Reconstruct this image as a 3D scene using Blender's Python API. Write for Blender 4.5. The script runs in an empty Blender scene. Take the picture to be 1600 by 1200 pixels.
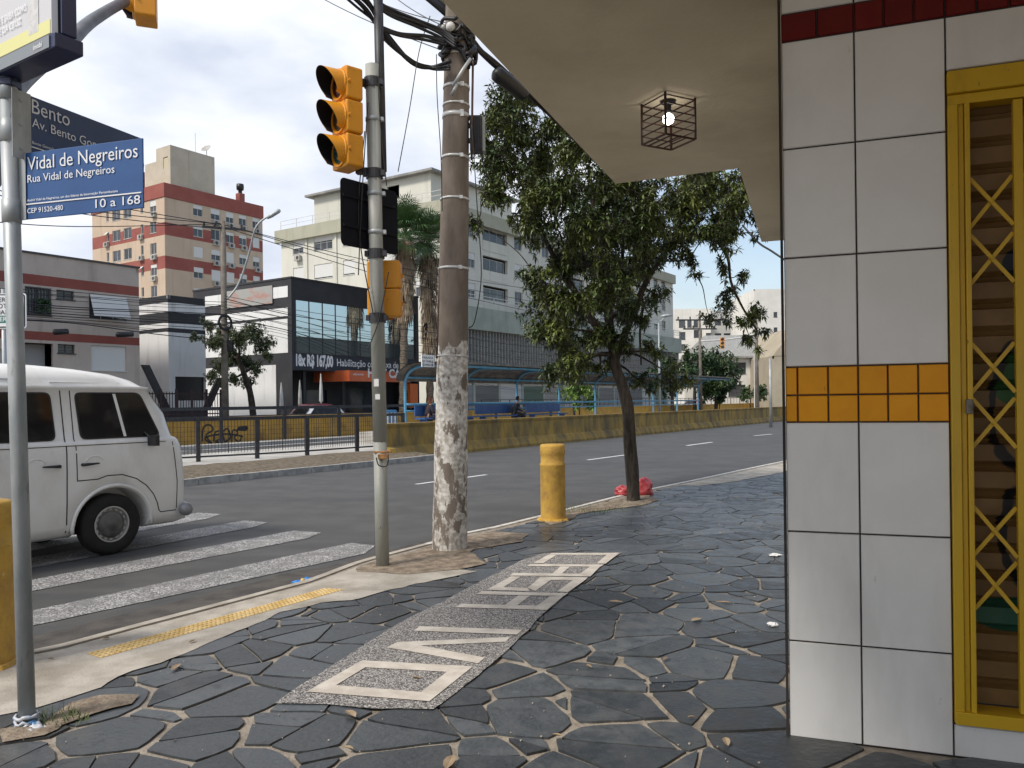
import bpy, bmesh, math, random
from mathutils import Vector, Matrix, noise
random.seed(7)
R = math.radians
sc = bpy.context.scene
# ------------------------------------------------------------------ camera, world, sun, exposure
F = 1250.0; PX0 = 800.0; PY0 = 628.0; H = 1.55; ROLL = 0.0125
cd = bpy.data.cameras.new('Camera'); cam = bpy.data.objects.new('Camera', cd)
sc.collection.objects.link(cam); sc.camera = cam
cd.sensor_width = 36; cd.lens = 36*F/1600; cd.clip_start = 0.05; cd.clip_end = 3000
cd.shift_y = (PY0-600)/1600
cam.matrix_world = Matrix.Translation((0, 0, H)) @ Matrix.Rotation(R(90), 4, 'X') @ Matrix.Rotation(-math.atan(ROLL), 4, 'Z')
sc.view_settings.view_transform = 'Standard'; sc.view_settings.look = 'None'
sc.view_settings.exposure = 0.88; sc.view_settings.gamma = 1
SUN_DIR = Vector((-0.78, -0.62, 0)).normalized(); SUN_EL = R(47)
sd = bpy.data.lights.new('Sun', 'SUN'); sd.energy = 1.8; sd.angle = R(12); sd.color = (1, .93, .83)
so = bpy.data.objects.new('Sun', sd); sc.collection.objects.link(so)
v = Vector((SUN_DIR.x*math.cos(SUN_EL), SUN_DIR.y*math.cos(SUN_EL), math.sin(SUN_EL)))
so.rotation_euler = v.to_track_quat('Z', 'Y').to_euler(); so.location = v*50
w = bpy.data.worlds.new('World'); sc.world = w; w.use_nodes = True
nt = w.node_tree; N = nt.nodes; Lk = nt.links
bg = N['Background']; bg.inputs[1].default_value = 0.1
sky = N.new('ShaderNodeTexSky'); sky.sky_type = 'NISHITA'; sky.sun_disc = False
sky.sun_elevation = SUN_EL; sky.sun_rotation = math.atan2(SUN_DIR.x, SUN_DIR.y)
sky.air_density = 1.2; sky.dust_density = 2.5; sky.ozone_density = 1.5
tc = N.new('ShaderNodeTexCoord')
mp = N.new('ShaderNodeMapping'); mp.inputs['Scale'].default_value = (1.0, 1.0, 2.3); mp.inputs['Location'].default_value = (.35, .2, .55)
Lk.new(tc.outputs['Generated'], mp.inputs[0])
n1 = N.new('ShaderNodeTexNoise'); n1.inputs['Scale'].default_value = 1.7; n1.inputs['Detail'].default_value = 7; n1.inputs['Roughness'].default_value = .52; n1.inputs['Distortion'].default_value = .25
n2 = N.new('ShaderNodeTexNoise'); n2.inputs['Scale'].default_value = 3.6; n2.inputs['Detail'].default_value = 6; n2.inputs['Roughness'].default_value = .5
Lk.new(mp.outputs[0], n1.inputs[0]); Lk.new(mp.outputs[0], n2.inputs[0])
sx = N.new('ShaderNodeSeparateXYZ'); Lk.new(tc.outputs['Generated'], sx.inputs[0])
# clouds thin out to the right of the view (positive x)
ma = N.new('ShaderNodeMath'); ma.operation = 'MULTIPLY_ADD'; ma.inputs[1].default_value = -.46
Lk.new(sx.outputs[0], ma.inputs[0]); Lk.new(n1.outputs[0], ma.inputs[2])
cr = N.new('ShaderNodeValToRGB'); cr.color_ramp.elements[0].position = .36; cr.color_ramp.elements[1].position = .56
cr.color_ramp.elements[0].color = (.22, .22, .22, 1); cr.color_ramp.elements[1].color = (1, 1, 1, 1)
Lk.new(ma.outputs[0], cr.inputs[0])
cc = N.new('ShaderNodeValToRGB'); e = cc.color_ramp.elements
e[0].position = .34; e[0].color = (3.5, 3.9, 4.7, 1); e[1].position = .64; e[1].color = (6.3, 6.4, 6.7, 1)
Lk.new(n2.outputs[0], cc.inputs[0])
mx = N.new('ShaderNodeMixRGB'); Lk.new(cr.outputs[0], mx.inputs[0]); Lk.new(sky.outputs[0], mx.inputs[1]); Lk.new(cc.outputs[0], mx.inputs[2])
Lk.new(mx.outputs[0], bg.inputs[0])

# ------------------------------------------------------------------ measuring helpers
TH = R(33.5)
D = Vector((math.sin(TH), math.cos(TH), 0)); NN = Vector((-math.cos(TH), math.sin(TH), 0))
Z = Vector((0, 0, 1))
def ray(px, py):
    u = px-PX0; v = py-PY0
    return Vector(((u-ROLL*v)/F, 1, -(v+ROLL*u)/F))
CP = Vector((0, 0, H))
def hz(px, py, z=0.0):
    r = ray(px, py); return CP + r*((z-H)/r.z)
def hy(px, py, Y):
    return CP + ray(px, py)*Y
def hn(px, py, nn):
    r = ray(px, py); return CP + r*(nn/(r.dot(NN)))
def hs(px, py, ss):
    r = ray(px, py); return CP + r*(ss/(r.dot(D)))
def A(s, n, z=0.0):
    return D*s + NN*n + Z*z

# ------------------------------------------------------------------ materials
def lin(r, g, b):
    f = lambda c: (c/255/12.92) if c/255 <= .04045 else ((c/255+.055)/1.055)**2.4
    return (f(r), f(g), f(b))
MATS = {}
def mat(name, c, c2=None, scale=3, rough=.7, metal=0, bump=0, bscale=30, stretch=(1, 1, 1), lo=.4, hi=.6, island=0, detail=6, spec=.5, rough2=None, local=False):
    m = bpy.data.materials.new(name); m.use_nodes = True; MATS[name] = m
    t = m.node_tree; b = t.nodes['Principled BSDF']; l = t.links
    b.inputs['Roughness'].default_value = rough; b.inputs['Metallic'].default_value = metal
    b.inputs['Specular IOR Level'].default_value = spec
    b.inputs['Base Color'].default_value = (*c, 1)
    geo = t.nodes.new('ShaderNodeNewGeometry')
    mpn = t.nodes.new('ShaderNodeMapping'); mpn.inputs['Scale'].default_value = stretch
    if local:
        tcn = t.nodes.new('ShaderNodeTexCoord'); l.new(tcn.outputs['Object'], mpn.inputs[0])
    else: l.new(geo.outputs['Position'], mpn.inputs[0])
    col = None
    if c2 is not None:
        nz = t.nodes.new('ShaderNodeTexNoise'); nz.inputs['Scale'].default_value = scale; nz.inputs['Detail'].default_value = detail; nz.inputs['Roughness'].default_value = .6
        l.new(mpn.outputs[0], nz.inputs[0])
        rp = t.nodes.new('ShaderNodeValToRGB'); rp.color_ramp.elements[0].position = lo; rp.color_ramp.elements[1].position = hi
        rp.color_ramp.elements[0].color = (*c, 1); rp.color_ramp.elements[1].color = (*c2, 1)
        l.new(nz.outputs[0], rp.inputs[0]); col = rp.outputs[0]
        if rough2 is not None:
            mr = t.nodes.new('ShaderNodeMapRange'); mr.inputs[1].default_value = lo; mr.inputs[2].default_value = hi
            mr.inputs[3].default_value = rough; mr.inputs[4].default_value = rough2
            l.new(nz.outputs[0], mr.inputs[0]); l.new(mr.outputs[0], b.inputs['Roughness'])
    if island:
        hsv = t.nodes.new('ShaderNodeHueSaturation')
        if col is not None: l.new(col, hsv.inputs['Color'])
        else: hsv.inputs['Color'].default_value = (*c, 1)
        mr = t.nodes.new('ShaderNodeMapRange'); mr.inputs[3].default_value = 1-island; mr.inputs[4].default_value = 1+island
        l.new(geo.outputs['Random Per Island'], mr.inputs[0]); l.new(mr.outputs[0], hsv.inputs['Value'])
        col = hsv.outputs[0]
    if col is not None: l.new(col, b.inputs['Base Color'])
    if bump:
        nb = t.nodes.new('ShaderNodeTexNoise'); nb.inputs['Scale'].default_value = bscale; nb.inputs['Detail'].default_value = 5
        l.new(mpn.outputs[0], nb.inputs[0])
        bm = t.nodes.new('ShaderNodeBump'); bm.inputs['Strength'].default_value = bump; bm.inputs['Distance'].default_value = .02
        l.new(nb.outputs[0], bm.inputs['Height']); l.new(bm.outputs[0], b.inputs['Normal'])
    return m
def over(m, kind, colr, scale=5, lo=.6, hi=.65, stretch=(1, 1, 1), amt=1.0, rot=0, detail=8, seed=0):
    """lay stains, specks or cracks of their own shape over a material"""
    t = m.node_tree; l = t.links; b = t.nodes['Principled BSDF']; inp = b.inputs['Base Color']
    geo = t.nodes.new('ShaderNodeNewGeometry'); mp_ = t.nodes.new('ShaderNodeMapping'); mp_.inputs['Scale'].default_value = stretch; mp_.inputs['Rotation'].default_value = (0, 0, rot); mp_.inputs['Location'].default_value = (seed*3.7, seed*1.9, seed*.7)
    l.new(geo.outputs['Position'], mp_.inputs[0])
    if kind == 'noise':
        n = t.nodes.new('ShaderNodeTexNoise'); n.inputs['Scale'].default_value = scale; n.inputs['Detail'].default_value = detail; n.inputs['Roughness'].default_value = .62; l.new(mp_.outputs[0], n.inputs[0]); src = n.outputs[0]
    elif kind == 'crack':
        nz = t.nodes.new('ShaderNodeTexNoise'); nz.inputs['Scale'].default_value = scale*2; nz.inputs['Detail'].default_value = 6; l.new(mp_.outputs[0], nz.inputs[0])
        mxv = t.nodes.new('ShaderNodeMixRGB'); mxv.inputs[0].default_value = .35/scale; l.new(mp_.outputs[0], mxv.inputs[1]); l.new(nz.outputs['Color'], mxv.inputs[2])
        n = t.nodes.new('ShaderNodeTexVoronoi'); n.feature = 'DISTANCE_TO_EDGE'; n.inputs['Scale'].default_value = scale; l.new(mxv.outputs[0], n.inputs['Vector'])
        n3 = t.nodes.new('ShaderNodeTexNoise'); n3.inputs['Scale'].default_value = scale*.7; l.new(mp_.outputs[0], n3.inputs[0])
        r3 = t.nodes.new('ShaderNodeMapRange'); r3.inputs[1].default_value = .48; r3.inputs[2].default_value = .60; r3.inputs[3].default_value = .2; r3.inputs[4].default_value = 0; l.new(n3.outputs[0], r3.inputs[0])
        ad = t.nodes.new('ShaderNodeMath'); ad.operation = 'ADD'; l.new(n.outputs['Distance'], ad.inputs[0]); l.new(r3.outputs[0], ad.inputs[1])
        ng = t.nodes.new('ShaderNodeMath'); ng.operation = 'SUBTRACT'; ng.inputs[0].default_value = 1; l.new(ad.outputs[0], ng.inputs[1]); src = ng.outputs[0]
    rp = t.nodes.new('ShaderNodeMapRange'); rp.inputs[1].default_value = lo; rp.inputs[2].default_value = hi; rp.inputs[3].default_value = 0; rp.inputs[4].default_value = amt; l.new(src, rp.inputs[0])
    mx_ = t.nodes.new('ShaderNodeMixRGB'); l.new(rp.outputs[0], mx_.inputs[0]); mx_.inputs[2].default_value = (*colr, 1)
    if inp.links: l.new(inp.links[0].from_socket, mx_.inputs[1])
    else: mx_.inputs[1].default_value = inp.default_value
    l.new(mx_.outputs[0], inp); return m
def speckle(name, cols, scale, rough=.8, wear=None):
    m = bpy.data.materials.new(name); m.use_nodes = True; MATS[name] = m
    t = m.node_tree; b = t.nodes['Principled BSDF']; l = t.links; b.inputs['Roughness'].default_value = rough
    geo = t.nodes.new('ShaderNodeNewGeometry')
    vo = t.nodes.new('ShaderNodeTexVoronoi'); vo.inputs['Scale'].default_value = scale; l.new(geo.outputs['Position'], vo.inputs['Vector'])
    sp = t.nodes.new('ShaderNodeSeparateXYZ'); l.new(vo.outputs['Color'], sp.inputs[0])
    rp = t.nodes.new('ShaderNodeValToRGB'); rp.color_ramp.interpolation = 'CONSTANT'
    el = rp.color_ramp.elements
    while len(el) < len(cols): el.new(.5)
    for i, (p, c) in enumerate(cols): el[i].position = p; el[i].color = (*c, 1)
    l.new(sp.outputs[0], rp.inputs[0])
    out = rp.outputs[0]
    if wear:
        nz = t.nodes.new('ShaderNodeTexNoise'); nz.inputs['Scale'].default_value = 5; nz.inputs['Detail'].default_value = 8; l.new(geo.outputs['Position'], nz.inputs[0])
        r2 = t.nodes.new('ShaderNodeValToRGB'); r2.color_ramp.elements[0].position = .45; r2.color_ramp.elements[1].position = .7
        l.new(nz.outputs[0], r2.inputs[0])
        mxx = t.nodes.new('ShaderNodeMixRGB'); l.new(r2.outputs[0], mxx.inputs[0]); l.new(out, mxx.inputs[1]); mxx.inputs[2].default_value = (*wear, 1); out = mxx.outputs[0]
    l.new(out, b.inputs['Base Color']); return m
def glass(name, c, rough=.05, spec=.8):
    return mat(name, c, rough=rough, spec=spec)
def emis(name, c, s):
    m = mat(name, c); b = m.node_tree.nodes['Principled BSDF']
    b.inputs['Emission Color'].default_value = (*c, 1); b.inputs['Emission Strength'].default_value = s; return m

TH = R(33.5)
M = {}
M['asphalt'] = mat('asphalt', (.060, .059, .057), (.080, .078, .075), scale=1.6, rough=.75, bump=.25, bscale=120, stretch=(1, 1, 1), detail=9)
M['gutter'] = mat('gutter_asphalt', (.050, .045, .041), (.088, .078, .068), scale=4, rough=.9, bump=.3, bscale=90, detail=9)
M['ground'] = mat('ground', (.16, .15, .14), (.22, .21, .19), scale=.5, rough=.9)
M['mortar'] = mat('mortar', (.235, .20, .16), (.35, .305, .25), scale=9, rough=.95, bump=.5, bscale=60)
M['slate'] = mat('slate', (.042, .048, .053), (.070, .076, .081), scale=7, rough=.34, bump=.30, bscale=30, island=.46, rough2=.55, detail=9)
M['concrete'] = mat('concrete', (.33, .295, .245), (.46, .42, .36), scale=3.5, rough=.9, bump=.25, bscale=70, detail=9)
M['concrete2'] = mat('platform_concrete', (.36, .34, .31), (.48, .46, .42), scale=1.5, rough=.9, bump=.15)
M['dirt'] = mat('dirt', (.165, .125, .09), (.31, .25, .185), scale=9, rough=1, bump=.8, bscale=50, detail=9)
M['verge'] = mat('verge_dirt', (.085, .066, .045), (.19, .15, .10), scale=11, rough=1, bump=1, bscale=40, detail=9)
M['kerb_grey'] = mat('kerb_grey', (.26, .25, .235), (.40, .385, .36), scale=5, rough=.9, bump=.2)
M['grime'] = mat('grime', (.060, .052, .043), (.12, .10, .08), scale=14, rough=1, bump=.6)
M['kerb'] = mat('kerb_paint', (.60, .58, .54), (.38, .35, .31), scale=8, rough=.85, bump=.2, lo=.5, hi=.68)
M['white_line'] = mat('road_paint', (.66, .66, .65), (.42, .42, .41), scale=11, rough=.7, lo=.5, hi=.7)
M['granite'] = speckle('mosaic_chips', [(0, (.06, .055, .055)), (.35, (.17, .155, .145)), (.62, (.34, .32, .30)), (.86, (.50, .48, .45))], 150)
M['zebra'] = speckle('zebra_chips', [(0, (.07, .07, .07)), (.28, (.20, .195, .19)), (.6, (.38, .37, .36)), (.85, (.52, .51, .50))], 90, wear=(.16, .155, .15))
M['letter'] = mat('mosaic_letter', (.47, .42, .36), (.60, .55, .48), scale=6, rough=.85, bump=.15, bscale=90)
M['tactile'] = mat('tactile_yellow', (.50, .34, .12), (.62, .46, .22), scale=8, rough=.85)
M['tile'] = mat('white_tile', (.76, .75, .725), (.80, .79, .765), scale=3, rough=.30, bump=.04, bscale=14, island=.02)
M['grout'] = mat('dark_grout', (.035, .03, .028), rough=.9)
M['orange_tile'] = mat('orange_tile', (.82, .33, .002), (.86, .36, .003), scale=9, rough=.35, island=.07, spec=.25)
M['red_tile'] = mat('red_tile', (.13, .006, .008), (.16, .01, .01), rough=.25, scale=6, island=.1)
M['soffit'] = mat('soffit_plaster', (.60, .51, .36), (.66, .565, .405), scale=1.2, rough=.9, bump=.15, bscale=35)
M['yellow_metal'] = mat('yellow_metal', (.60, .37, .012), (.44, .26, .012), scale=7, rough=.42, stretch=(1, 1, .35), lo=.5, hi=.75, bump=.06, bscale=40)
M['pole_grey'] = mat('galvanised', (.30, .325, .335), (.42, .44, .45), scale=8, rough=.5, metal=.35, stretch=(1, 1, .3), bump=.05)
M['pole_green'] = mat('painted_grey_pole', (.27, .28, .25), (.36, .36, .33), scale=5, rough=.55, metal=.1, stretch=(1, 1, .2))
M['dark_metal'] = mat('dark_metal', (.02, .02, .024), (.035, .035, .04), scale=9, rough=.5)
M['black'] = mat('black_plastic', (.012, .012, .014), rough=.4)
M['blackmatte'] = mat('black_matte', (.008, .009, .013), rough=.85, spec=.2)
M['signal'] = mat('signal_yellow', (.66, .27, .008), (.56, .22, .01), scale=6, rough=.45, lo=.5, hi=.75)
M['bollard'] = mat('bollard_yellow', (.56, .34, .06), (.38, .22, .06), scale=7, rough=.8, bump=.3, bscale=40, lo=.42, hi=.68)
M['barrier'] = mat('barrier_yellow', (.36, .225, .045), (.13, .095, .045), scale=2.5, rough=.85, bump=.3, stretch=(1, 1, .4), lo=.38, hi=.68, detail=9)
M['parapet'] = mat('parapet_yellow', (.50, .29, .05), (.34, .20, .05), scale=2.0, rough=.85, lo=.4, hi=.7)
M['blue_sign'] = mat('blue_sign', (.022, .075, .22), (.028, .09, .25), scale=4, rough=.3)
M['blue_dark'] = mat('blue_sign_dark', (.016, .05, .14), (.02, .06, .16), scale=4, rough=.3)
M['white'] = mat('white_paint', (.74, .75, .76), rough=.45)
M['navy'] = mat('navy_housing', (.018, .024, .07), rough=.4)
M['bark'] = mat('bark', (.018, .014, .011), (.060, .047, .036), scale=16, rough=.95, bump=1.0, bscale=26, stretch=(1, 1, .25), detail=9)
M['leaf'] = mat('leaf', (.040, .068, .016), (.125, .150, .034), scale=1.6, rough=.38, island=.45, lo=.40, hi=.66)
M['leaf2'] = mat('leaf_dark', (.022, .055, .016), (.05, .085, .02), scale=.6, rough=.5, island=.4)
M['leaf3'] = mat('leaf_olive', (.05, .075, .03), (.11, .13, .05), scale=.8, rough=.5, island=.4)
M['palm'] = mat('palm_leaf', (.03, .08, .025), (.07, .13, .03), scale=.8, rough=.5, island=.35)
M['deadpalm'] = mat('palm_dead_leaf', (.20, .145, .095), (.32, .25, .17), scale=2, rough=.9, island=.35)
M['palmtrunk'] = mat('palm_trunk', (.10, .08, .06), (.20, .165, .125), scale=5, rough=.95, bump=1, bscale=12, stretch=(1, 1, 2))
M['cable'] = mat('cable', (.010, .010, .012), rough=.5)
M['band'] = mat('steel_band', (.62, .62, .60), rough=.4, metal=.3)
M['van'] = mat('van_paint', (.74, .73, .70), (.78, .77, .74), scale=2, rough=.28, local=True, bump=.02, bscale=3)
M['rubber'] = mat('rubber', (.006, .006, .006), (.014, .013, .012), scale=6, rough=.75, local=True)
M['vglass'] = mat('dark_glass', (.010, .010, .011), (.045, .042, .04), scale=2.2, rough=.08, spec=.3, lo=.55, hi=.75, detail=3)
M['rim'] = mat('rim_grey', (.17, .165, .16), (.30, .29, .27), scale=9, rough=.5, metal=.3, local=True)
M['chrome'] = mat('bumper_metal', (.45, .45, .45), rough=.3, metal=.8)
M['seam'] = mat('seam', (.03, .028, .025), rough=.9)
M['redbag'] = mat('red_plastic', (.36, .03, .04), (.50, .09, .10), scale=12, rough=.32, bump=.5, bscale=25)
M['paper'] = mat('paper', (.75, .75, .74), rough=.9)
M['blueplastic'] = mat('blue_plastic', (.03, .22, .62), rough=.4)
M['dry'] = mat('dry_leaf', (.22, .15, .09), (.34, .26, .17), scale=5, rough=.9, island=.3)
M['brown'] = mat('lamp_wood', (.055, .018, .010), rough=.6)
M['blue_steel'] = mat('blue_steel', (.07, .25, .42), (.11, .31, .47), scale=3, rough=.45)
M['shelter_roof'] = mat('shelter_roof', (.10, .09, .08), (.19, .17, .15), scale=3, rough=.7)

over(M['tile'], 'noise', (.10, .08, .06), scale=38, lo=.735, hi=.75)
over(M['tile'], 'noise', (.52, .50, .46), scale=2.2, lo=.52, hi=.75, stretch=(1, 1, .25), amt=.55)
over(M['tile'], 'noise', (.30, .24, .17), scale=14, lo=.70, hi=.78, stretch=(1, 1, .6), amt=.7, seed=3)
over(M['orange_tile'], 'noise', (.35, .14, .01), scale=30, lo=.68, hi=.72, amt=.6)
over(M['soffit'], 'noise', (.30, .24, .15), scale=.8, lo=.50, hi=.75, amt=.55, seed=2)
over(M['soffit'], 'noise', (.16, .12, .08), scale=26, lo=.745, hi=.76)
over(M['asphalt'], 'noise', (.036, .036, .038), scale=.55, lo=.50, hi=.72, stretch=(.25, 1.6, 1), amt=.8, rot=-(math.pi/2-TH))
over(M['asphalt'], 'noise', (.105, .10, .094), scale=1.1, lo=.56, hi=.75, stretch=(.3, 1.2, 1), amt=.6, rot=-(math.pi/2-TH), seed=5)
over(M['asphalt'], 'noise', (.16, .155, .15), scale=160, lo=.66, hi=.70, amt=.5, detail=2)
over(M['asphalt'], 'crack', (.018, .018, .018), scale=.35, lo=.993, hi=.998, amt=.7)
over(M['slate'], 'noise', (.13, .115, .095), scale=1.3, lo=.55, hi=.80, amt=.55, seed=7)
over(M['slate'], 'noise', (.16, .15, .135), scale=34, lo=.67, hi=.72, amt=.22, seed=2)
over(M['slate'], 'noise', (.018, .020, .022), scale=11, lo=.58, hi=.70, amt=.6, seed=9)
over(M['concrete'], 'noise', (.19, .16, .12), scale=1.6, lo=.52, hi=.74, amt=.6, seed=1)
over(M['concrete'], 'noise', (.13, .11, .09), scale=60, lo=.68, hi=.71, amt=.6, detail=3)
over(M['concrete'], 'crack', (.12, .10, .08), scale=.9, lo=.992, hi=.998, amt=.6)
over(M['bollard'], 'noise', (.14, .10, .06), scale=30, lo=.64, hi=.68, amt=.8)
over(M['bollard'], 'noise', (.62, .52, .34), scale=13, lo=.66, hi=.70, amt=.7, seed=4)
over(M['yellow_metal'], 'noise', (.10, .06, .03), scale=34, lo=.68, hi=.71, amt=.9, stretch=(1, 1, .5))
over(M['yellow_metal'], 'noise', (.24, .15, .03), scale=5, lo=.58, hi=.75, amt=.6, stretch=(1, 1, .2), seed=6)
over(M['pole_green'], 'noise', (.10, .09, .075), scale=26, lo=.66, hi=.70, amt=.8, stretch=(1, 1, .5))
over(M['pole_grey'], 'noise', (.16, .15, .14), scale=18, lo=.62, hi=.70, amt=.6, stretch=(1, 1, .3))
over(M['signal'], 'noise', (.25, .11, .02), scale=24, lo=.64, hi=.72, amt=.6)
over(M['barrier'], 'noise', (.06, .05, .035), scale=1.2, lo=.50, hi=.70, amt=.75, stretch=(1, 1, .35), seed=8)
over(M['parapet'], 'noise', (.10, .06, .03), scale=1.1, lo=.56, hi=.72, amt=.6, seed=3)
over(M['mortar'], 'noise', (.12, .10, .08), scale=3, lo=.50, hi=.70, amt=.4, seed=3)

over(M['van'], 'noise', (.34, .30, .24), scale=1.8, lo=.50, hi=.80, amt=.45, stretch=(1, 1, .5), seed=2)
over(M['van'], 'noise', (.22, .17, .12), scale=40, lo=.70, hi=.73, amt=.6, stretch=(1, 1, .6))

over(M['grout'], 'noise', (.10, .085, .07), scale=12, lo=.55, hi=.7, amt=.6)
# ------------------------------------------------------------------ object helpers
W = {}
def link(o): sc.collection.objects.link(o)
def tag(o, label=None, cat=None, group=None, kind=None):
    if label: o['label'] = label
    if cat: o['category'] = cat
    if group: o['group'] = group
    if kind: o['kind'] = kind
    return o
def thing(name, label, cat, loc=(0, 0, 0), rotz=0, group=None):
    o = bpy.data.objects.new(name, None); link(o); o.empty_display_size = .2
    o.location = loc; o.rotation_euler = (0, 0, rotz)
    W[o] = Matrix.Translation(loc) @ Matrix.Rotation(rotz, 4, 'Z')
    return tag(o, label, cat, group)
def copy_tree(o, parent=None):
    c = o.copy(); link(c); c.parent = parent
    for ch in list(o.children): copy_tree(ch, c)
    return c
class MB:
    def __init__(s): s.v = []; s.f = []; s.mi = []; s.m = 0; s.sm = []; s.smooth = False
    def face(s, idx): s.f.append(idx); s.mi.append(s.m); s.sm.append(s.smooth)
    def add(s, vs, fs):
        b = len(s.v); s.v += [Vector(x) for x in vs]
        for f in fs: s.face([b+i for i in f])
    def poly(s, pts): s.add(pts, [list(range(len(pts)))])
    def box(s, c, size, rot=0, mx=None):
        hx, hy_, hz_ = size[0]/2, size[1]/2, size[2]/2
        c = Vector(c); m = mx.to_3x3() if mx is not None else Matrix.Rotation(rot, 3, 'Z')
        vs = [c + m @ Vector((x*hx, y*hy_, z*hz_)) for x in (-1, 1) for y in (-1, 1) for z in (-1, 1)]
        s.add(vs, [(0, 1, 3, 2), (4, 6, 7, 5), (0, 4, 5, 1), (2, 3, 7, 6), (0, 2, 6, 4), (1, 5, 7, 3)])
    def obox(s, o, a, b, c):   # origin corner and three edge vectors
        o = Vector(o); a = Vector(a); b = Vector(b); c = Vector(c)
        vs = [o, o+a, o+a+b, o+b, o+c, o+a+c, o+a+b+c, o+b+c]
        fs = [(0, 3, 2, 1), (4, 5, 6, 7), (0, 1, 5, 4), (1, 2, 6, 5), (2, 3, 7, 6), (3, 0, 4, 7)]
        if a.cross(b).dot(c) < 0: fs = [tuple(reversed(f)) for f in fs]
        s.add(vs, fs)
    def prism(s, pts, ext):
        ext = Vector(ext); pts = [Vector(p) for p in pts]; n = len(pts)
        nrm = Vector((0, 0, 0))
        for i in range(n): nrm += (pts[i]-pts[0]).cross(pts[(i+1) % n]-pts[0])
        if nrm.dot(ext) < 0: pts = pts[::-1]
        vs = pts + [p+ext for p in pts]
        fs = [list(range(n-1, -1, -1)), list(range(n, 2*n))] + [(i, (i+1) % n, n+(i+1) % n, n+i) for i in range(n)]
        s.add(vs, fs)
    def tube(s, path, r, sides=8, cap=True):
        path = [Vector(p) for p in path]; n = len(path)
        if n < 2: return
        rs = r if isinstance(r, (list, tuple)) else [r]*n
        b = len(s.v); up = None
        for i, p in enumerate(path):
            t = (path[min(i+1, n-1)] - path[max(i-1, 0)])
            if t.length < 1e-9: t = Vector((0, 0, 1))
            t.normalize()
            if up is None:
                up = Vector((0, 0, 1)) if abs(t.z) < .9 else Vector((1, 0, 0))
            x = t.cross(up)
            if x.length < 1e-6: x = t.orthogonal()
            x.normalize(); up = x.cross(t).normalized()
            for k in range(sides):
                a = 2*math.pi*k/sides
                s.v.append(p + (x*math.cos(a) + up*math.sin(a))*rs[i])
        for i in range(n-1):
            for k in range(sides):
                k2 = (k+1) % sides
                s.face([b+i*sides+k, b+i*sides+k2, b+(i+1)*sides+k2, b+(i+1)*sides+k])
        if cap:
            s.face([b+k for k in range(sides-1, -1, -1)]); s.face([b+(n-1)*sides+k for k in range(sides)])
    def lathe(s, o, ax, prof, seg=24, ref=None):   # prof = [(r, h)]
        o = Vector(o); ax = Vector(ax).normalized(); x = (Vector(ref) if ref is not None else ax.orthogonal()).normalized(); y = ax.cross(x)
        b = len(s.v); n = len(prof)
        for (r, h) in prof:
            for k in range(seg):
                a = 2*math.pi*k/seg; s.v.append(o + ax*h + (x*math.cos(a)+y*math.sin(a))*r)
        for i in range(n-1):
            for k in range(seg):
                k2 = (k+1) % seg
                s.face([b+i*seg+k, b+i*seg+k2, b+(i+1)*seg+k2, b+(i+1)*seg+k])
    def ball(s, c, r, seg=12, rings=8, sc3=(1, 1, 1)):
        c = Vector(c); b = len(s.v)
        for i in range(rings+1):
            a = math.pi*i/rings
            for k in range(seg):
                q = 2*math.pi*k/seg
                s.v.append(c+Vector((math.sin(a)*math.cos(q)*r*sc3[0], math.sin(a)*math.sin(q)*r*sc3[1], math.cos(a)*r*sc3[2])))
        for i in range(rings):
            for k in range(seg):
                k2 = (k+1) % seg; s.face([b+i*seg+k, b+(i+1)*seg+k, b+(i+1)*seg+k2, b+i*seg+k2])
    def build(s, name, mats, parent=None, world=True, bevel=0, label=None, fix=False):
        me = bpy.data.meshes.new(name)
        vs = s.v
        if parent is not None and world:
            inv = W[parent].inverted(); vs = [inv @ p for p in s.v]
        me.from_pydata([tuple(p) for p in vs], [], s.f)
        if not isinstance(mats, (list, tuple)): mats = [mats]
        for m in mats: me.materials.append(m)
        me.polygons.foreach_set('material_index', s.mi); me.polygons.foreach_set('use_smooth', s.sm)
        me.update()
        if fix:
            bm = bmesh.new(); bm.from_mesh(me); bmesh.ops.remove_doubles(bm, verts=bm.verts, dist=1e-5)
            bmesh.ops.recalc_face_normals(bm, faces=bm.faces); bm.to_mesh(me); bm.free()
        o = bpy.data.objects.new(name, me); link(o)
        if parent is not None: o.parent = parent; W[o] = W[parent]
        else: W[o] = Matrix.Identity(4)
        if bevel:
            bv = o.modifiers.new('Bevel', 'BEVEL'); bv.width = bevel; bv.segments = 2; bv.limit_method = 'ANGLE'
        if label: o['label'] = label
        return o
def solid(name, label, cat, mb, mats, group=None, **k):   # a thing that is a single mesh
    o = mb.build(name, mats, **k)
    # move the origin to its base
    c = sum((Vector(v.co) for v in o.data.vertices), Vector())/max(1, len(o.data.vertices)); zmin = min(v.co.z for v in o.data.vertices)
    off = Vector((c.x, c.y, zmin)); o.data.transform(Matrix.Translation(-off)); o.location = off; W[o] = Matrix.Translation(off)
    return tag(o, label, cat, group)
def struct(name, mb, mats, kind='structure', **k):
    o = mb.build(name, mats, **k); o['kind'] = kind; return o
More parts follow.
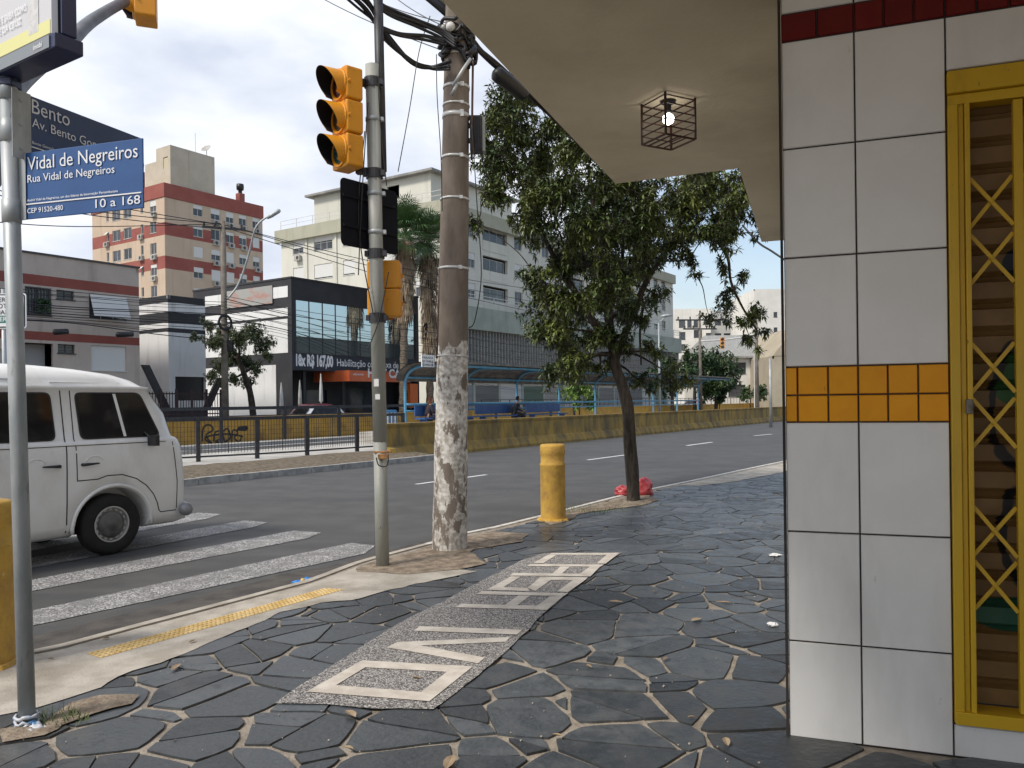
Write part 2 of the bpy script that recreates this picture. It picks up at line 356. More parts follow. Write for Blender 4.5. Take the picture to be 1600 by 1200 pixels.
def text_mesh(name, s, origin, xd, up, mat_, parent, height=None, width=None, extrude=.001, bold=0.0, align='LEFT', shear=0, spacing=1.0):
    """lettering as real flat mesh; height is the cap height, width stretches the line to fit."""
    cu = bpy.data.curves.new(name, 'FONT'); cu.body = s; cu.size = 1; cu.extrude = 0; cu.offset = bold; cu.resolution_u = 3; cu.shear = shear; cu.space_character = spacing
    o = bpy.data.objects.new(name+'_tmp', cu); link(o)
    bpy.context.view_layer.update()
    me = bpy.data.meshes.new_from_object(o.evaluated_get(bpy.context.evaluated_depsgraph_get()))
    bpy.data.objects.remove(o); bpy.data.curves.remove(cu)
    xs = [v.co.x for v in me.vertices]
    x0, x1 = min(xs), max(xs); capH = .70
    sy = height/capH; sx_ = (width/(x1-x0)) if width else sy
    xd = Vector(xd).normalized(); up = Vector(up).normalized(); nrm = xd.cross(up)
    inv = W[parent].inverted() if parent is not None else Matrix.Identity(4)
    sh = {'LEFT': 0, 'CENTER': (x1-x0)*sx_/2, 'RIGHT': (x1-x0)*sx_}[align]
    for vv in me.vertices:
        p = Vector(origin) + xd*((vv.co.x-x0)*sx_-sh) + up*(vv.co.y*sy) + nrm*extrude
        vv.co = inv @ p
    me.materials.clear(); me.materials.append(mat_); me.name = name
    o = bpy.data.objects.new(name, me); link(o); o.parent = parent; W[o] = W[parent] if parent is not None else Matrix.Identity(4)
    return o

def facade(mb, o, u, inw, L, z0, z1, ops, depth=.18, bands=(), extra=()):
    """wall sheet with real openings and reveals. bands=(za,zb,mat index)"""
    o = Vector((o[0], o[1], 0)); u = Vector(u); inw = Vector(inw)
    eps = 1e-4
    xs = sorted(set([0, L] + [min(max(q, 0), L) for op in ops for q in op[:2]]))
    zs = sorted(set([z0, z1] + [min(max(q, z0), z1) for op in ops for q in op[2:4]] + [q for b in bands for q in b[:2] if z0 < q < z1]))
    flip = u.cross(Z).dot(inw) > 0
    def q(p):
        mb.poly(p if not flip else p[::-1])
    for i in range(len(xs)-1):
        if xs[i+1]-xs[i] < eps: continue
        for j in range(len(zs)-1):
            if zs[j+1]-zs[j] < eps: continue
            cx = (xs[i]+xs[i+1])/2; cz = (zs[j]+zs[j+1])/2
            if any(a < cx < b and c < cz < d for a, b, c, d in [op[:4] for op in ops]): continue
            mb.m = 0
            for b in bands:
                if b[0] < cz < b[1]: mb.m = b[2]
            P = lambda x, z: o+u*x+Z*z
            q([P(xs[i], zs[j]), P(xs[i+1], zs[j]), P(xs[i+1], zs[j+1]), P(xs[i], zs[j+1])])
    mb.m = 0
    for op in ops:
        a, b, c, d = op[:4]; P = lambda x, z, k: o+u*x+Z*z+inw*k
        q([P(a, c, 0), P(b, c, 0), P(b, c, depth), P(a, c, depth)][::-1]); q([P(a, d, 0), P(b, d, 0), P(b, d, depth), P(a, d, depth)])
        q([P(a, c, 0), P(a, d, 0), P(a, d, depth), P(a, c, depth)][::1]); q([P(b, c, 0), P(b, d, 0), P(b, d, depth), P(b, c, depth)][::-1])
M['frame_w'] = mat('window_frame_white', (.55, .55, .53), rough=.6)
M['frame_d'] = mat('window_frame_dark', (.06, .06, .06), rough=.6)
M['wglass'] = mat('window_glass', (.03, .036, .042), (.07, .08, .09), scale=.35, rough=.1, spec=.6)
M['shut_w'] = mat('roller_blind_white', (.62, .62, .60), rough=.7, bump=.3, bscale=9, stretch=(.1, .1, 6))
M['ac'] = mat('air_conditioner', (.46, .45, .42), (.33, .31, .28), scale=4, rough=.7)
def window(par, o, u, inw, op, depth=.12, nx=2, blind=0, fm='frame_w', ft=.05, lift=False, nz=1):
    a, b, c, d = op[:4]; o = Vector((o[0], o[1], 0)); mb = MB()
    B = o + inw*depth
    def bar(x0, x1, za, zb): mb.obox(B+u*x0+Z*za, u*(x1-x0), Z*(zb-za), inw*.05)
    bar(a, b, c, c+ft); bar(a, b, d-ft, d); bar(a, a+ft, c+ft, d-ft); bar(b-ft, b, c+ft, d-ft)
    for i in range(1, nx):
        x = a+(b-a)*i/nx; bar(x-ft*.4, x+ft*.4, c+ft, d-ft)
    for i in range(1, nz):
        z_ = c+(d-c)*i/nz; bar(a+ft, b-ft, z_-ft*.35, z_+ft*.35)
    # sill
    mb.obox(o+u*(a-.04)+Z*(c-.05)-inw*.05, u*(b-a+.08), Z*.047, inw*.10)
    wn = mb.build('window', M[fm], par)
    g = MB(); g.poly([B+inw*.03+u*x+Z*z_ for x, z_ in ((a, c), (b, c), (b, d), (a, d))])
    g.build('pane', M['wglass'], wn)
    if blind > 0:
        s = MB(); zt = d-(d-c)*blind
        if lift: s.obox(o+u*(a+.02)+Z*zt-inw*.45, u*(b-a-.04), Z*(d-zt)+inw*.40, inw*.03)
        else: s.obox(B-inw*.06+u*(a+.01)+Z*zt, u*(b-a-.02), Z*(d-zt-.01), inw*.05)
        s.build('blind', M['shut_w'], wn)
    return wn
def ac_unit(par, p, u, inw, w_=.8, h_=.5):
    mb = MB(); out = -inw
    mb.m = 0; mb.obox(p+out*.05, u*w_, Z*h_, out*.35)
    mb.m = 1; mb.lathe(p+out*.405+u*(w_*.38)+Z*(h_*.5), out, [(0, 0), (h_*.36, 0), (h_*.36, .01), (h_*.40, .01), (h_*.40, 0)], 14)
    mb.m = 0; mb.obox(p-Z*.05, u*w_, Z*.04, out*.45)
    return mb.build('air_conditioner', [M['ac'], M['frame_d']], par)
def wallbox(mb, P, u, LA, v, LB, z0, z1, opsA=(), opsB=(), bands=(), parapet=.0, roofmat=None, depth=.18):
    P = Vector((P[0], P[1], 0))
    facade(mb, P, u, v, LA, z0, z1, opsA, depth, bands)
    facade(mb, P, v, u, LB, z0, z1, opsB, depth, bands)
    facade(mb, P+v*LB, u, -v, LA, z0, z1, (), depth, bands)
    facade(mb, P+u*LA, v, -u, LB, z0, z1, (), depth, bands)
    mb.m = 0; zr = z1-parapet
    q = [P, P+u*LA, P+u*LA+v*LB, P+v*LB]
    if u.cross(v).z < 0: q = q[::-1]
    mb.poly([p+Z*zr for p in q])
    if parapet:
        for (o_, a_, L_, b_) in ((P, u, LA, v), (P, v, LB, u), (P+v*LB, u, LA, -v), (P+u*LA, v, LB, -u)):
            i_ = b_*.15
            mb.obox(o_+i_*.02+Z*(zr+.002), a_*L_, Z*(parapet), i_*.98)
# ------------------------------------------------------------------ ground, road, pavement
ZR = -0.05
mb = MB(); mb.poly([(-900, -400, -.12), (900, -400, -.12), (900, 1400, -.12), (-900, 1400, -.12)]); struct('ground', mb, M['ground'])
mb = MB(); mb.poly([A(-40, -4, ZR), A(260, -4, ZR), A(260, 15.4, ZR), A(-40, 15.4, ZR)]); struct('road', mb, M['asphalt'])
kpx = [(16, 1029), (105, 1010), (224, 978), (350, 945), (483, 910), (521, 896), (560, 881), (587, 873), (671, 851), (729, 834), (779, 824), (840, 809), (887, 797), (965, 777), (1015, 765.5), (1057, 757), (1100, 748), (1160, 735), (1222, 722)]
KP = [hz(*p) for p in kpx]
KP = [Vector((-30, -7, 0)), Vector((-8, 1.9, 0)), Vector((-4.6, 3.95, 0))] + KP
last = KP[-1]; KP += [last+D*9+Vector((.6, 0, 0)), last+D*30+Vector((1.5, 0, 0)), last+D*110+Vector((2, 0, 0))]
mb = MB()
base = KP + [Vector((160, 60, 0)), Vector((60, -60, 0)), Vector((-40, -60, 0))]
mb.poly([p-Z*.006 for p in base][::-1])
o = struct('pavement', mb, M['mortar'])
# kerb stones (real step to the road) and the stained gutter, as mitred strips along the kerb line
KN = []
for i in range(len(KP)):
    a = KP[max(0, i-1)]; b = KP[min(len(KP)-1, i+1)]; t = (b-a).normalized(); KN.append(Vector((-t.y, t.x, 0)))
W0 = .075; zt_ = .007; zb_ = ZR-.05
mb = MB()
for i in range(len(KP)-1):
    if i == 11: struct('ramp_edge', mb, M['concrete']); mb = MB()
    a, b, na, nb = KP[i], KP[i+1], KN[i]*W0, KN[i+1]*W0
    mb.poly([a+Z*zt_-na*0, b+Z*zt_, b+nb+Z*zt_, a+na+Z*zt_]); mb.poly([a+na+Z*zt_, b+nb+Z*zt_, b+nb+Z*zb_, a+na+Z*zb_])
    mb.poly([b+Z*zt_, a+Z*zt_, a+Z*zb_, b+Z*zb_])
# the kerb sits on the road side of the line
for k in range(len(mb.v)): pass
struct('kerb', mb, M['kerb'])
mb = MB()
for i in range(len(KP)-1):
    a, b, na, nb = KP[i], KP[i+1], KN[i], KN[i+1]
    wa = .60 if i < 9 else .35; wb = .60 if i+1 < 9 else .35
    mb.poly([a+na*W0+Z*(ZR+.003), b+nb*W0+Z*(ZR+.003), b+nb*wb+Z*(ZR+.003), a+na*wa+Z*(ZR+.003)])
struct('gutter', mb, M['gutter'])

def inside(p, poly):
    c = False; n = len(poly)
    for i in range(n):
        a, b = poly[i], poly[(i+1) % n]
        if (a.y > p.y) != (b.y > p.y) and p.x < (b.x-a.x)*(p.y-a.y)/(b.y-a.y)+a.x: c = not c
    return c
CO = Vector((1.249, 3.66, 0)); WA = Vector((math.cos(R(20)), -math.sin(R(20)), 0)); WB = Vector((math.sin(R(20.5)), math.cos(R(20.5)), 0))
# ---- slate crazy paving, every stone its own slab in one sheet of paving
def wob(p): return Vector((noise.noise(p*2.2+Vector((3, 1, 7)))*.020+noise.noise(p*9)*.006, noise.noise(p*2.2+Vector((9, 4, 2)))*.020+noise.noise(p*9+Vector((5, 5, 5)))*.006, 0))
rnd = random.Random(11)
G = .335; pts = {}
for i in range(-20, 42):
    for j in range(0, 72):
        if rnd.random() < .06: continue
        pts[(i, j)] = Vector(((i+rnd.uniform(.02, .98))*G*1.05, (j+rnd.uniform(.02, .98))*G*.92+1.2, 0))
WT = {k: rnd.uniform(-.05, .05) for k in pts}
def keep(p):
    if p.x > .80*p.y+2.2 or p.x < -.85*p.y-1.5: return False
    if not inside(p, base): return False
    q = p-CO
    a_ = q.dot(WA); b_ = q.dot(Vector((WA.y*-1, WA.x, 0)))
    if a_ > .12 and b_ > .1: return False
    return True
def clip(poly, m, nrm):
    out = []; n = len(poly)
    for i in range(n):
        a, b = poly[i], poly[(i+1) % n]; da = (a-m).dot(nrm); db = (b-m).dot(nrm)
        if da <= 0: out.append(a)
        if (da < 0) != (db < 0) and abs(da-db) > 1e-9: out.append(a+(b-a)*(da/(da-db)))
    return out
def gapw(k1, k2, mid):
    r_ = random.Random(hash((min(k1, k2), max(k1, k2))) & 0xffffff).random()
    g = .005+(.022 if mid.y < 7 else .011)*r_*r_*1.6
    if mid.y < 7: g += .016*max(0, noise.noise(mid*1.1)+.25)+.004*(7-mid.y)/4
    return g
mb = MB(); kerbline = KP
for (i, j), p in pts.items():
    if not keep(p): continue
    poly = [p+Vector(q) for q in ((-.9, -.9, 0), (.9, -.9, 0), (.9, .9, 0), (-.9, .9, 0))]
    for di in range(-3, 4):
        for dj in range(-3, 4):
            if (di, dj) == (0, 0): continue
            q = pts.get((i+di, j+dj))
            if q is None: continue
            nrm = (q-p); L = nrm.length; nrm = nrm/L; mid = (p+q)/2
            if L > 1.7: continue
            wd_ = (WT[(i, j)]-WT[(i+di, j+dj)])/(2*L); mid = mid+nrm*max(-.42*L, min(.42*L, wd_))
            poly = clip(poly, mid-nrm*gapw((i, j), (i+di, j+dj), mid)/2*1.0, nrm)
            if len(poly) < 3: break
        if len(poly) < 3: break
    if len(poly) < 3: continue
    polys = [poly]
    c = sum(poly, Vector())/len(poly)
    if rnd.random() < .40:
        a_ = rnd.uniform(0, math.pi); nr = Vector((math.cos(a_), math.sin(a_), 0)); g = rnd.choice([.006, .008, .018])
        polys = [clip(poly, c-nr*g/2, nr), clip(poly, c+nr*g/2, -nr)]
    for pl in polys:
        if len(pl) < 3: continue
        # keep behind the kerb
        cc_ = sum(pl, Vector())/len(pl)
        for k in range(len(KP)-1):
            a, b = KP[k], KP[k+1]
            t = (b-a).normalized(); nr = Vector((-t.y, t.x, 0))
            s_ = (cc_-a).dot(t)
            if -.6 < s_ < (b-a).length+.6 and abs((cc_-a).dot(nr)) < 1.2: pl = clip(pl, a-nr*.13, nr)
            if len(pl) < 3: break
        if len(pl) < 3: continue
        ar = 0
        for k in range(len(pl)): ar += pl[k].x*pl[(k+1) % len(pl)].y-pl[(k+1) % len(pl)].x*pl[k].y
        if ar < .008: continue
        fine = []
        for k in range(len(pl)):
            a, b = pl[k], pl[(k+1) % len(pl)]; n_ = max(1, int((b-a).length/.07)) if cc_.y < 8 else max(1, int((b-a).length/.2))
            for q in range(n_):
                x = a+(b-a)*(q/n_)
                if q == 0 and n_ > 1 and cc_.y < 8: x = x+(cc_-x).normalized()*rnd.uniform(.0, .022)
                fine.append(x+wob(x))
        tx, ty = rnd.uniform(-.006, .006), rnd.uniform(-.006, .006); h = rnd.uniform(.004, .008)
        top = [Vector((q.x, q.y, max(.002, h+(q.x-cc_.x)*tx+(q.y-cc_.y)*ty))) for q in fine]
        n_ = len(top); b0 = len(mb.v)
        mb.v += top + [Vector((q.x, q.y, -.01)) for q in fine]
        mb.face([b0+k for k in range(n_)])
        for k in range(n_): mb.face([b0+k, b0+n_+k, b0+n_+(k+1) % n_, b0+(k+1) % n_])
struct('slate_paving', mb, M['slate'])

def sheet(name, pxs, z, m, zt=None, jag=0, kind='structure', seed=1):
    P = [hz(x, y, z) for x, y in pxs]
    if jag:
        out = []
        for i in range(len(P)):
            a, b = P[i], P[(i+1) % len(P)]; n_ = max(1, int((b-a).length/.08))
            for k in range(n_):
                q = a+(b-a)*k/n_; out.append(q+Vector((noise.noise(q*6+Vector((seed, 0, 0))), noise.noise(q*6+Vector((0, seed, 3))), 0))*jag)
        P = out
    ar = sum(P[k].x*P[(k+1) % len(P)].y-P[(k+1) % len(P)].x*P[k].y for k in range(len(P)))
    if ar < 0: P = P[::-1]
    mb = MB()
    bm = bmesh.new(); f = bm.faces.new([bm.verts.new(p) for p in P]); bmesh.ops.triangulate(bm, faces=[f])
    bm.verts.index_update(); mb.add([v_.co.copy() for v_ in bm.verts], [[q.index for q in f.verts] for f in bm.faces]); bm.free()
    return struct(name, mb, m, kind)
# concrete ramp by the crossing
sheet('concrete_ramp', [(-60, 1052), (16, 1031), (105, 1012), (224, 980), (350, 947), (483, 913), (521, 899), (560, 885), (600, 889), (690, 886), (745, 893), (650, 912), (590, 926), (545, 938), (500, 941), (440, 956), (400, 975), (330, 1003), (250, 1035), (205, 1047), (150, 1075), (110, 1090), (60, 1104), (0, 1118), (-80, 1135)], .011, M['concrete'], jag=.035)
# bare dirt around the poles and the tree
sheet('dirt_patch', [(556, 886), (600, 874), (672, 853), (731, 838), (772, 830), (824, 834), (815, 846), (740, 858), (735, 862), (760, 880), (715, 889), (640, 897), (560, 893)], .014, M['dirt'], jag=.04, seed=4)
sheet('dirt_patch', [(70, 1132), (110, 1098), (160, 1085), (213, 1086), (205, 1100), (150, 1113), (110, 1130), (60, 1150), (0, 1160), (0, 1140)], .015, M['dirt'], jag=.05, seed=9)
sheet('dirt_patch', [(845, 812), (900, 797), (960, 781), (1008, 771), (1020, 778), (1030, 781), (1005, 789), (950, 796), (905, 803), (890, 812), (862, 820)], .014, M['dirt'], jag=.05, seed=14)
sheet('pavement_edge', [(1060, 758), (1145, 740), (1222, 724), (1300, 706), (1300, 716), (1222, 738), (1150, 752), (1090, 759)], .012, M['concrete'], jag=.04, seed=3)
# tactile strip with domes
T0, T1, T2, T3 = hz(135, 1021, .013), hz(158, 1028, .013), hz(538, 921, .013), hz(507, 919, .013)
mb = MB(); mb.poly([T0, T1, T2, T3])
for i in range(56):
    for j in range(4):
        a = T0+(T3-T0)*((i+.5)/56); b = T1+(T2-T1)*((i+.5)/56); p = a+(b-a)*((j+.5)/4)
        mb.lathe(p, Z, [(.015, 0), (.012, .005), (0.0001, .006)], 7)
struct('tactile_paving', mb, M['tactile'])
# mosaic band with light letters
def pxl(pts, sc_, ox, oy): return [(ox+x/sc_, oy+y/sc_) for x, y in pts]
sheet('mosaic_band', [(430, 1098), (470, 1070), (515, 1042), (565, 1010), (620, 975), (690, 940), (760, 903), (815, 875), (850, 864), (972, 863), (950, 877), (905, 912), (870, 941), (845, 962), (823, 986), (790, 1018), (757, 1046), (715, 1080), (676, 1107), (600, 1107), (500, 1100)], .0135, M['granite'], jag=.012, seed=6)
LET = []
za = lambda pts: pxl(pts, 3.81, 440, 980); zb = lambda pts: pxl(pts, 4.706, 640, 850)
o_ = za([(480, 197), (1140, 232), (880, 440), (150, 383)]); i_ = za([(500, 238), (985, 265), (830, 385), (325, 345)])
for k in range(4): LET.append([o_[k], o_[(k+1) % 4], i_[(k+1) % 4], i_[k]])
LET += [za([(625, 122), (690, 88), (825, 108), (760, 142)]), za([(690, 88), (1360, 58), (1335, 86), (825, 108)]), za([(760, 142), (825, 108), (1210, 180), (1170, 215)])]
LET += [zb([(75, 605), (830, 630), (790, 665), (30, 637)])]
LET += [zb([(385, 440), (935, 453), (1010, 485), (330, 465)]), zb([(530, 347), (1165, 363), (1130, 383), (490, 370)]), zb([(1035, 383), (1130, 383), (1010, 485), (935, 453)]), zb([(800, 378), (885, 380), (795, 449), (700, 447)])]
LET += [zb([(745, 238), (815, 240), (690, 318), (568, 335)]), zb([(690, 318), (870, 322), (880, 347), (568, 336)]), zb([(965, 242), (1040, 263), (925, 346), (868, 322)]), zb([(970, 240), (1310, 245), (1290, 265), (1040, 263)]), zb([(1200, 265), (1290, 265), (1165, 353), (1085, 349)])]
LET += [zb([(765, 212), (1250, 219), (1330, 238), (735, 232)]), zb([(885, 147), (1430, 152), (1400, 167), (865, 162)]), zb([(1325, 167), (1400, 167), (1330, 238), (1250, 219)]), zb([(1110, 165), (1180, 166), (1120, 216), (1050, 215)])]
LET += [zb([(1045, 66), (1540, 66), (1525, 80), (1025, 78)]), zb([(1020, 79), (1080, 80), (985, 140), (910, 140)]), zb([(1450, 79), (1525, 80), (1440, 145), (1375, 142)])]
mb = MB()
for k, pl in enumerate(LET):
    P = [hz(x, y, .017) for x, y in pl]
    ar = sum(P[i].x*P[(i+1) % len(P)].y-P[(i+1) % len(P)].x*P[i].y for i in range(len(P)))
    if ar < 0: P = P[::-1]
    mb.poly([p+Z*(.0003*(k % 5)) for p in P])
struct('mosaic_lettering', mb, M['letter'])
# crossing stripes and lane dashes
def stripe(name, quad, m, z=ZR+.006, jag=.012, seed=0): sheet(name, quad, z, m, jag=jag, seed=seed)
stripe('zebra_stripe', [(16, 985), (570, 865), (586, 852), (548, 848), (16, 961), (-160, 996), (-160, 1022)], M['zebra'], seed=1)
stripe('zebra_stripe', [(16, 930), (480, 841), (502, 832), (458, 829), (16, 912), (-160, 943), (-160, 966)], M['zebra'], seed=2)
stripe('zebra_stripe', [(16, 893), (395, 824), (418, 816), (382, 813), (16, 877), (-160, 903), (-160, 921)], M['zebra'], seed=3)
stripe('zebra_stripe', [(16, 866), (325, 810), (346, 803), (310, 801), (16, 851), (-160, 876), (-160, 891)], M['zebra'], seed=4)
stripe('zebra_stripe', [(16, 846), (280, 797), (296, 790), (262, 789), (16, 832), (-160, 856), (-160, 870)], M['zebra'], seed=5)
for (a, b, hw) in (((650, 757), (760, 742), .055), ((918, 719), (978, 711), .06), ((1073, 696.5), (1113, 691), .07), ((1178, 681), (1206, 678.5), .08)):
    P, Q = hz(*a, ZR), hz(*b, ZR); t = (Q-P).normalized(); n_ = Vector((-t.y, t.x, 0))*hw
    mb = MB(); mb.poly([q+Z*.006 for q in (P-n_, Q-n_, Q+n_, P+n_)]); struct('lane_marking', mb, M['white_line'])
# median: kerb, dirt verge, platform, bus lane, far road
mb = MB()
s = -30
rk = random.Random(3)
while s < 17.6:
    L = 1.0; mb.obox(A(s+.008, 14.25, ZR-.03), D*(L-.016), NN*.14, Z*(.165+rk.uniform(-.006, .008))); s += L
struct('median_kerb', mb, M['kerb_grey'])
mb = MB()
nx_, ny_ = 150, 8
for i in range(nx_+1):
    for j in range(ny_+1):
        s_ = -30+i*47.8/nx_; n_ = 14.38+j*3.0/ny_; q = A(s_, n_)
        mb.v.append(A(s_, n_+(.06*noise.noise(q*1.5) if 0 < j else 0), (.085 if j else .07)+(.0 if j in (0,) else .05*abs(noise.noise(q*1.7))+.05*math.sin(math.pi*j/ny_))))
for i in range(nx_):
    for j in range(ny_):
        a = i*(ny_+1)+j; mb.face([a, a+ny_+1, a+ny_+2, a+1])
struct('median_verge', mb, M['verge'])
mb = MB(); mb.obox(A(17.0, 15.5, -.02), D*110, NN*1.695, Z*.10); struct('median_strip', mb, M['concrete2'])
mb = MB(); mb.obox(A(21.8, 17.6, .079), D*60, NN*3.7, Z*.42); struct('bus_platform', mb, M['concrete2'])
mb = MB(); mb.obox(A(-30, 17.2, ZR-.05), D*230, NN*4.3, Z*(.13+.06)); struct('median_platform', mb, M['concrete2'])
mb = MB(); mb.poly([A(-40, 21.5, ZR), A(260, 21.5, ZR), A(260, 26, ZR), A(-40, 26, ZR)]); struct('bus_lane', mb, M['asphalt'])
mb = MB(); mb.poly([A(-40, 25.3, ZR+.005), A(260, 25.3, ZR+.005), A(260, 25.5, ZR+.005), A(-40, 25.5, ZR+.005)]); struct('edge_line', mb, M['white_line'])
mb = MB(); mb.obox(A(-40, 26, ZR-.05), D*300, NN*1.1, Z*.17); struct('separator_kerb', mb, M['concrete2'])
mb = MB(); mb.poly([A(-40, 27.6, ZR), A(260, 27.6, ZR), A(260, 37.6, ZR), A(-40, 37.6, ZR)]); struct('far_road', mb, M['asphalt'])
mb = MB(); mb.obox(A(-40, 37.6, -.2), D*300, NN*30, Z*.25); struct('far_pavement', mb, M['concrete2'])

# ------------------------------------------------------------------ corner shop: tiled pillar, gate, shutter, canopy
shop = thing('corner_shop', 'corner shop with white and orange tiled pillar, yellow lattice gate and beige canopy', 'building', CO)
NW = Vector((-WA.y, WA.x, 0))    # into the wall (away from us)
if NW.dot(Vector((0, 1, 0))) < 0: NW = -NW
HS = 3.50
zj = [0.0, .440, .941, 1.441, 1.564, 1.693, 2.192, 2.691, 3.183, 3.31, HS]
g = .0065
mb = MB()   # grout core of the pillar and the wall above/below the gate
mb.m = 3; P0 = CO+NW*.02
WG0, WG1 = .672, 2.35
mb.obox(P0+Z*-.05+WA*.004, WA*(WG0-.004), NW*.30, Z*(HS+.05))
mb.obox(P0+WA*WG0+Z*2.945, WA*(WG1-WG0), NW*.30, Z*(HS-2.945))
mb.obox(P0+WA*WG0+Z*-.05, WA*(WG1-WG0), NW*.30, Z*(.05+.145))
mb.obox(P0+WA*WG1+Z*-.05, WA*4, NW*.30, Z*(HS+.05))
def tile(s0, s1, z0, z1, mi):
    mb.m = mi; mb.obox(CO+WA*(s0+g/2)+Z*(z0+g/2)+NW*.012, WA*(s1-s0-g), NW*.012-NW*0, Z*(z1-z0-g))
def tile2(s0, s1, z0, z1, mi):
    mb.m = mi
    a, b, c, d = s0+g/2, s1-g/2, z0+g/2, z1-g/2; e_ = .003
    P = lambda s, z, k: CO+WA*s+Z*z+NW*k
    o4 = [P(a, c, .018), P(b, c, .018), P(b, d, .018), P(a, d, .018)]; i4 = [P(a+e_, c+e_, .012), P(b-e_, c+e_, .012), P(b-e_, d-e_, .012), P(a+e_, d-e_, .012)]
    jx = [random.uniform(-.0007, .0007) for _ in range(4)]
    i4 = [q+NW*j for q, j in zip(i4, jx)]
    b4 = [q+NW*.004 for q in o4]
    mb.add(o4+i4+b4, [(4, 5, 6, 7)]+[(k, (k+1) % 4, 4+(k+1) % 4, 4+k) for k in range(4)]+[(8+k, 8+(k+1) % 4, (k+1) % 4, k) for k in range(4)])
cols = [0, .31, .671]; x = .671
while x < 6.0: x += .361; cols.append(x)
for i in range(len(cols)-1):
    s0, s1 = cols[i], cols[i+1]
    ingate = s0 > .66 and s0 < WG1-.1
    for j in range(len(zj)-1):
        z0, z1 = zj[j], zj[j+1]
        if ingate:
            if z1 <= 2.7: continue
            if z0 < 2.8: z0 = 2.95
        if 3.17 < zj[j] < 3.2:
            n_ = 3 if i else 2
            for k in range(n_): tile2(s0+(s1-s0)*k/n_, s0+(s1-s0)*(k+1)/n_, z0, z1, 2)
        elif 1.43 < z0 < 1.6 and not ingate:
            cs = [0, .055, .185, .31] if i == 0 else [s0+(s1-s0)*k/3 for k in range(4)]
            for k in range(3): tile2(cs[k], cs[k+1], z0, z1, 1)
        else: tile2(s0, s1, z0, z1, 0)
    if ingate: tile2(s0, s1, 0, .14, 0)
mb.build('tile_wall', [M['tile'], M['orange_tile'], M['red_tile'], M['grout']], shop)
mb = MB(); mb.obox(CO-WA*.012+NW*.004+Z*0, WA*.012, NW*.02, Z*HS); mb.build('corner_trim', M['grout'], shop)
# side wall running back along the pavement
mb = MB(); mb.obox(CO+NW*.33+WA*.004, WB*9.5, WA*.2, Z*HS); mb.build('side_wall', M['tile'], shop)
mb = MB(); mb.obox(CO+NW*.33+WA*.21+Z*HS, WB*9.5, WA*9, Z*5); mb.obox(CO+WA*.0+Z*(HS+.26), WA*9, NW*.5, Z*5.); mb.build('upper_wall', M['soffit'], shop)
# canopy (soffit outline measured at its height)
cpx = [(962, 287), (1155, 263), (1190, 378)]
c1, c2, c3 = [hz(x_, y_, HS) for x_, y_ in cpx]
c0 = hz(690, 0, HS)
back = c0+(c0-c1).normalized()*9
c4 = c3+WA*.45
wallend = c4
pl = [back, c1, c2, c3, c4, CO+Z*HS+WB*5.4+WA*.3, CO+Z*HS+WA*.3+WB*.2, CO+Z*HS+WA*7, back+WA*9]
mb = MB(); mb.prism(pl, Z*.24); can = mb.build('canopy', M['soffit'], shop)
# gate frame
GF = shop
mb = MB()
def gbar(s0, s1, z0, z1, k0, k1): mb.obox(CO+WA*s0+Z*z0+NW*k0, WA*(s1-s0), NW*(k1-k0), Z*(z1-z0))
gbar(.674, WG1, 2.845, 2.94, -.012, .10)          # header
gbar(.676, WG1-.002, 2.80, 2.843, .01, .095)
gbar(.674, .712, .15, 2.798, -.004, .10)          # jamb, three profiles
gbar(.714, .735, .15, 2.798, .008, .10)
gbar(.737, .757, .15, 2.798, -.006, .10)
gbar(.675, WG1, .150, .205, -.020, .11)          # threshold rail
gbar(WG1-.06, WG1, .207, 2.798, -.004, .10)
gf = mb.build('gate_frame', M['yellow_metal'], shop, bevel=.003)
mb = MB(); mb.obox(CO+WA*.728+Z*1.475+NW*-.026, WA*.026, NW*.03, Z*.062); mb.build('lock', mat('lock_steel', (.10, .08, .06), (.2, .17, .14), scale=30, rough=.5), gf, bevel=.004)
# folding lattice: flat bars crossed in pairs, riveted to uprights
lat = MB(); up0, pw, gapx = .757, .034, .165
ups = []; s_ = .757+gapx
while s_ < WG1-.1: ups.append(s_); s_ += gapx+pw
bays = []; xprev = .757
for u_ in ups:
    bays.append((xprev, u_)); xprev = u_+pw
bays.append((xprev, WG1-.06))
for u_ in ups:
    lat.obox(CO+WA*u_+Z*.21+NW*.02, WA*pw, NW*.03, Z*2.585)
zs_ = [(2.377, 2.135), (1.67, 1.435), (.972, .74)]
zc = []
for a_, b_ in zs_: zc += [a_, b_]
for (a_, b_) in bays:
    for z_ in zc:
        for sg, k in ((1, .026), (-1, .038)):
            p = CO+WA*(a_+.002)+Z*(z_+sg*.105)+NW*k; q = CO+WA*(b_-.002)+Z*(z_-sg*.105)+NW*k
            d_ = (q-p); t_ = d_.cross(NW).normalized()*.016
            lat.obox(p-t_/2, d_, t_, NW*.006)
        lat.lathe(CO+WA*((a_+b_)/2)+Z*z_+NW*.026, -NW, [(.008, 0), (.007, .004), (.0001, .005)], 8)
lat.build('lattice_gate', M['yellow_metal'], shop)
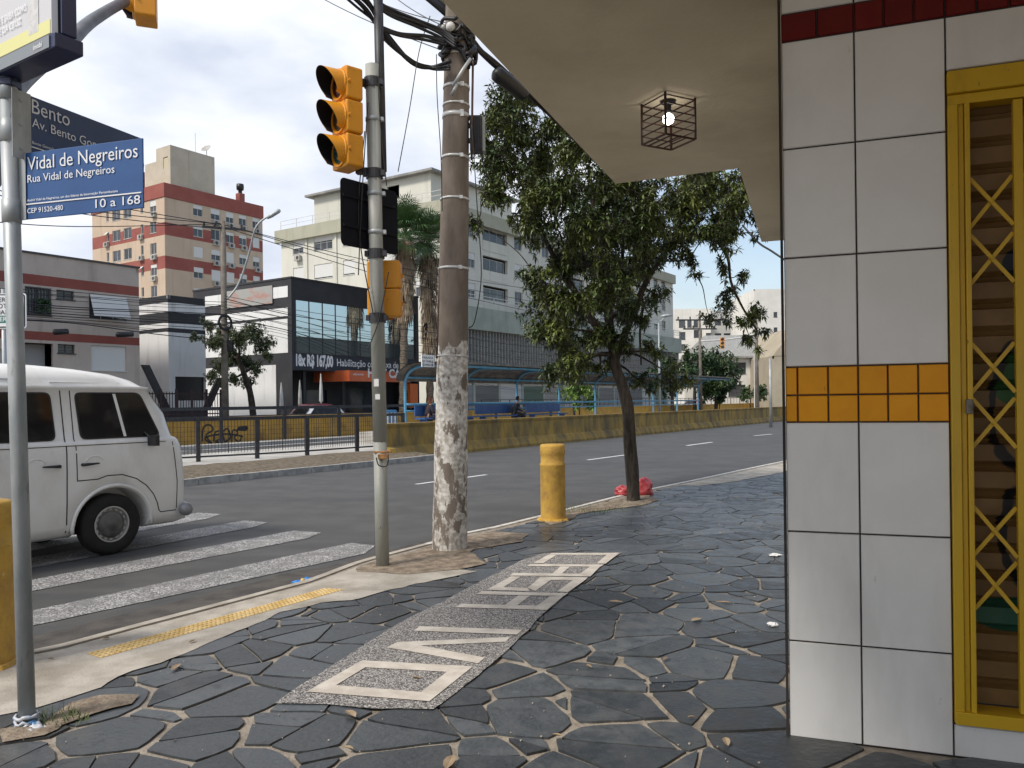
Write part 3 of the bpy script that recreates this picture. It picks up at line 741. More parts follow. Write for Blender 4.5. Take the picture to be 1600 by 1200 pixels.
# rolling shutter with slats and faded spray paint
def shutter_mat():
    m = mat('shutter_paint', (.175, .10, .032), (.23, .135, .05), scale=4, rough=.55)
    t = m.node_tree; l = t.links; b = t.nodes['Principled BSDF']; prev = b.inputs['Base Color'].links[0].from_socket
    geo = t.nodes.new('ShaderNodeNewGeometry')
    def blob(center, rad, colr, prev, scale=6, dist=.5, ring=None):
        mpn = t.nodes.new('ShaderNodeMapping'); mpn.inputs['Location'].default_value = [-center[i]/rad[i] for i in range(3)]; mpn.inputs['Scale'].default_value = [1/r for r in rad]
        l.new(geo.outputs['Position'], mpn.inputs[0])
        nz = t.nodes.new('ShaderNodeTexNoise'); nz.inputs['Scale'].default_value = scale; l.new(geo.outputs['Position'], nz.inputs[0])
        ln = t.nodes.new('ShaderNodeVectorMath'); ln.operation = 'LENGTH'; l.new(mpn.outputs[0], ln.inputs[0])
        ad = t.nodes.new('ShaderNodeMath'); ad.operation = 'MULTIPLY_ADD'; ad.inputs[1].default_value = dist; l.new(nz.outputs[0], ad.inputs[0]); l.new(ln.outputs['Value'], ad.inputs[2])
        rp = t.nodes.new('ShaderNodeValToRGB'); e = rp.color_ramp.elements
        if ring is None:
            e[0].position = .98; e[1].position = 1.02; e[0].color = (1, 1, 1, 1); e[1].color = (0, 0, 0, 1)
            sc_ = 1.0
        else:
            e[0].position = ring-.10; e[0].color = (0, 0, 0, 1); e[1].position = ring-.07; e[1].color = (1, 1, 1, 1)
            q = e.new(ring+.06); q.color = (1, 1, 1, 1); q = e.new(ring+.09); q.color = (0, 0, 0, 1)
        l.new(ad.outputs[0], rp.inputs[0])
        mxx = t.nodes.new('ShaderNodeMixRGB'); l.new(rp.outputs[0], mxx.inputs[0]); l.new(prev, mxx.inputs[1]); mxx.inputs[2].default_value = (*colr, 1)
        return mxx.outputs[0]
    p = lambda s, z: CO+WA*s+NW*.13+Z*z
    prev = blob(p(.97, 1.62), (.16, .5, .16), (.03, .10, .03), prev)
    prev = blob(p(.98, 1.50), (.19, .5, .44), (.012, .012, .012), prev, ring=.88, dist=.45)
    prev = blob(p(.95, .60), (.22, .5, .10), (.02, .085, .05), prev)
    prev = blob(p(1.02, .95), (.20, .5, .34), (.012, .012, .012), prev, ring=.9, dist=.5)
    prev = blob(p(.97, 2.12), (.09, .5, .10), (.015, .025, .04), prev)
    prev = blob(p(1.6, 1.3), (.3, .5, .6), (.03, .10, .03), prev); 
    l.new(prev, b.inputs['Base Color']); return m
mb = MB(); z_ = .205
while z_ < 2.84:
    P = lambda s, z, k: CO+WA*s+Z*min(z, 2.845)+NW*k
    for (za_, zb_, ka, kb) in ((0, .070, .128, .124), (.070, .078, .124, .150), (.078, .094, .150, .136), (.094, .102, .136, .150), (.102, .118, .150, .128)):
        mb.poly([P(.68, z_+za_, ka), P(WG1, z_+za_, ka), P(WG1, z_+zb_, kb), P(.68, z_+zb_, kb)])
    z_ += .118
mb.build('roller_shutter', shutter_mat(), shop)

# ceiling lamp: square wooden cage with a lit bulb
lamp = thing('ceiling_lamp', 'square brown cage lamp with lit bulb on the canopy underside', 'lamp', hz(1043, 158, HS))
hh = .27
qL, qF, qR = [hz(x_, y_, HS-hh) for x_, y_ in ((1006, 227), (1052, 235), (1084, 218))]
lc = (qL+qR)/2; lc.z = HS; hw = ((qF-qL).length+(qR-qF).length)/4
mb = MB(); t = .012
CAX = (qF-qL).normalized(); CAY = Vector((-CAX.y, CAX.x, 0))
cor = [lc+CAX*(a*hw)+CAY*(b*hw) for a, b in ((-1, -1), (1, -1), (1, 1), (-1, 1))]
for c in cor: mb.obox(c-CAX*t/2-CAY*t/2-Z*hh, CAX*t, CAY*t, Z*(hh-.001))
for k in range(6):
    zz = -.012-k*(hh-.02)/5
    th = .007
    for i in range(4):
        a, b = cor[i], cor[(i+1) % 4]; d_ = (b-a).normalized(); sd_ = d_.cross(Z)
        mb.obox(a+d_*t/2+Z*(zz)-sd_*th*.4, d_*((b-a).length-t), sd_*th*.8, Z*(-th if k < 5 else -.012))
for k in range(1, 4):
    a = cor[0]+(cor[1]-cor[0])*k/4; b = cor[3]+(cor[2]-cor[3])*k/4
    mb.obox(a-Z*(hh-.004)-CAX*.004, b-a, CAX*.008, Z*.007)
mb.build('cage', M['brown'], lamp)
mb = MB(); mb.smooth = True; mb.lathe(lc-Z*.001, -Z, [(.05, 0), (.05, .012), (.022, .02), (.02, .05), (.018, .085), (.0001, .085)], 16); mb.build('lamp_holder', M['black'], lamp)
mb = MB(); mb.smooth = True; mb.lathe(lc-Z*.082, -Z, [(.013, 0), (.024, .006), (.034, .018), (.038, .032), (.036, .048), (.026, .062), (.013, .070), (.0001, .072)], 16)
mb.build('bulb', emis('bulb_glow', (1, .96, .88), 6), lamp)
# ------------------------------------------------------------------ street name pole (near left)
B0 = hz(43, 1134)
pt = hy(12, 128, B0.y)
pole = thing('street_sign_pole', 'grey galvanised pole in the left foreground with plastic tied round its foot', 'pole', B0)
mb = MB(); mb.smooth = True
mid = B0.lerp(pt, .5)
mb.tube([B0-Z*.05, mid, pt+Z*.0], .038, 20); po = mb.build('pole', M['pole_grey'], pole)
ax_ = (pt-B0).normalized()
for f_ in (.80, .925, .99):
    mb = MB(); mb.smooth = True; mb.lathe(B0.lerp(pt, f_), ax_, [(.038, -.06), (.043, -.058), (.043, .05), (.038, .052)], 20); mb.build('collar', M['pole_grey'], pole)
mb = MB(); mb.smooth = True
rk = random.Random(5)
for k in range(3):
    z0 = .012+k*.018; ring = []
    for i in range(19):
        a = 2*math.pi*i/18; r_ = .045+rk.uniform(-.004, .010); ring.append(B0+Vector((math.cos(a)*r_, math.sin(a)*r_, z0+rk.uniform(-.01, .012))))
    mb.tube(ring, [.007+rk.uniform(-.002, .004) for _ in ring], 6)
for (dx, dy, r_) in ((.055, -.03, .022), (.085, -.05, .020), (.11, -.045, .013), (.07, -.085, .014)):
    b0 = len(mb.v); mb.ball(Vector((0, 0, 0)), 1, 12, 8)
    for q_ in range(b0, len(mb.v)):
        v_ = mb.v[q_]; d_ = 1+.7*noise.noise(v_*2.5+Vector((dx*90, 1, 2))); mb.v[q_] = B0+Vector((dx+v_.x*r_*1.3*d_, dy+v_.y*r_*d_, max(0, r_*.5+v_.z*r_*.7*d_)))
solid('plastic_wrapping', 'crumpled white and blue plastic tied round the foot of the left pole', 'litter', mb, mat('plastic_white_blue', (.50, .52, .56), (.10, .26, .50), scale=18, rough=.4, lo=.52, hi=.6))
def sign_plate(nm, label, a_top, a_bot, b_top, b_bot, matp, lines, flangepx):
    """plate hung from the pole: a = edge at the pole, b = free edge"""
    t = thing(nm, label, 'street sign', a_bot)
    u = (b_bot-a_bot); u.z = 0; L = u.length; u.normalize(); n_ = u.cross(Z)
    zt, zb_ = a_top.z, a_bot.z
    mb = MB(); O = Vector((a_bot.x, a_bot.y, zb_))
    mb.obox(O+n_*-.003, u*L, n_*-.008 if False else -n_*.008, Z*(zt-zb_)); mb.build('plate', matp, t, bevel=.003)
    mb = MB(); mb.obox(O-u*.085-Z*.004, u*.10, n_*.004, Z*(zt-zb_+.006)); 
    for f_ in (.14, .5, .86):
        mb.lathe(O-u*.04+Z*((zt-zb_)*f_)+n_*.004, n_, [(.009, 0), (.009, .005), (.0001, .007)], 6)
    mb.build('flange', M['pole_grey'], t, bevel=.001)
    H_ = zt-zb_
    for (txt, fx, fz, ch, wd, bold) in lines:
        text_mesh('lettering', txt, O+u*(L*fx)+Z*(H_*fz), u, Z, M['white'], t, height=ch*H_, width=wd*L, extrude=.0015-.003+.003, bold=bold)
    mb = MB(); mb.obox(O+u*(L*.02)+Z*(H_*.212)+n_*.0005, u*(L*.97), n_*.001, Z*(H_*.018)); mb.build('rule', M['white'], t)
    return t
aT = hy(38, 239, B0.y); aB = hy(38, 343, B0.y)
hdr = aT.z-aB.z
r1 = ray(222, 215); Yb = (aT.z-H)/r1.z
bT = CP+r1*Yb
sign_plate('street_sign', 'blue street sign reading Vidal de Negreiros in front, below the other', aT, aB, bT, Vector((bT.x, bT.y, aB.z)), M['blue_sign'],
           [('Vidal de Negreiros', .035, .73, .20, .93, 0), ('Rua Vidal de Negreiros', .035, .545, .115, .74, 0), ('André Vidal de Negreiros, um dos líderes da Insurreição Pernambucana', .03, .262, .036, .77, .006), ('CEP 91520-480', .03, .085, .075, .31, .001), ('10 a 168', .615, .065, .125, .365, 0)], 0)
aT = hy(43, 147, B0.y+.02); H2 = hdr; aB = aT-Z*H2
r1 = ray(222, 216); Yb = (aT.z-H)/r1.z; bT = CP+r1*Yb
sign_plate('street_sign', 'dark blue street sign reading Bento, partly behind the Vidal sign', aT, aB, bT, Vector((bT.x, bT.y, aB.z)), M['blue_dark'],
           [('Bento', .03, .74, .22, .30, 0), ('Av. Bento Gonçalves', .03, .53, .14, .74, 0), ('Bento Gonçalves da Silva, líder farroupilha', .03, .27, .045, .5, .004), ('CEP 91540-000', .03, .075, .08, .33, .003)], 0)
# advertising panel on top of the pole
e0 = hy(83, 74, 3.56); zb0 = e0.z; r0 = ray(0, 113); q0 = CP+r0*((zb0-H)/r0.z)
u = (e0-q0); u.z = 0; u.normalize(); n_ = u.cross(Z); L = 1.25
O = e0-u*L; TH_ = .068
ad = thing('advertising_panel', 'backlit advertising panel in dark blue housing on top of the street sign pole', 'panel', Vector((pt.x, pt.y, pt.z)))
mb = MB()
mb.obox(O, u*(L+.015), -n_*.13, Z*TH_)
mb.obox(O+Z*(TH_+.001)-n_*.01, u*.03, -n_*.10, Z*1.45); mb.obox(O+u*(L+.005)+Z*(TH_+.001)-n_*.03, u*.012, -n_*.07, Z*1.45)
mb.obox(O+u*.031+Z*(TH_+.001)-n_*.08, u*(L-.03), -n_*.02, Z*1.45); mb.obox(O+Z*(TH_+1.452), u*(L+.01), -n_*.12, Z*.05)
mb.obox(Vector((pt.x-.045, pt.y-.045, pt.z-.03)), Vector((.09, 0, 0)), Vector((0, .09, 0)), Z*(zb0-pt.z+.028))
mb.build('housing', M['navy'], ad, bevel=.010)
mb = MB(); mb.obox(O+u*.02+n_*.002+Z*.006, u*(L-.045), n_*.003, Z*.056); cst = mb.build('caption_strip', mat('panel_grey', (.22, .245, .27), rough=.5), ad)
text_mesh('lettering', 'imobi', O+u*(L-.155)+n_*.007+Z*.022, u, Z, M['white'], cst, height=.024, width=.075, bold=.01)
mb = MB(); mb.obox(O+u*.031-n_*.03+Z*(TH_+.002), u*(L-.045), n_*.028, Z*1.44); pst = mb.build('poster', emis('poster_lit', (.50, .50, .52), .10), ad)
mb = MB(); mb.obox(O+u*.033-n_*.001+Z*(TH_+.003), u*(L-.055), n_*.002, Z*.062); mb.build('poster_band', emis('poster_band_yellow', (.62, .60, .28), .08), pst)
LT = M['white']
text_mesh('lettering', 'LEIA O QR CODE E SAIBA COMO', O+u*(L-.72)+n_*.003+Z*(TH_+.155), u, Z, LT, pst, height=.034, width=.50, bold=.01)
text_mesh('lettering', 'MIRANTE DA CRUZ', O+u*(L-.62)+n_*.003+Z*(TH_+.105), u, Z, LT, pst, height=.032, width=.35, bold=.01)
mb = MB(); mb.obox(O+u*(L-.205)-n_*.001+Z*(TH_+.035), u*.085, n_*.0025, Z*.15); mb.build('card', mat('card_grey', (.52, .52, .52), (.62, .62, .62), scale=40, rough=.6), pst)

# ------------------------------------------------------------------ mast arm with signal over the avenue (top left)
ma_ = thing('mast_arm', 'curved dark grey traffic light mast arm behind the advertising panel', 'mast', (-3.75, 4.15, 0))
path = [Vector((-3.75, 4.15, -.03)), Vector((-3.75, 4.15, 2.2)), hy(-38, 300, 4.6), hy(-2, 205, 5.0), hy(12, 165, 5.3), hy(32, 130, 5.6), hy(75, 92, 6.2), hy(112, 62, 6.6), hy(132, 42, 6.9), hy(152, 27, 7.2), hy(190, 5, 7.7), hy(250, -22, 8.4)]
# smooth the path
def catmull(P, n=6):
    out = []; Q = [P[0]]+P+[P[-1]]
    for i in range(1, len(Q)-2):
        for k in range(n):
            t = k/n; a, b, c, d = Q[i-1], Q[i], Q[i+1], Q[i+2]
            out.append(.5*((2*b)+(c-a)*t+(2*a-5*b+4*c-d)*t*t+(3*b-3*c+d-a)*t**3))
    out.append(P[-1]); return out
pp = catmull(path); mb = MB(); mb.smooth = True; mb.tube(pp, [.075-.03*i/len(pp) for i in range(len(pp))], 16)
mb.build('arm', mat('mast_grey', (.13, .135, .15), (.18, .185, .2), scale=5, rough=.5, metal=.2), ma_)

def signal_head(name, label, P, face, nsec, secH, group=None, w_=.30, dep=.2, lensdir=1, visor=True):
    """P = bottom centre of the housing's rear; face = direction the lenses look"""
    f = Vector(face).normalized(); r = f.cross(Z).normalized()
    t = thing(name, label, 'traffic light', P, 0, group)
    for k in range(nsec):
        z0 = P.z+k*secH; c = Vector((P.x, P.y, 0))
        mb = MB()
        mb.prism([c+r*a+Z*(z0+b) for a, b in ((-w_/2, .012), (-w_/2+.03, 0), (w_/2-.03, 0), (w_/2, .012), (w_/2, secH-.016), (w_/2-.03, secH-.004), (-w_/2+.03, secH-.004), (-w_/2, secH-.016))], f*dep)
        sec = mb.build('housing', M['signal'], t, bevel=.012)
        mb = MB(); cc_ = c+Z*(z0+secH/2)+f*dep
        mb.lathe(cc_, f, [(w_*.49, 0), (w_*.49, .015), (w_*.44, .02), (w_*.42, .0)], 24)
        for sg in (-1, 1):
            mb.lathe(c+r*(sg*(w_/2+.006))+f*(dep-.03)+Z*(z0+secH*.5), Z, [(.008, -.02), (.008, .02)], 8)
            mb.lathe(c+f*(dep-.02)+r*(w_/2+.0)*sg+Z*(z0+secH*.5), r*sg, [(.012, 0), (.012, .016), (.0001, .016)], 6)
        mb.build('door', M['signal'], sec, bevel=.003)
        mb = MB(); mb.smooth = True; mb.lathe(cc_, f, [(w_*.40, .0), (w_*.36, .012), (w_*.2, .024), (.0001, .03)], 24)
        mb.build('lens', mat('lens_%d_%d' % (len(MATS), k), [(.010, .045, .04), (.04, .025, .006), (.035, .006, .005)][k % 3], rough=.25), sec)
        if visor:
            mb = MB(); mb.smooth = True; n_ = 28; Rv = w_*.455
            for side in (0, 1):
                b0 = len(mb.v); mb.m = side
                for i in range(n_+1):
                    a = math.pi*(-.30)+math.pi*1.60*i/n_
                    Lv = .125+.085*max(-.5, math.sin(a))
                    if i in (0, n_): Lv = .03
                    rad = (Rv - side*.006)
                    d2 = r*(math.cos(a)*rad)+Z*(math.sin(a)*rad)
                    mb.v.append(cc_+d2+f*.002); mb.v.append(cc_+d2*1.0+f*Lv-Z*.012)
                for i in range(n_):
                    q = [b0+2*i, b0+2*i+1, b0+2*i+3, b0+2*i+2]
                    mb.face(q if not side else q[::-1])
            mb.build('visor', [M['signal'], M['blackmatte']], sec)
    return t
f0 = Vector((-.93, -.36, 0))
p_ = hy(237, 36, 7.95)
signal_head('traffic_light', 'yellow traffic light hanging from the mast arm at the top left', p_+f0*-.05, f0, 3, .33)

# ------------------------------------------------------------------ signal pole
SB = hz(598, 885); ST = hy(581.5, 102, SB.y)
sp = thing('signal_pole', 'grey green painted traffic light pole at the kerb beside the crossing', 'pole', SB)
mb = MB(); mb.smooth = True
def lerp3(f): return SB.lerp(ST, f)
zf = lambda y: (885-y)/783.0
mb.tube([SB-Z*.05, lerp3(zf(690))], [.064, .064], 24); mb.tube([lerp3(zf(690)), ST], .066, 24)
mb.build('pole', M['pole_green'], sp)
for y_ in (187, 303, 363):
    mb = MB(); mb.smooth = True; mb.lathe(lerp3(zf(y_)), Z, [(.067, -.02), (.074, -.018), (.074, .018), (.067, .02)], 20); mb.smooth = False
    mb.box(lerp3(zf(y_))+Vector((.085, 0, 0)), (.03, .05, .035)); mb.build('clamp', M['pole_grey'], sp)

mb = MB(); mb.smooth = True
p1 = hy(597, 268, SB.y+.15); p2 = hy(590, -40, SB.y+.15)
mb.tube([p1, p2], .046, 14); mb.build('extension_pipe', M['dark_metal'], sp)
for y_ in (130, 272, 397, 497):
    mb = MB(); c = lerp3(zf(y_)); mb.lathe(c, Z, [(.068, -.045), (.080, -.045), (.080, .045), (.068, .045)], 18)
    for sgn in (-1, 1): mb.box(c+Vector((.085*sgn, -.02, 0)), (.035, .06, .05))
    mb.build('bracket', M['dark_metal'], sp)
for a, b, c_ in (((575, 160), (566, 300), (560, 430)), ((597, 20), (592, 150), (604, 290)), ((570, 205), (560, 350), (583, 490)), ((607, 425), (592, 500), (575, 545))):
    mb = MB(); pts_ = catmull([hy(*q, SB.y-.09) for q in (a, b, c_)], 6); mb.tube(pts_, .0055, 5); mb.build('loose_wire', M['cable'], sp)
mb = MB(); mb.tube(catmull([hy(588, 715, SB.y-.09), hy(592, 727, SB.y-.1), hy(604, 728, SB.y-.1), hy(607, 716, SB.y-.09)], 5), .006, 5)
mb.build('loose_wire', M['cable'], sp)
mb = MB(); mb.box(hy(599, 713, SB.y-.06), (.10, .05, .045)); mb.box(hy(598, 706, SB.y-.05), (.17, .03, .02)); mb.build('push_button', mat('button_orange', (.45, .22, .06), (.2, .1, .05), scale=20), sp, bevel=.006)
mb = MB()
for (x_, y_, w_, h_) in ((594, 598, .05, .07), (596, 620, .05, .05)): 
    c = hy(x_-6, y_, SB.y-.067); mb.box(c, (.045, .004, h_))
mb.build('sticker', M['paper'], sp)
ff = Vector((-.76, -.65, 0)).normalized()
sg_top = hy(553, 268, SB.y-.02)
sg = signal_head('traffic_light', 'yellow three lamp traffic light at the head of the kerb pole', Vector((sg_top.x+.02, sg_top.y, sg_top.z)), ff, 3, .312, w_=.30, dep=.17)
mb = MB()
for y_ in (130, 268):
    c = lerp3(zf(y_)); a = sg.location; q = Vector((a.x, a.y, c.z)); d_ = q-c; mb.obox(c-Z*.03+Vector((0, -.03, 0)), d_, Vector((.01, .06, 0)), Z*.06)
mb.build('mounting_arm', M['dark_metal'], sg)
# back of a square sign board
a0 = hy(530, 272.5, 7.30); a1 = hy(530, 380, 7.30); b0_ = hy(620, 304, 7.87)
bu = b0_-a0; bu.z = 0; Lb = bu.length; bu.normalize(); hb = a0.z-a1.z
sb = thing('sign_board', 'black back of a square road sign on the kerb pole', 'sign', a1)
mb = MB(); rr = .05; ol = []
for cx_, cz_, a_s in ((rr, rr, 180), (Lb-rr, rr, 270), (Lb-rr, hb-rr, 0), (rr, hb-rr, 90)):
    for k in range(6):
        a = R(a_s+18*k); ol.append(Vector((a1.x, a1.y, a1.z))+bu*(cx_+rr*math.cos(a))+Z*(cz_+rr*math.sin(a))+Vector((0, .07, 0)))
mb.prism(ol, bu.cross(Z)*.004); mb.build('plate', M['blackmatte'], sb)
mb = MB()
for f_ in (.28, .72): mb.obox(Vector((a1.x, a1.y, a1.z))+Vector((0, .06, 0))+bu*.03+Z*(hb*f_), bu*(Lb-.06), bu.cross(Z)*.018, Z*.028)
for q in ((.38, .62), (.72, .5)): mb.lathe(Vector((a1.x, a1.y, a1.z))+Vector((0, .064, 0))+bu*(Lb*q[0])+Z*(hb*q[1]), bu.cross(Z), [(.007, 0), (.007, .006), (.0001, .006)], 6)
mb.build('rail', M['blackmatte'], sb)
# pedestrian signal heads seen from behind
pf = Vector((.12, .99, 0)).normalized()
q = hy(601, 495, SB.y+.13)
sg2 = signal_head('pedestrian_signal', 'yellow two lamp pedestrian signal seen from behind on the kerb pole', Vector((q.x-.005, q.y-.02, q.z)), Vector((.02, 1, 0)), 2, .275, w_=.32, dep=.16, visor=False)

# ------------------------------------------------------------------ big concrete utility pole
UB = hz(702.5, 858); UM = hy(714, 80, UB.y+.02)
up_ = thing('utility_pole', 'thick concrete utility pole with peeling white posters, beside the crossing', 'pole', UB)
def upt(f): return UB+(UM-UB)*f
r0_, r1_ = 27.5/F*UB.y, 19.5/F*UB.y
def upr(f): return r0_+(r1_-r0_)*f
def pole_mat():
    m = mat('pole_concrete', (.145, .118, .095), (.21, .175, .145), scale=6, rough=.9, bump=.35, bscale=30, stretch=(1, 1, .35), detail=9)
    t = m.node_tree; l = t.links; b = t.nodes['Principled BSDF']; prev = b.inputs['Base Color'].links[0].from_socket
    geo = t.nodes.new('ShaderNodeNewGeometry'); s = t.nodes.new('ShaderNodeSeparateXYZ'); l.new(geo.outputs['Position'], s.inputs[0])
    mp_ = t.nodes.new('ShaderNodeMapping'); mp_.inputs['Scale'].default_value = (1, 1, .5); l.new(geo.outputs['Position'], mp_.inputs[0])
    nz = t.nodes.new('ShaderNodeTexNoise'); nz.inputs['Scale'].default_value = 9; nz.inputs['Detail'].default_value = 9; nz.inputs['Roughness'].default_value = .65; l.new(mp_.outputs[0], nz.inputs[0])
    nzz = t.nodes.new('ShaderNodeTexNoise'); nzz.inputs['Scale'].default_value = 2.4; nzz.inputs['Detail'].default_value = 3; l.new(geo.outputs['Position'], nzz.inputs[0])
    # old white paint and paper up to ~2.3 m, peeling
    a = t.nodes.new('ShaderNodeMapRange'); a.inputs[1].default_value = 2.36; a.inputs[2].default_value = 2.12; a.inputs[3].default_value = -.5; a.inputs[4].default_value = .12; l.new(s.outputs[2], a.inputs[0])
    d1 = t.nodes.new('ShaderNodeMath'); d1.operation = 'ADD'; l.new(nz.outputs[0], d1.inputs[0]); l.new(a.outputs[0], d1.inputs[1])
    d2 = t.nodes.new('ShaderNodeMath'); d2.operation = 'MULTIPLY_ADD'; d2.inputs[1].default_value = .35; l.new(nzz.outputs[0], d2.inputs[0]); l.new(d1.outputs[0], d2.inputs[2])
    rp = t.nodes.new('ShaderNodeValToRGB'); rp.color_ramp.elements[0].position = .735; rp.color_ramp.elements[1].position = .765; l.new(d2.outputs[0], rp.inputs[0])
    pc = t.nodes.new('ShaderNodeTexNoise'); pc.inputs['Scale'].default_value = 22; pc.inputs['Detail'].default_value = 6; l.new(geo.outputs['Position'], pc.inputs[0])
    rc = t.nodes.new('ShaderNodeValToRGB'); rc.color_ramp.elements[0].position = .4; rc.color_ramp.elements[1].position = .62; rc.color_ramp.elements[0].color = (.36, .33, .29, 1); rc.color_ramp.elements[1].color = (.66, .64, .60, 1); l.new(pc.outputs[0], rc.inputs[0])
    mx_ = t.nodes.new('ShaderNodeMixRGB'); l.new(rp.outputs[0], mx_.inputs[0]); l.new(prev, mx_.inputs[1]); l.new(rc.outputs[0], mx_.inputs[2]); l.new(mx_.outputs[0], b.inputs['Base Color'])
    bm_ = [n for n in t.nodes if n.type == 'BUMP'][0]
    b2 = t.nodes.new('ShaderNodeBump'); b2.inputs['Strength'].default_value = .6; b2.inputs['Distance'].default_value = .006; l.new(rp.outputs[0], b2.inputs['Height']); l.new(bm_.outputs[0], b2.inputs['Normal']); l.new(b2.outputs[0], b.inputs['Normal'])
    return m
mb = MB(); mb.smooth = True
fs = [-.02]+[i/24*1.55 for i in range(25)]
mb.tube([upt(f) for f in fs], [upr(f)+(.004*math.sin(f*40) if f < .3 else 0) for f in fs], 32); mb.build('shaft', pole_mat(), up_)
zfu = lambda y: (858-y)/778.0
axu = (UM-UB).normalized()
for y_, h_ in ((88, .014), (138, .014), (166, .009), (183, .022), (248, .012), (313, .010), (421, .012), (557, .006)):
    mb = MB(); mb.smooth = True; f = zfu(y_); r_ = upr(f); mb.lathe(upt(f), axu, [(r_, -h_), (r_+.007, -h_), (r_+.007, h_), (r_, h_)], 28)
    mb.smooth = False; mb.box(upt(f)+Vector((r_*.5, -r_*.88, 0)), (.04, .02, h_*3.2)); mb.build('steel_band', M['band'], up_)
mb = MB(); mb.smooth = True
mb.tube([hy(688, 418, UB.y-.05), hy(686, 470, UB.y-.05), hy(684, 560, UB.y-.05)], .016, 8); mb.build('conduit', mat('conduit_brown2', (.07, .035, .025), rough=.6), up_); mb = MB(); mb.smooth = True; mb.tube([hy(739, 95, UB.y-.1), hy(738, 160, UB.y-.1), hy(737, 250, UB.y-.08)], .012, 8); mb.build('conduit', mat('conduit_brown', (.07, .035, .025), rough=.6), up_)
mb = MB(); rk = random.Random(2)
for k in range(14):
    y0 = rk.uniform(38, 92); pts_ = []
    for i in range(12):
        a = R(170+rk.uniform(-20, 20)+i*19*(1 if k % 2 else -1)); f = zfu(y0+i*rk.uniform(-2, 2.2)); r_ = upr(f)+rk.uniform(.01, .07); pts_.append(upt(f)+Vector((math.cos(a)*r_, math.sin(a)*r_, rk.uniform(-.03, .03))))
    mb.smooth = True; mb.tube(catmull(pts_, 3), rk.choice([.010, .015, .02]), 6)
mb.build('cable_knot', M['cable'], up_)
mb = MB(); mb.smooth = True
mb.tube([hy(735, 92, UB.y-.14), hy(724, 108, UB.y-.2), hy(708, 134, UB.y-.2)], .018, 6); mb.tube([hy(714, 132, UB.y-.2), hy(706, 148, UB.y-.2)], .018, 6)
mb.build('bracket_arm', M['pole_grey'], up_); mb = MB(); mb.smooth = True; mb.ball(hy(704, 42, UB.y-.15), .05, 12, 8); mb.build('insulator', M['frame_w'], up_); mb = MB(); mb.smooth = True; mb.ball(hy(694, 44, UB.y-.1), .04, 12, 8); mb.build('insulator', mat('porcelain_grey', (.34, .33, .31), (.2, .19, .18), scale=20, rough=.4), up_)
tb = thing('terminal_box', 'dark finned terminal box strapped to the right of the utility pole', 'box', hy(746, 240, UB.y+.05))
c = hy(744, 211, UB.y+.05)
mb = MB(); mb.box(c, (.13, .16, .37)); [mb.box(c+Vector((-.055+.022*k, -.09, 0)), (.006, .03, .35)) for k in range(6)]; mb.build('case', M['dark_metal'], tb, bevel=.006)
mb = MB(); mb.box(c+Vector((.082, 0, -.01)), (.028, .13, .36)); mb.box(c-Vector((.09, 0, .06)), (.06, .03, .05)); mb.box(c-Vector((.09, 0, -.10)), (.06, .03, .05)); mb.build('side_plate', M['pole_green'], tb)
j0, j1 = hy(772, 112, 9.0), hy(822, 150, 9.4)
mb = MB(); mb.smooth = True; mb.tube([j0, j0.lerp(j1, .04), j0.lerp(j1, .08), j0.lerp(j1, .9), j0.lerp(j1, .96), j1], [.03, .06, .085, .085, .06, .03], 14)
solid('cable_joint', 'long black cable splice case hanging under the canopy edge', 'splice case', mb, M['black'])

# ------------------------------------------------------------------ cables
CG = 'overhead cables'
def cable(label, pts_, r, group=CG, sag=0, n=10):
    if len(pts_) == 2 and sag:
        a, b = pts_; pts_ = [a.lerp(b, i/n)-Z*sag*4*(i/n)*(1-i/n) for i in range(n+1)]
    else: pts_ = catmull(pts_, 7)
    mb = MB(); mb.smooth = True; mb.tube(pts_, r, 6); return solid('overhead_cable', label, 'cable', mb, M['cable'], group)
yb = UB.y
TK = 'thick black cable in the bundle sagging from the top left to the utility pole'
rk = random.Random(4)
for k in range(5):
    j = lambda s_: rk.uniform(-s_, s_)
    cable(TK, [hy(520+k*9, -20+j(3), 7.6), hy(560+k*6+j(3), 12+j(4), 7.8), hy(600+j(4), 46+k*3+j(3), 8.0), hy(640+j(3), 88+k*2+j(5), 8.2), hy(672+j(3), 106+j(3), 8.35), hy(704+j(2), 108-k*4+j(3), yb-.22)], .013 if k < 3 else .02)
for k in range(4):
    cable(TK, [hy(566+k*4, -20, 7.7), hy(600, 10+k*3+j(2), 7.9), hy(650+j(3), 32+k*3+j(3), 8.1), hy(688, 45+k*5+j(3), yb-.2), hy(712, 62+k*4, yb-.22)], .016)
for k in range(3):
    cable(TK, [hy(596, 42+k*2, 7.9), hy(625, 53+k+j(2), 8.0), hy(665, 57+k*2+j(2), 8.2), hy(695, 64+k*3, yb-.2)], .015)
for k in range(6):
    cable('black cable running along the canopy edge behind the utility pole', [hy(640+k*8, -25, 8.6+.1*k), hy(700+k*3, 22+j(4), 8.75), hy(735+j(3), 62+j(5), 8.85), hy(780+j(4), 108+j(6), 9.1), hy(840+j(4), 158+j(6), 9.6), hy(905, 222+j(5), 10.3)], rk.choice([.012, .018, .026]))
cable('thin wire hanging in a curve from the bundle down to the black sign board', [hy(672, 25, 8.2), hy(655, 80, 8.2), hy(640, 170, 8.1), hy(622, 268, 7.9)], .005)
cable('thin wire hanging down the left side of the utility pole', [hy(682, 85, 8.2), hy(683, 150, 8.2), hy(689, 245, 8.2), hy(691, 330, 8.2)], .005)
cable('thin wire looping down the right side of the utility pole', [hy(737, 190, 8.35), hy(746, 330, 8.3), hy(752, 430, 8.3), hy(742, 500, 8.3), hy(733, 512, 8.35)], .006)
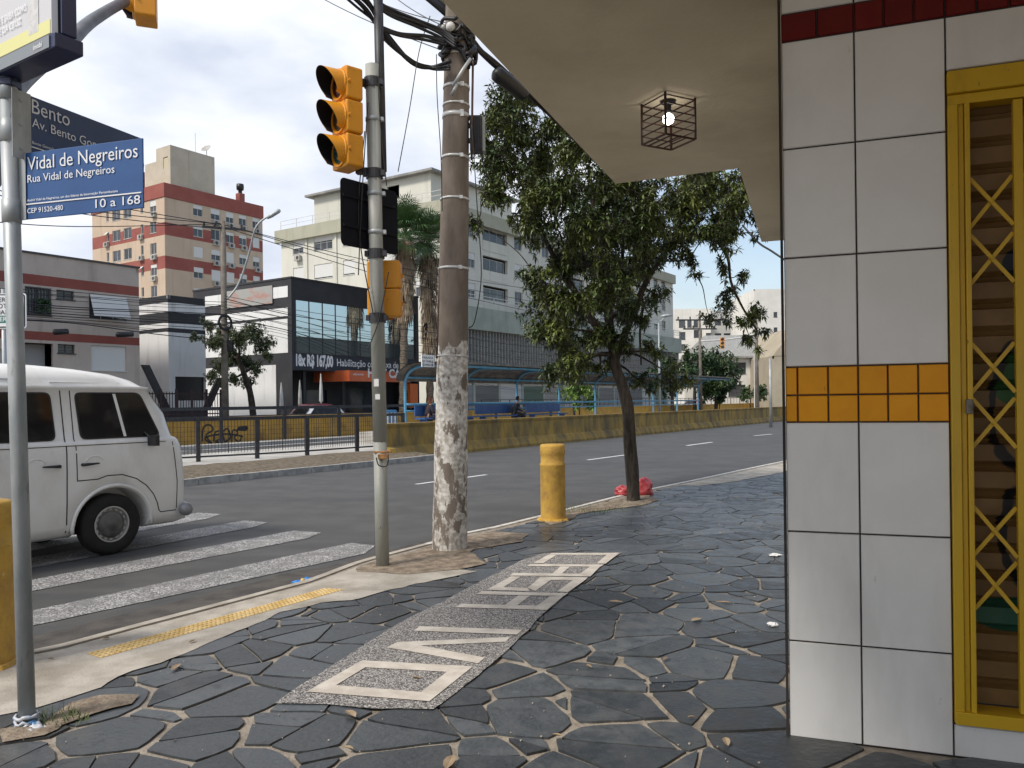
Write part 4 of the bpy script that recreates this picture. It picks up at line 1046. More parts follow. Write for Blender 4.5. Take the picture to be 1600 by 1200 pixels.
cable('single black cable running from the tree to the right behind the tiled pillar', [hy(1160, 352, 14.5), hy(1185, 379, 14.2), hy(1205, 392, 13.9), hy(1232, 410, 13.6)], .018)
for k, (a, b) in enumerate((((490, -10), (710, 85)), ((610, -10), (712, 48)), ((560, -12), (700, 36)))):
    cable('thin wire strung above the traffic light towards the utility pole top', [hy(*a, 12), hy(*b, 8.5)], .006, sag=.05)

# ------------------------------------------------------------------ bollards
def bollard(P, label, r_=.163, h_=1.0):
    t = thing('bollard', label, 'bollard', P, 0, 'yellow concrete bollards on the kerb')
    mb = MB(); mb.smooth = True
    pr = [(.0001, -.02), (r_*1.0, -.02), (r_, 0), (r_, h_*.715), (r_*1.03, h_*.725), (r_*1.03, h_*.735), (r_*.95, h_*.755), (r_*.95, h_*.845), (r_*1.0, h_*.87)]
    mb.lathe(P, Z, pr, 36); mb.build('post', M['bollard'], t)
    mb = MB(); mb.smooth = True; mb.lathe(P, Z, [(r_*.98, h_*.862), (r_*1.0, h_*.868), (r_*1.0, h_*.965), (r_*.96, h_*.985), (r_*.85, h_*.995), (.0001, h_)], 36); mb.build('cap', M['bollard'], t)
    mb = MB()
    rk = random.Random(3); ring = [(r_+.035+rk.uniform(-.02, .03)) for _ in range(24)]
    top = [P+Vector((math.cos(2*math.pi*i/24)*ring[i]*.93, math.sin(2*math.pi*i/24)*ring[i]*.93, .035)) for i in range(24)]; bot = [P+Vector((math.cos(2*math.pi*i/24)*ring[i], math.sin(2*math.pi*i/24)*ring[i], .0)) for i in range(24)]
    mb.add(top+bot, [list(range(24))]+[(24+i, 24+(i+1) % 24, (i+1) % 24, i) for i in range(24)]); mb.build('footing', M['mortar'] if False else M['bollard'], t)
    return t
bp = hz(865.5, 816); bollard(bp+Vector((0, .15, 0)), 'yellow concrete bollard between the utility pole and the street tree')
bollard(Vector((-3.19, 4.80, 0)), 'yellow concrete bollard cut off by the left edge of the picture')

# ------------------------------------------------------------------ rubbish bags, litter
def bag(P, r_, sq, seed, label):
    rk = random.Random(seed); mb = MB(); mb.smooth = True; mb.ball(Vector((0, 0, 0)), 1, 44, 28)
    for i, q in enumerate(mb.v):
        d_ = 1+.22*noise.noise(q*1.6+Vector((seed, 0, 0)))-.08*(1-abs(noise.noise(q*3.2+Vector((seed, 3, 0))))*2.4)+.05*noise.noise(q*9)
        p = Vector((q.x*d_*r_*sq[0], q.y*d_*r_*sq[1], q.z*d_*r_*sq[2]))
        p.z = max(p.z, -.55*r_*sq[2]); mb.v[i] = P+p+Z*.55*r_*sq[2]
    return solid('rubbish_bag', label, 'rubbish bag', mb, M['redbag'], 'rubbish bags behind the street tree')
b1 = hz(1016, 776); b2 = hz(971, 776)
bag(Vector((b1.x-.09, b1.y+.25, .0)), .185, (1.0, .9, 1.0), 3, 'larger pinkish red plastic rubbish bag right of the street tree trunk')
bag(Vector((b2.x+.06, b2.y+.22, .0)), .13, (1.2, .9, .8), 6, 'smaller pinkish red plastic rubbish bag left of the street tree trunk')
P = hz(472, 912, 0)
mb = MB(); mb.smooth = True
rk = random.Random(1)
def crumple(mb, P, sz, seed, m):
    mb.m = m; b0 = len(mb.v); mb.ball(Vector((0, 0, 0)), 1, 12, 7)
    for i in range(b0, len(mb.v)):
        q = mb.v[i]; d_ = 1+.6*noise.noise(q*2.3+Vector((seed, 1, 2))); mb.v[i] = P+Vector((q.x*sz[0]*d_, q.y*sz[1]*d_, max(0, q.z*sz[2]*d_+sz[2]*.6)))
c = hz(474, 911, -.04)
crumple(mb, c+Vector((.035, .02, 0)), (.05, .03, .03), 2, 0); crumple(mb, c+Vector((-.045, -.02, 0)), (.05, .03, .018), 5, 0); crumple(mb, c+Vector((-.005, 0, .004)), (.028, .03, .022), 9, 1)
mb.smooth = False
solid('snack_wrapper', 'crumpled blue and yellow wrapper lying in the gutter', 'litter', mb, [M['blueplastic'], mat('wrapper_yellow', (.6, .42, .1), rough=.5)])
for i, (x_, y_, w_, l_, lab) in enumerate(((1211, 868, .10, .05, 'crumpled white paper scrap on the slate beside the pillar, the farther one'), (1208, 977, .055, .035, 'crumpled white paper scrap on the slate beside the pillar, the nearer one'))):
    mb = MB(); crumple(mb, hz(x_, y_, .012), (w_*.6, l_, .012), i+3, 0); solid('paper_scrap', lab, 'litter', mb, M['paper'])
LF = [(548, 1116, 1), (1040, 1030, 0), (1130, 942, 1), (275, 1043, 1), (1135, 1160, 1), (1088, 969, 1), (1055, 775, 1), (1150, 778, 1), (702, 1192, 1), (545, 1170, 0), (1026, 836, 0), (1185, 826, 0), (962, 941, 1), (1125, 833, 0), (905, 820, 0), (1080, 1122, 0), (920, 1042, 0), (165, 998, 0), (300, 1003, 0), (1022, 925, 0), (870, 1150, 0), (1206, 795, 0), (80, 1030, 0), (650, 1060, 0)]
for i, (x_, y_, big) in enumerate(LF):
    P = hz(x_, y_, .016); rk = random.Random(i); a = rk.uniform(0, 6.28); L_ = (.045 if big else .022)*rk.uniform(.9, 1.5); w_ = L_*.38
    u_ = Vector((math.cos(a), math.sin(a), 0)); v_ = Vector((-u_.y, u_.x, 0)); mb = MB()
    mb.add([P-u_*L_+Z*.002, P+v_*w_+Z*.010, P+u_*L_+Z*.006, P-v_*w_+Z*.012, P+Z*.003, P-u_*L_*.5+v_*w_*.8+Z*.008, P+u_*L_*.5+v_*w_*.8+Z*.010, P+u_*L_*.5-v_*w_*.8+Z*.012, P-u_*L_*.5-v_*w_*.8+Z*.009], [(0, 4, 5), (5, 4, 1), (1, 4, 6), (6, 4, 2), (2, 4, 7), (7, 4, 3), (3, 4, 8), (8, 4, 0)])
    solid('dry_leaf', 'dry brown leaf lying on the paving', 'leaf', mb, M['dry'], 'dry leaves scattered on the pavement')
# pebbles and grit on paving, grass tufts
mb = MB(); rk = random.Random(21)
for k in range(420):
    y = rk.uniform(2.4, 12); x = rk.uniform(-.62*y, .33*y)
    p = Vector((x, y, .010))
    if not inside(p, base): continue
    s_ = rk.uniform(.002, .006)*(1.6 if rk.random() < .08 else 1); mb.box(p, (s_*1.4, s_, s_*.8), rot=rk.uniform(0, 3))
struct('grit', mb, mat('grit', (.30, .25, .2), (.5, .46, .4), scale=3, rough=.9, island=.4), kind='stuff')
mb = MB(); rk = random.Random(22)
for (cx_, cy_, sp_, n_, h_) in ((86, 1122, .09, 70, .07), (105, 1128, .08, 50, .05), (905, 800, .30, 160, .05), (925, 797, .35, 160, .045), (960, 790, .5, 150, .03)):
    c = hz(cx_, cy_, .01)
    for k in range(n_):
        a = rk.uniform(0, 6.28); r_ = rk.random()**.6*sp_; p = c+Vector((math.cos(a)*r_*1.4, math.sin(a)*r_, 0)); t_ = Vector((rk.uniform(-.03, .03), rk.uniform(-.03, .03), h_*rk.uniform(.4, 1.2))); w_ = Vector((math.cos(a), math.sin(a), 0))*.003
        mb.poly([p-w_, p+w_, p+t_])
struct('grass', mb, mat('grass', (.07, .12, .03), (.15, .17, .06), scale=20, rough=.8, island=.4), kind='stuff')

# ------------------------------------------------------------------ van
def shell(levels, nseg=72, power=None):
    """horizontal slices: (z, x rear, x front, half width, rear radius, front radius) -> closed rounded body"""
    mb = MB(); mb.smooth = True; rows = []
    for (z, xr, xf, hwid, rr, rf) in levels:
        pts_ = []
        def corner(cx, cy, r_x, r_y, a0, n_=8):
            for k in range(n_+1):
                a = R(a0+90*k/n_); pts_.append(Vector((cx+r_x*math.cos(a), cy+r_y*math.sin(a), z)))
        rfy = min(hwid, rf[1]); rry = min(hwid, rr[1])
        corner(xf-rf[0], hwid-rfy, rf[0], rfy, 0); 
        for k in range(1, 12): 
            f_ = k/12; pts_.append(Vector(((xf-rf[0])*(1-f_)+(xr+rr[0])*f_, hwid, z)))
        corner(xr+rr[0], hwid-rry, rr[0], rry, 90)
        corner(xr+rr[0], -hwid+rry, rr[0], rry, 180)
        for k in range(1, 12):
            f_ = k/12; pts_.append(Vector(((xr+rr[0])*(1-f_)+(xf-rf[0])*f_, -hwid, z)))
        corner(xf-rf[0], -hwid+rfy, rf[0], rfy, 270)
        rows.append(pts_)
    n_ = len(rows[0]); 
    for r_ in rows: mb.v += r_
    for i in range(len(rows)-1):
        for k in range(n_): k2 = (k+1) % n_; mb.face([i*n_+k, i*n_+k2, (i+1)*n_+k2, (i+1)*n_+k])
    mb.face(list(range(n_-1, -1, -1))); mb.face([(len(rows)-1)*n_+k for k in range(n_)])
    return mb
def boolean(o, cutters):
    for c in cutters:
        md = o.modifiers.new('b', 'BOOLEAN'); md.operation = 'DIFFERENCE'; md.object = c; md.solver = 'EXACT'
    bpy.context.view_layer.update(); dg = bpy.context.evaluated_depsgraph_get()
    me = bpy.data.meshes.new_from_object(o.evaluated_get(dg)); o.modifiers.clear(); old = o.data; o.data = me
    for c in cutters: bpy.data.objects.remove(c)
    return o
def wheel(par, c, side, r_=.33, wd=.17, hub='rim', nbolt=16):
    ax = Vector((0, side, 0)); mb = MB(); mb.smooth = True
    prof = [(r_*.56, -wd/2), (r_*.85, -wd*.5), (r_*.96, -wd*.44), (r_, -wd*.30), (r_, wd*.30), (r_*.965, wd*.42), (r_*.86, wd*.5), (r_*.66, wd*.47), (r_*.585, wd*.40)]
    mb.lathe(c, ax, prof, 48); ty = mb.build('wheel', M['rubber'], par, world=False)
    mb = MB(); mb.smooth = True; R_ = r_*.585
    mb.lathe(c, ax, [(R_, wd*.40), (R_*.985, wd*.46), (R_*.93, wd*.44), (R_*.90, wd*.30), (R_*.80, wd*.24), (R_*.74, wd*.30), (R_*.74, wd*.33)], 40)
    rim_ = mb.build('rim', M['rim'], ty, world=False)
    mb = MB(); mb.smooth = True; mb.lathe(c, ax, [(R_*.74, wd*.34), (R_*.68, wd*.42), (R_*.45, wd*.47), (R_*.28, wd*.48), (R_*.25, wd*.51), (.0001, wd*.52)], 32); mb.build('hubcap', mat('hubcap', (.07, .068, .065), (.12, .115, .11), scale=9, rough=.5, local=True) if 'hubcap' not in MATS else MATS['hubcap'], ty, world=False)
    mb = MB(); mb.smooth = True; mb.lathe(c, ax, [(R_*1.0, wd*.41), (R_*1.015, wd*.45), (R_*.97, wd*.475), (R_*.93, wd*.45)], 40); mb.smooth = False
    for k in range(nbolt):
        a = 2*math.pi*k/nbolt; p = c+ax*(wd*.275)+Vector((math.cos(a), 0, math.sin(a)))*R_*.83; mb.box(p, (.018, .012, .03), mx=Matrix.Rotation(-a, 4, 'Y'))
    mb.build('rim_edge', mat('rim_edge', (.42, .41, .39), rough=.5) if 'rim_edge' not in MATS else MATS['rim_edge'], ty, world=False)
    return ty
wc = hz(172, 866, ZR)
vd = D.copy(); yaw = math.atan2(D.y, D.x)
# near side of the van is its right side (local -y); front axle at local x=1.2
fx = 1.20; hwv = .86
vo = Vector((wc.x, wc.y, ZR)) - D*fx + NN*(.76)
van = thing('van', 'old white minibus van stopped on the crossing, its front towards the right', 'van', vo, yaw)
lv = [(.30, -2.10, 2.02, .70, (.25, .25), (.14, .22)), (.34, -2.18, 2.12, .80, (.28, .3), (.16, .30)), (.42, -2.21, 2.17, .835, (.3, .35), (.20, .36)), (.60, -2.23, 2.19, .852, (.32, .4), (.22, .42)), (.85, -2.23, 2.18, .860, (.33, .4), (.23, .44)), (1.02, -2.22, 2.15, .858, (.33, .4), (.23, .42)),
      (1.10, -2.20, 2.11, .848, (.33, .4), (.22, .40)), (1.125, -2.19, 2.085, .838, (.33, .4), (.22, .38)), (1.15, -2.17, 2.04, .815, (.32, .4), (.22, .36)), (1.40, -2.10, 1.88, .772, (.32, .38), (.22, .32)), (1.66, -2.01, 1.70, .728, (.32, .38), (.22, .30)),
      (1.675, -2.03, 1.715, .742, (.34, .4), (.24, .32)), (1.705, -2.04, 1.72, .745, (.34, .4), (.24, .32)), (1.72, -2.02, 1.695, .732, (.34, .4), (.4, .45)), (1.79, -1.99, 1.60, .705, (.38, .42), (.5, .48)), (1.86, -1.92, 1.42, .645, (.42, .45), (.6, .52)), (1.915, -1.78, 1.15, .54, (.48, .45), (.65, .48)), (1.95, -1.5, .80, .38, (.5, .35), (.6, .36)), (1.965, -1.0, .40, .20, (.4, .18), (.4, .18))]
ZMAP = [(0, 0), (.30, .24), (.42, .37), (.90, 1.0), (1.045, 1.165), (1.17, 1.275), (1.615, 1.745), (1.72, 1.83), (1.965, 2.07)]
def zz(z):
    for (a, b), (c, d_) in zip(ZMAP, ZMAP[1:]):
        if a <= z <= c: return b+(d_-b)*(z-a)/(c-a)
    return z
lv = [(zz(a), b, c+(.09 if 1.3 < a < 1.9 else .08 if a < .35 else 0), d_, e_, f_) for a, b, c, d_, e_, f_ in lv]
mb = shell(lv); body = mb.build('body', M['van'], van, world=False)
cut = []
for x_ in (fx, fx-2.40):
    for sd2 in (-1, 1):
        c = MB(); n_ = 40; P_ = []
        for k in range(n_): a = 2*math.pi*k/n_; P_.append(Vector((x_+math.cos(a)*.415, sd2*.55, .33+math.sin(a)*.40)))
        c.prism(P_, Vector((0, sd2*.6, 0))); co_ = c.build('cutter', M['black'], None); co_.matrix_world = W[van]; cut.append(co_)
bpy.context.view_layer.update(); boolean(body, cut)
for x_ in (fx, fx-2.4):
    for sd2 in (-1, 1): wheel(van, Vector((x_, sd2*.735, .33)), sd2)
def ywall(z):   # half width of the straight side at height z
    for i in range(len(lv)-1):
        if lv[i][0] <= z <= lv[i+1][0]:
            f_ = (z-lv[i][0])/(lv[i+1][0]-lv[i][0]); return lv[i][3]*(1-f_)+lv[i+1][3]*f_
    return .8
def rounded(pts_, r_, n_=5):
    out = []
    m_ = len(pts_)
    for i in range(m_):
        p0, p1, p2 = Vector(pts_[i-1]), Vector(pts_[i]), Vector(pts_[(i+1) % m_]); a = (p0-p1).normalized(); b = (p2-p1).normalized(); rr_ = min(r_, (p0-p1).length*.45, (p2-p1).length*.45)
        A_ = p1+a*rr_; B_ = p1+b*rr_
        for k in range(n_+1):
            t = k/n_; out.append(A_*(1-t)**2+p1*2*t*(1-t)+B_*t*t)
    return out
def side_panel(outline, off, sd2, th=.004):
    pts_ = [Vector((p[0], sd2*(ywall(zz(p[1]))+off), zz(p[1]))) for p in outline]; mb = MB(); mb.prism(pts_, Vector((0, sd2*th, 0))); return mb
WIN = [([(.88, 1.17), (1.76, 1.17), (1.56, 1.615), (.86, 1.615)], 1), ([(-.10, 1.17), (.60, 1.17), (.585, 1.615), (-.08, 1.615)], 0), ([(-1.02, 1.17), (-.22, 1.17), (-.22, 1.615), (-1.02, 1.615)], 0), ([(-1.88, 1.17), (-1.14, 1.17), (-1.14, 1.615), (-1.80, 1.615)], 0)]
for sd2 in (-1, 1):
    for (ol, front) in WIN:
        o2 = rounded([(x_, z_, 0) for x_, z_ in ol], .07); cx_ = sum(p[0] for p in ol)/4; cz_ = sum(p[1] for p in ol)/4
        big = [Vector((cx_+(p.x-cx_)*1.045, cz_+(p.y-cz_)*1.075, 0)) for p in o2]
        fr = side_panel([(p.x, p.y) for p in big], .0005, sd2, .007).build('window', M['black'], van, world=False)
        side_panel([(p.x, p.y) for p in o2], .009, sd2, .002).build('pane', M['vglass'], fr, world=False)
        if front:
            side_panel([(1.335, 1.172), (1.365, 1.172), (1.285, 1.612), (1.255, 1.612)], .0112, sd2, .006).build('quarter_bar', M['chrome'] if False else M['van'], fr, world=False)
    def strip(pts_, w_=.012, off=.0008, nm='panel_gap', m_='seam', th=.0015, zz=zz):
        mb = MB()
        for k in range(len(pts_)-1):
            a = Vector((pts_[k][0], 0, pts_[k][1])); b = Vector((pts_[k+1][0], 0, pts_[k+1][1])); n2 = max(1, int((b-a).length/.08)); d_ = (b-a).normalized(); t_ = Vector((-d_.z, 0, d_.x))*w_/2
            for q in range(n2):
                c0_, c1_ = a+(b-a)*q/n2, a+(b-a)*(q+1)/n2; qd = []
                for p in (c0_-t_, c1_-t_, c1_+t_, c0_+t_): qd.append(Vector((p.x, sd2*(ywall(zz(p.z))+off), zz(p.z))))
                mb.prism(qd, Vector((0, sd2*th, 0)))
        return mb.build(nm, M[m_], van, world=False)
    strip([(.80, 1.655), (.795, 1.17), (.805, .78)], .010); strip([(.70, 1.655), (.70, .36)], .012)
    strip([(1.90, 1.08), (1.955, .70), (1.95, .46)], .010)
    strip([(.80, .835), (1.02, .835)]+[(fx+math.cos(R(a))*.54, .33+math.sin(R(a))*.54) for a in (98, 80, 62, 46, 32, 20, 10)]+[(1.755, .40), (1.95, .40)], .011, zz=lambda q: q)
    strip([(-.20, 1.655), (-.20, .36)], .010)
    strip([(-2.0, 1.085), (1.82, 1.085)], .007)
    strip([(-1.7, 1.10), (1.80, 1.10)], .014, nm='belt_moulding', m_='van', th=.007)
    # wheel arch lip
    for x_ in (fx, fx-2.4):
        mb = MB(); mb.smooth = True; pts_ = []
        for k in range(25):
            a = R(-6+192*k/24); z_ = .33+math.sin(a)*.425; pts_.append(Vector((x_+math.cos(a)*.44, sd2*(ywall(max(z_, .34))+.004), z_)))
        mb.tube(pts_, .020, 6); mb.build('wheel_arch', M['van'], van, world=False)
    # door handles
    for (hx, dr) in ((.86, 1), (.62, -1)):
        mb = MB(); mb.smooth = True; y_ = sd2*(ywall(1.0)+.001); mb.tube([Vector((hx, y_, 1.0)), Vector((hx, y_+sd2*.03, 1.0)), Vector((hx+dr*.14, y_+sd2*.032, 1.005)), Vector((hx+dr*.17, y_+sd2*.02, 1.005))], [.017, .017, .010, .007], 8); mb.build('door_handle', M['black'], van, world=False)
    for hx in (.99, .40):
        mb = MB(); mb.smooth = True; y_ = sd2*(ywall(1.03)+.0005); ring = [Vector((hx+math.cos(a)*.085, y_, 1.03+abs(math.sin(a))*.055)) for a in [math.pi*k/12 for k in range(13)]]
        mb.tube(ring, .005, 5); mb.build('handle_recess', M['van'], van, world=False)
    mb = MB(); mb.box(Vector((1.62, sd2*.93, 1.22)), (.05, .16, .12)); mb.tube([Vector((1.58, sd2*.80, 1.32)), Vector((1.60, sd2*.90, 1.25))], .010, 6); mb.build('side_mirror', M['black'], van, world=False, bevel=.012)
    mb = MB(); mb.smooth = True; mb.lathe(Vector((2.02, sd2*.58, .98)), Vector((1, sd2*.12, 0)), [(.0001, .13), (.06, .125), (.095, .10), (.105, .07), (.11, .0)], 20); mb.build('headlight', mat('headlight_glass', (.5, .5, .48), rough=.15) if 'headlight_glass' not in MATS else MATS['headlight_glass'], van, world=False)
# windscreen
mb = MB(); 
def nose(z, ang):
    for i in range(len(lv)-1):
        if lv[i][0] <= z <= lv[i+1][0]:
            f_ = (z-lv[i][0])/(lv[i+1][0]-lv[i][0]); g_ = [lv[i][k]*(1-f_)+lv[i+1][k]*f_ for k in (2, 3)]; rf = [lv[i][5][k]*(1-f_)+lv[i+1][5][k]*f_ for k in (0, 1)]
            y_ = ang*(g_[1]-.08)
            e_ = max(0, abs(y_)-(g_[1]-rf[1]))/rf[1]; return Vector((g_[0]-rf[0]+rf[0]*math.sqrt(max(0, 1-e_*e_))+.006, y_, z))
gz = [1.30, 1.42, 1.53, 1.64, 1.74]; 
grid = [[nose(z_, -1+2*k/14) for k in range(15)] for z_ in gz]
for i in range(len(gz)-1):
    for k in range(14): mb.poly([grid[i][k], grid[i][k+1], grid[i+1][k+1], grid[i+1][k]])
mb.build('windscreen', M['vglass'], van, world=False)
mb = MB(); mb.smooth = True
bp_ = [Vector((2.21-.12*abs(y_)**3/.5, y_, .40)) for y_ in [-.92+.115*k for k in range(17)]]
mb.tube([p+Z*dz for p in bp_ for dz in (0,)], .075, 10); mb.build('bumper', mat('bumper_grey', (.30, .30, .31), rough=.4, metal=.3), van, world=False)
mb = MB(); mb.box(Vector((0, 0, .30)), (4.0, 1.3, .10)); mb.tube([Vector((-.3, -.5, .26)), Vector((.5, -.5, .27))], .05, 8); mb.build('chassis', M['black'], van, world=False)
# dent in the sliding door and sticker inside the window
mb = MB(); mb.box(Vector((.0, -.790, 1.62)), (.13, .003, .17)); mb.build('window_sticker', mat('sticker_yellow', (.4, .33, .16), (.25, .2, .2), scale=12, local=True), van, world=False)
# roof pressing lines
mb = MB(); mb.smooth = True; mb.tube([Vector((-1.2, -.708, 1.89)), Vector((.25, -.708, 1.89))], .007, 5); mb.build('roof_seam', M['van'], van, world=False); mb = MB(); mb.tube([Vector((.60, -.720, 1.865)), Vector((1.35, -.712, 1.86))], .006, 5); mb.build('roof_seam', M['van'], van, world=False)
# ------------------------------------------------------------------ jersey barrier (median), railings, parapet
bar = thing('concrete_barrier', 'long dirty yellow concrete jersey barrier along the median', 'barrier', A(16.8, 15.4, ZR))
sb0 = hz(622, 719, ZR).dot(D); prof = [(0, 0), (.0, .09), (.10, .30), (.20, .36), (.235, .88), (.20, .97), (.20, 1.02), (.55, 1.02), (.55, 0)]
s_ = sb0; k = 0
while s_ < 150 and k < 60:
    L = 3.0; mb = MB()
    mb.prism([A(s_+.006, 15.35+n_, ZR+z_) for n_, z_ in prof], D*(L-.012)); mb.build('barrier_segment', M['barrier'], bar); s_ += L; k += 1
def railing(name, label, pts_, h_, zb, every=1, post=.07, mesh=True, midrail=None, balusters=0, top=.06, group=None, rail2=None):
    t = thing(name, label, 'railing', pts_[0], 0, group)
    for i, p in enumerate(pts_):
        mb = MB(); mb.box(p+Z*(h_/2), (post, post, h_), rot=TH); mb.build('post', M['dark_metal'], t)
    for i in range(len(pts_)-1):
        a, b = pts_[i], pts_[i+1]; d_ = b-a; t_ = Vector((-d_.y, d_.x, 0)).normalized()*.04
        for zz, th in [(h_, top)]+([(z_, .045) for z_ in (rail2 or [])]):
            mb = MB(); mb.obox(a+Z*(zz-th)-t_*.5, d_, t_, Z*th); mb.build('rail', M['dark_metal'], t)
        if mesh:
            mb = MB(); L = d_.length; n_ = max(2, int(L/.085))
            zlo, zhi = rail2[0]+.04, h_-top
            for k in range(1, n_):
                p = a+d_*k/n_; w_ = .010 if k % (n_//2) else .022; mb.box(p+Z*((zlo+zhi)/2), (w_, .006, zhi-zlo), rot=TH)
            z_ = zlo+.11
            while z_ < zhi-.04: mb.obox(a+Z*z_-t_*.08, d_, t_*.16, Z*.007); z_ += .12
            mb.build('wire_mesh', M['dark_metal'], t)
        if balusters:
            mb = MB(); L = d_.length; n_ = max(2, int(L/balusters))
            for k in range(1, n_): mb.box(a+d_*k/n_+Z*(h_/2+.02), (.022, .022, h_-.06), rot=TH)
            mb.build('balusters', M['dark_metal'], t)
    return t
fp = [hz(x_, y_, .08) for x_, y_ in ((310, 722), (402, 717), (480, 712), (558, 706))]
dl = (fp[1]-fp[0]); fp = [fp[0]-dl*k for k in (4, 3, 2, 1)]+fp; fp.append(A(19.7, 17.3, .08))
railing('pedestrian_railing', 'black mesh railing in front on the median behind the dirt verge', fp, 1.16, .08, mesh=True, rail2=[.16], post=.10, top=.09)
rp_ = [A(s_, 26.35, .1) for s_ in [4+3.1*i for i in range(15)]]
railing('pedestrian_railing', 'black open railing farther back, along the yellow parapet', rp_, 1.40, .1, mesh=False, rail2=[1.05], post=.12, top=.13)
pw_ = thing('parapet_wall', 'low yellow parapet wall beyond the bus lane, with black spray scribbles', 'wall', A(0, 27.2, .05))
mb = MB(); s_ = -30
while s_ < 160: mb.obox(A(s_, 27.2, 0), D*3.98, NN*.2, Z*(1.02)); s_ += 4
mb.build('wall', M['parapet'], pw_); mb = MB(); mb.obox(A(-30, 27.17, 1.023), D*190, NN*.26, Z*.06); mb.build('coping', M['parapet'], pw_)
mb = MB(); rk = random.Random(6)
def wallpt(px, py): return hn(px, py, 27.192)
for st in ([(316, 690), (318, 668), (328, 664), (333, 672), (322, 680), (332, 694)], [(334, 690), (336, 676), (345, 674), (346, 684), (337, 690), (348, 692)], [(352, 692), (348, 676), (356, 670), (360, 684), (352, 690)], [(362, 690), (364, 672), (372, 676), (366, 684), (374, 690), (378, 680)], [(372, 668), (386, 667), (384, 672), (370, 671), (388, 669)], [(345, 700), (336, 696), (320, 684), (352, 678), (380, 682)]):
    pp_ = catmull([wallpt(*q) for q in st], 5)
    for i in range(len(pp_)-1): 
        d_ = pp_[i+1]-pp_[i]; t_ = d_.cross(NN).normalized()*.035; mb.poly([pp_[i]-t_, pp_[i+1]-t_, pp_[i+1]+t_, pp_[i]+t_])
mb.build('spray_scribble', M['black'], pw_)
# thin balustrade on the parapet to the right
bp2 = [A(s_, 27.3, 1.085) for s_ in [38+3*i for i in range(30)]]
railing('parapet_railing', 'thin black railing on top of the yellow parapet behind the bus shelter', bp2, .62, 1.085, mesh=False, post=.05, balusters=.75, top=.04)

# ------------------------------------------------------------------ bus shelter
def sh_s(px): 
    r_ = ray(px, 620); Y = 20.5/(r_.dot(NN)); return (r_*Y).dot(D)
S0 = sh_s(633)
bs = thing('bus_shelter', 'long blue tube framed bus shelter with arched roof on the median platform', 'bus shelter', A(S0, 20.5, .5))
arch = [(20.5, .49), (20.5, 1.2), (20.5, 2.25), (20.44, 2.52), (20.25, 2.76), (19.95, 2.90), (19.6, 2.96), (18.9, 2.96), (18.2, 2.92)]
for k in range(9):
    s_ = S0+k*3.95; mb = MB(); mb.smooth = True
    mb.tube(catmull([A(s_, a, b) for a, b in arch], 4), .055, 10)
    mb.smooth = False; mb.obox(A(s_-.1, 20.4, .50), D*.2, NN*.2, Z*.02)
    mb.build('hoop', M['blue_steel'], bs)
mb = MB(); Lr = 8*3.95+.8
rr_ = [(20.58, 2.40), (20.50, 2.66), (20.28, 2.86), (19.98, 3.0), (19.6, 3.06), (18.9, 3.06), (18.1, 3.02)]
for i in range(len(rr_)-1):
    a, b = rr_[i], rr_[i+1]
    q = [A(S0-.4, a[0], a[1]), A(S0-.4+Lr, a[0], a[1]), A(S0-.4+Lr, b[0], b[1]), A(S0-.4, b[0], b[1])]
    mb.poly(q); mb.poly([p+Z*.035+NN*.02 for p in q][::-1])
mb.obox(A(S0-.4, 18.07, 3.0), D*Lr, NN*.05, Z*.08)
k = S0
while k < S0-.4+Lr: mb.obox(A(k, 18.1, 2.99), D*.05, NN*1.5, Z*.05); k += .66
mb.build('roof', M['shelter_roof'], bs)
for (n_, z_, r_) in ((20.4, 2.55, .04), (18.3, 2.93, .045), (20.42, 1.50, .045), (20.42, 1.25, .03)):
    mb = MB(); mb.smooth = True; mb.tube([A(S0, n_, z_), A(S0+8*3.95, n_, z_)], r_, 8); mb.build('rail', M['blue_steel'], bs)
for k, (sa, sb_) in enumerate(((S0+.25, S0+3.7), (S0+4.2, S0+7.6), (S0+8.2, S0+11.4))):
    mb = MB(); mb.obox(A(sa, 19.75, .92), D*(sb_-sa), NN*.5, Z*.06); mb.obox(A(sa, 20.22, 1.04), D*(sb_-sa), NN*.04, Z*.40)
    for q in (sa+.2, sb_-.2): mb.obox(A(q, 19.85, .50), D*.06, NN*.3, Z*.418)
    mb.build('bench', mat('bench_blue', (.03, .085, .24), (.04, .11, .29), scale=3, rough=.5) if 'bench_blue' not in MATS else MATS['bench_blue'], bs)
mb = MB(); pn = thing('shelter_sign', 'small white sign with grey text standing on the bus shelter roof', 'sign', A(S0+.2, 18.7, 3.02))
c = hn(668, 564, 18.7)
mb.obox(c-D*.32-Z*.22, D*.72, NN*.03, Z*.44); mb.obox(c-D*.25-Z*.22, D*.04, NN*.03, Z*-(c.z-.22-3.06)); mb.obox(c+D*.25-Z*.22, D*.04, NN*.03, Z*-(c.z-.22-3.06)); pb = mb.build('board', M['paper'], pn)
for i, tx in enumerate(('PARADA', 'DE ÔNIBUS', 'CORREDOR')): text_mesh('lettering', tx, c-D*.29+Z*(.08-.13*i)-NN*.003, D, Z, M['frame_d'], pn, height=.08, width=.62, bold=.01)
# blue kiosk box behind the railing
kb = thing('blue_bin', 'blue and white upright bin at the left end of the bus shelter', 'bin', A(S0-.8, 20.6, .08))
mb = MB(); mb.obox(A(S0-1.1, 20.5, .45), D*.62, NN*.4, Z*.85); mb.build('case', mat('bin_blue', (.05, .20, .42), rough=.5), kb, bevel=.02)
mb = MB()
for q in (0, .2, .4): mb.obox(A(S0-1.05+q, 20.492, .50), D*.09, NN*.004, Z*.7)
mb.build('stripe', M['paper'], kb); mb = MB(); mb.obox(A(S0-.85, 20.65, .08), D*.1, NN*.1, Z*.368); mb.build('leg', M['dark_metal'], kb)

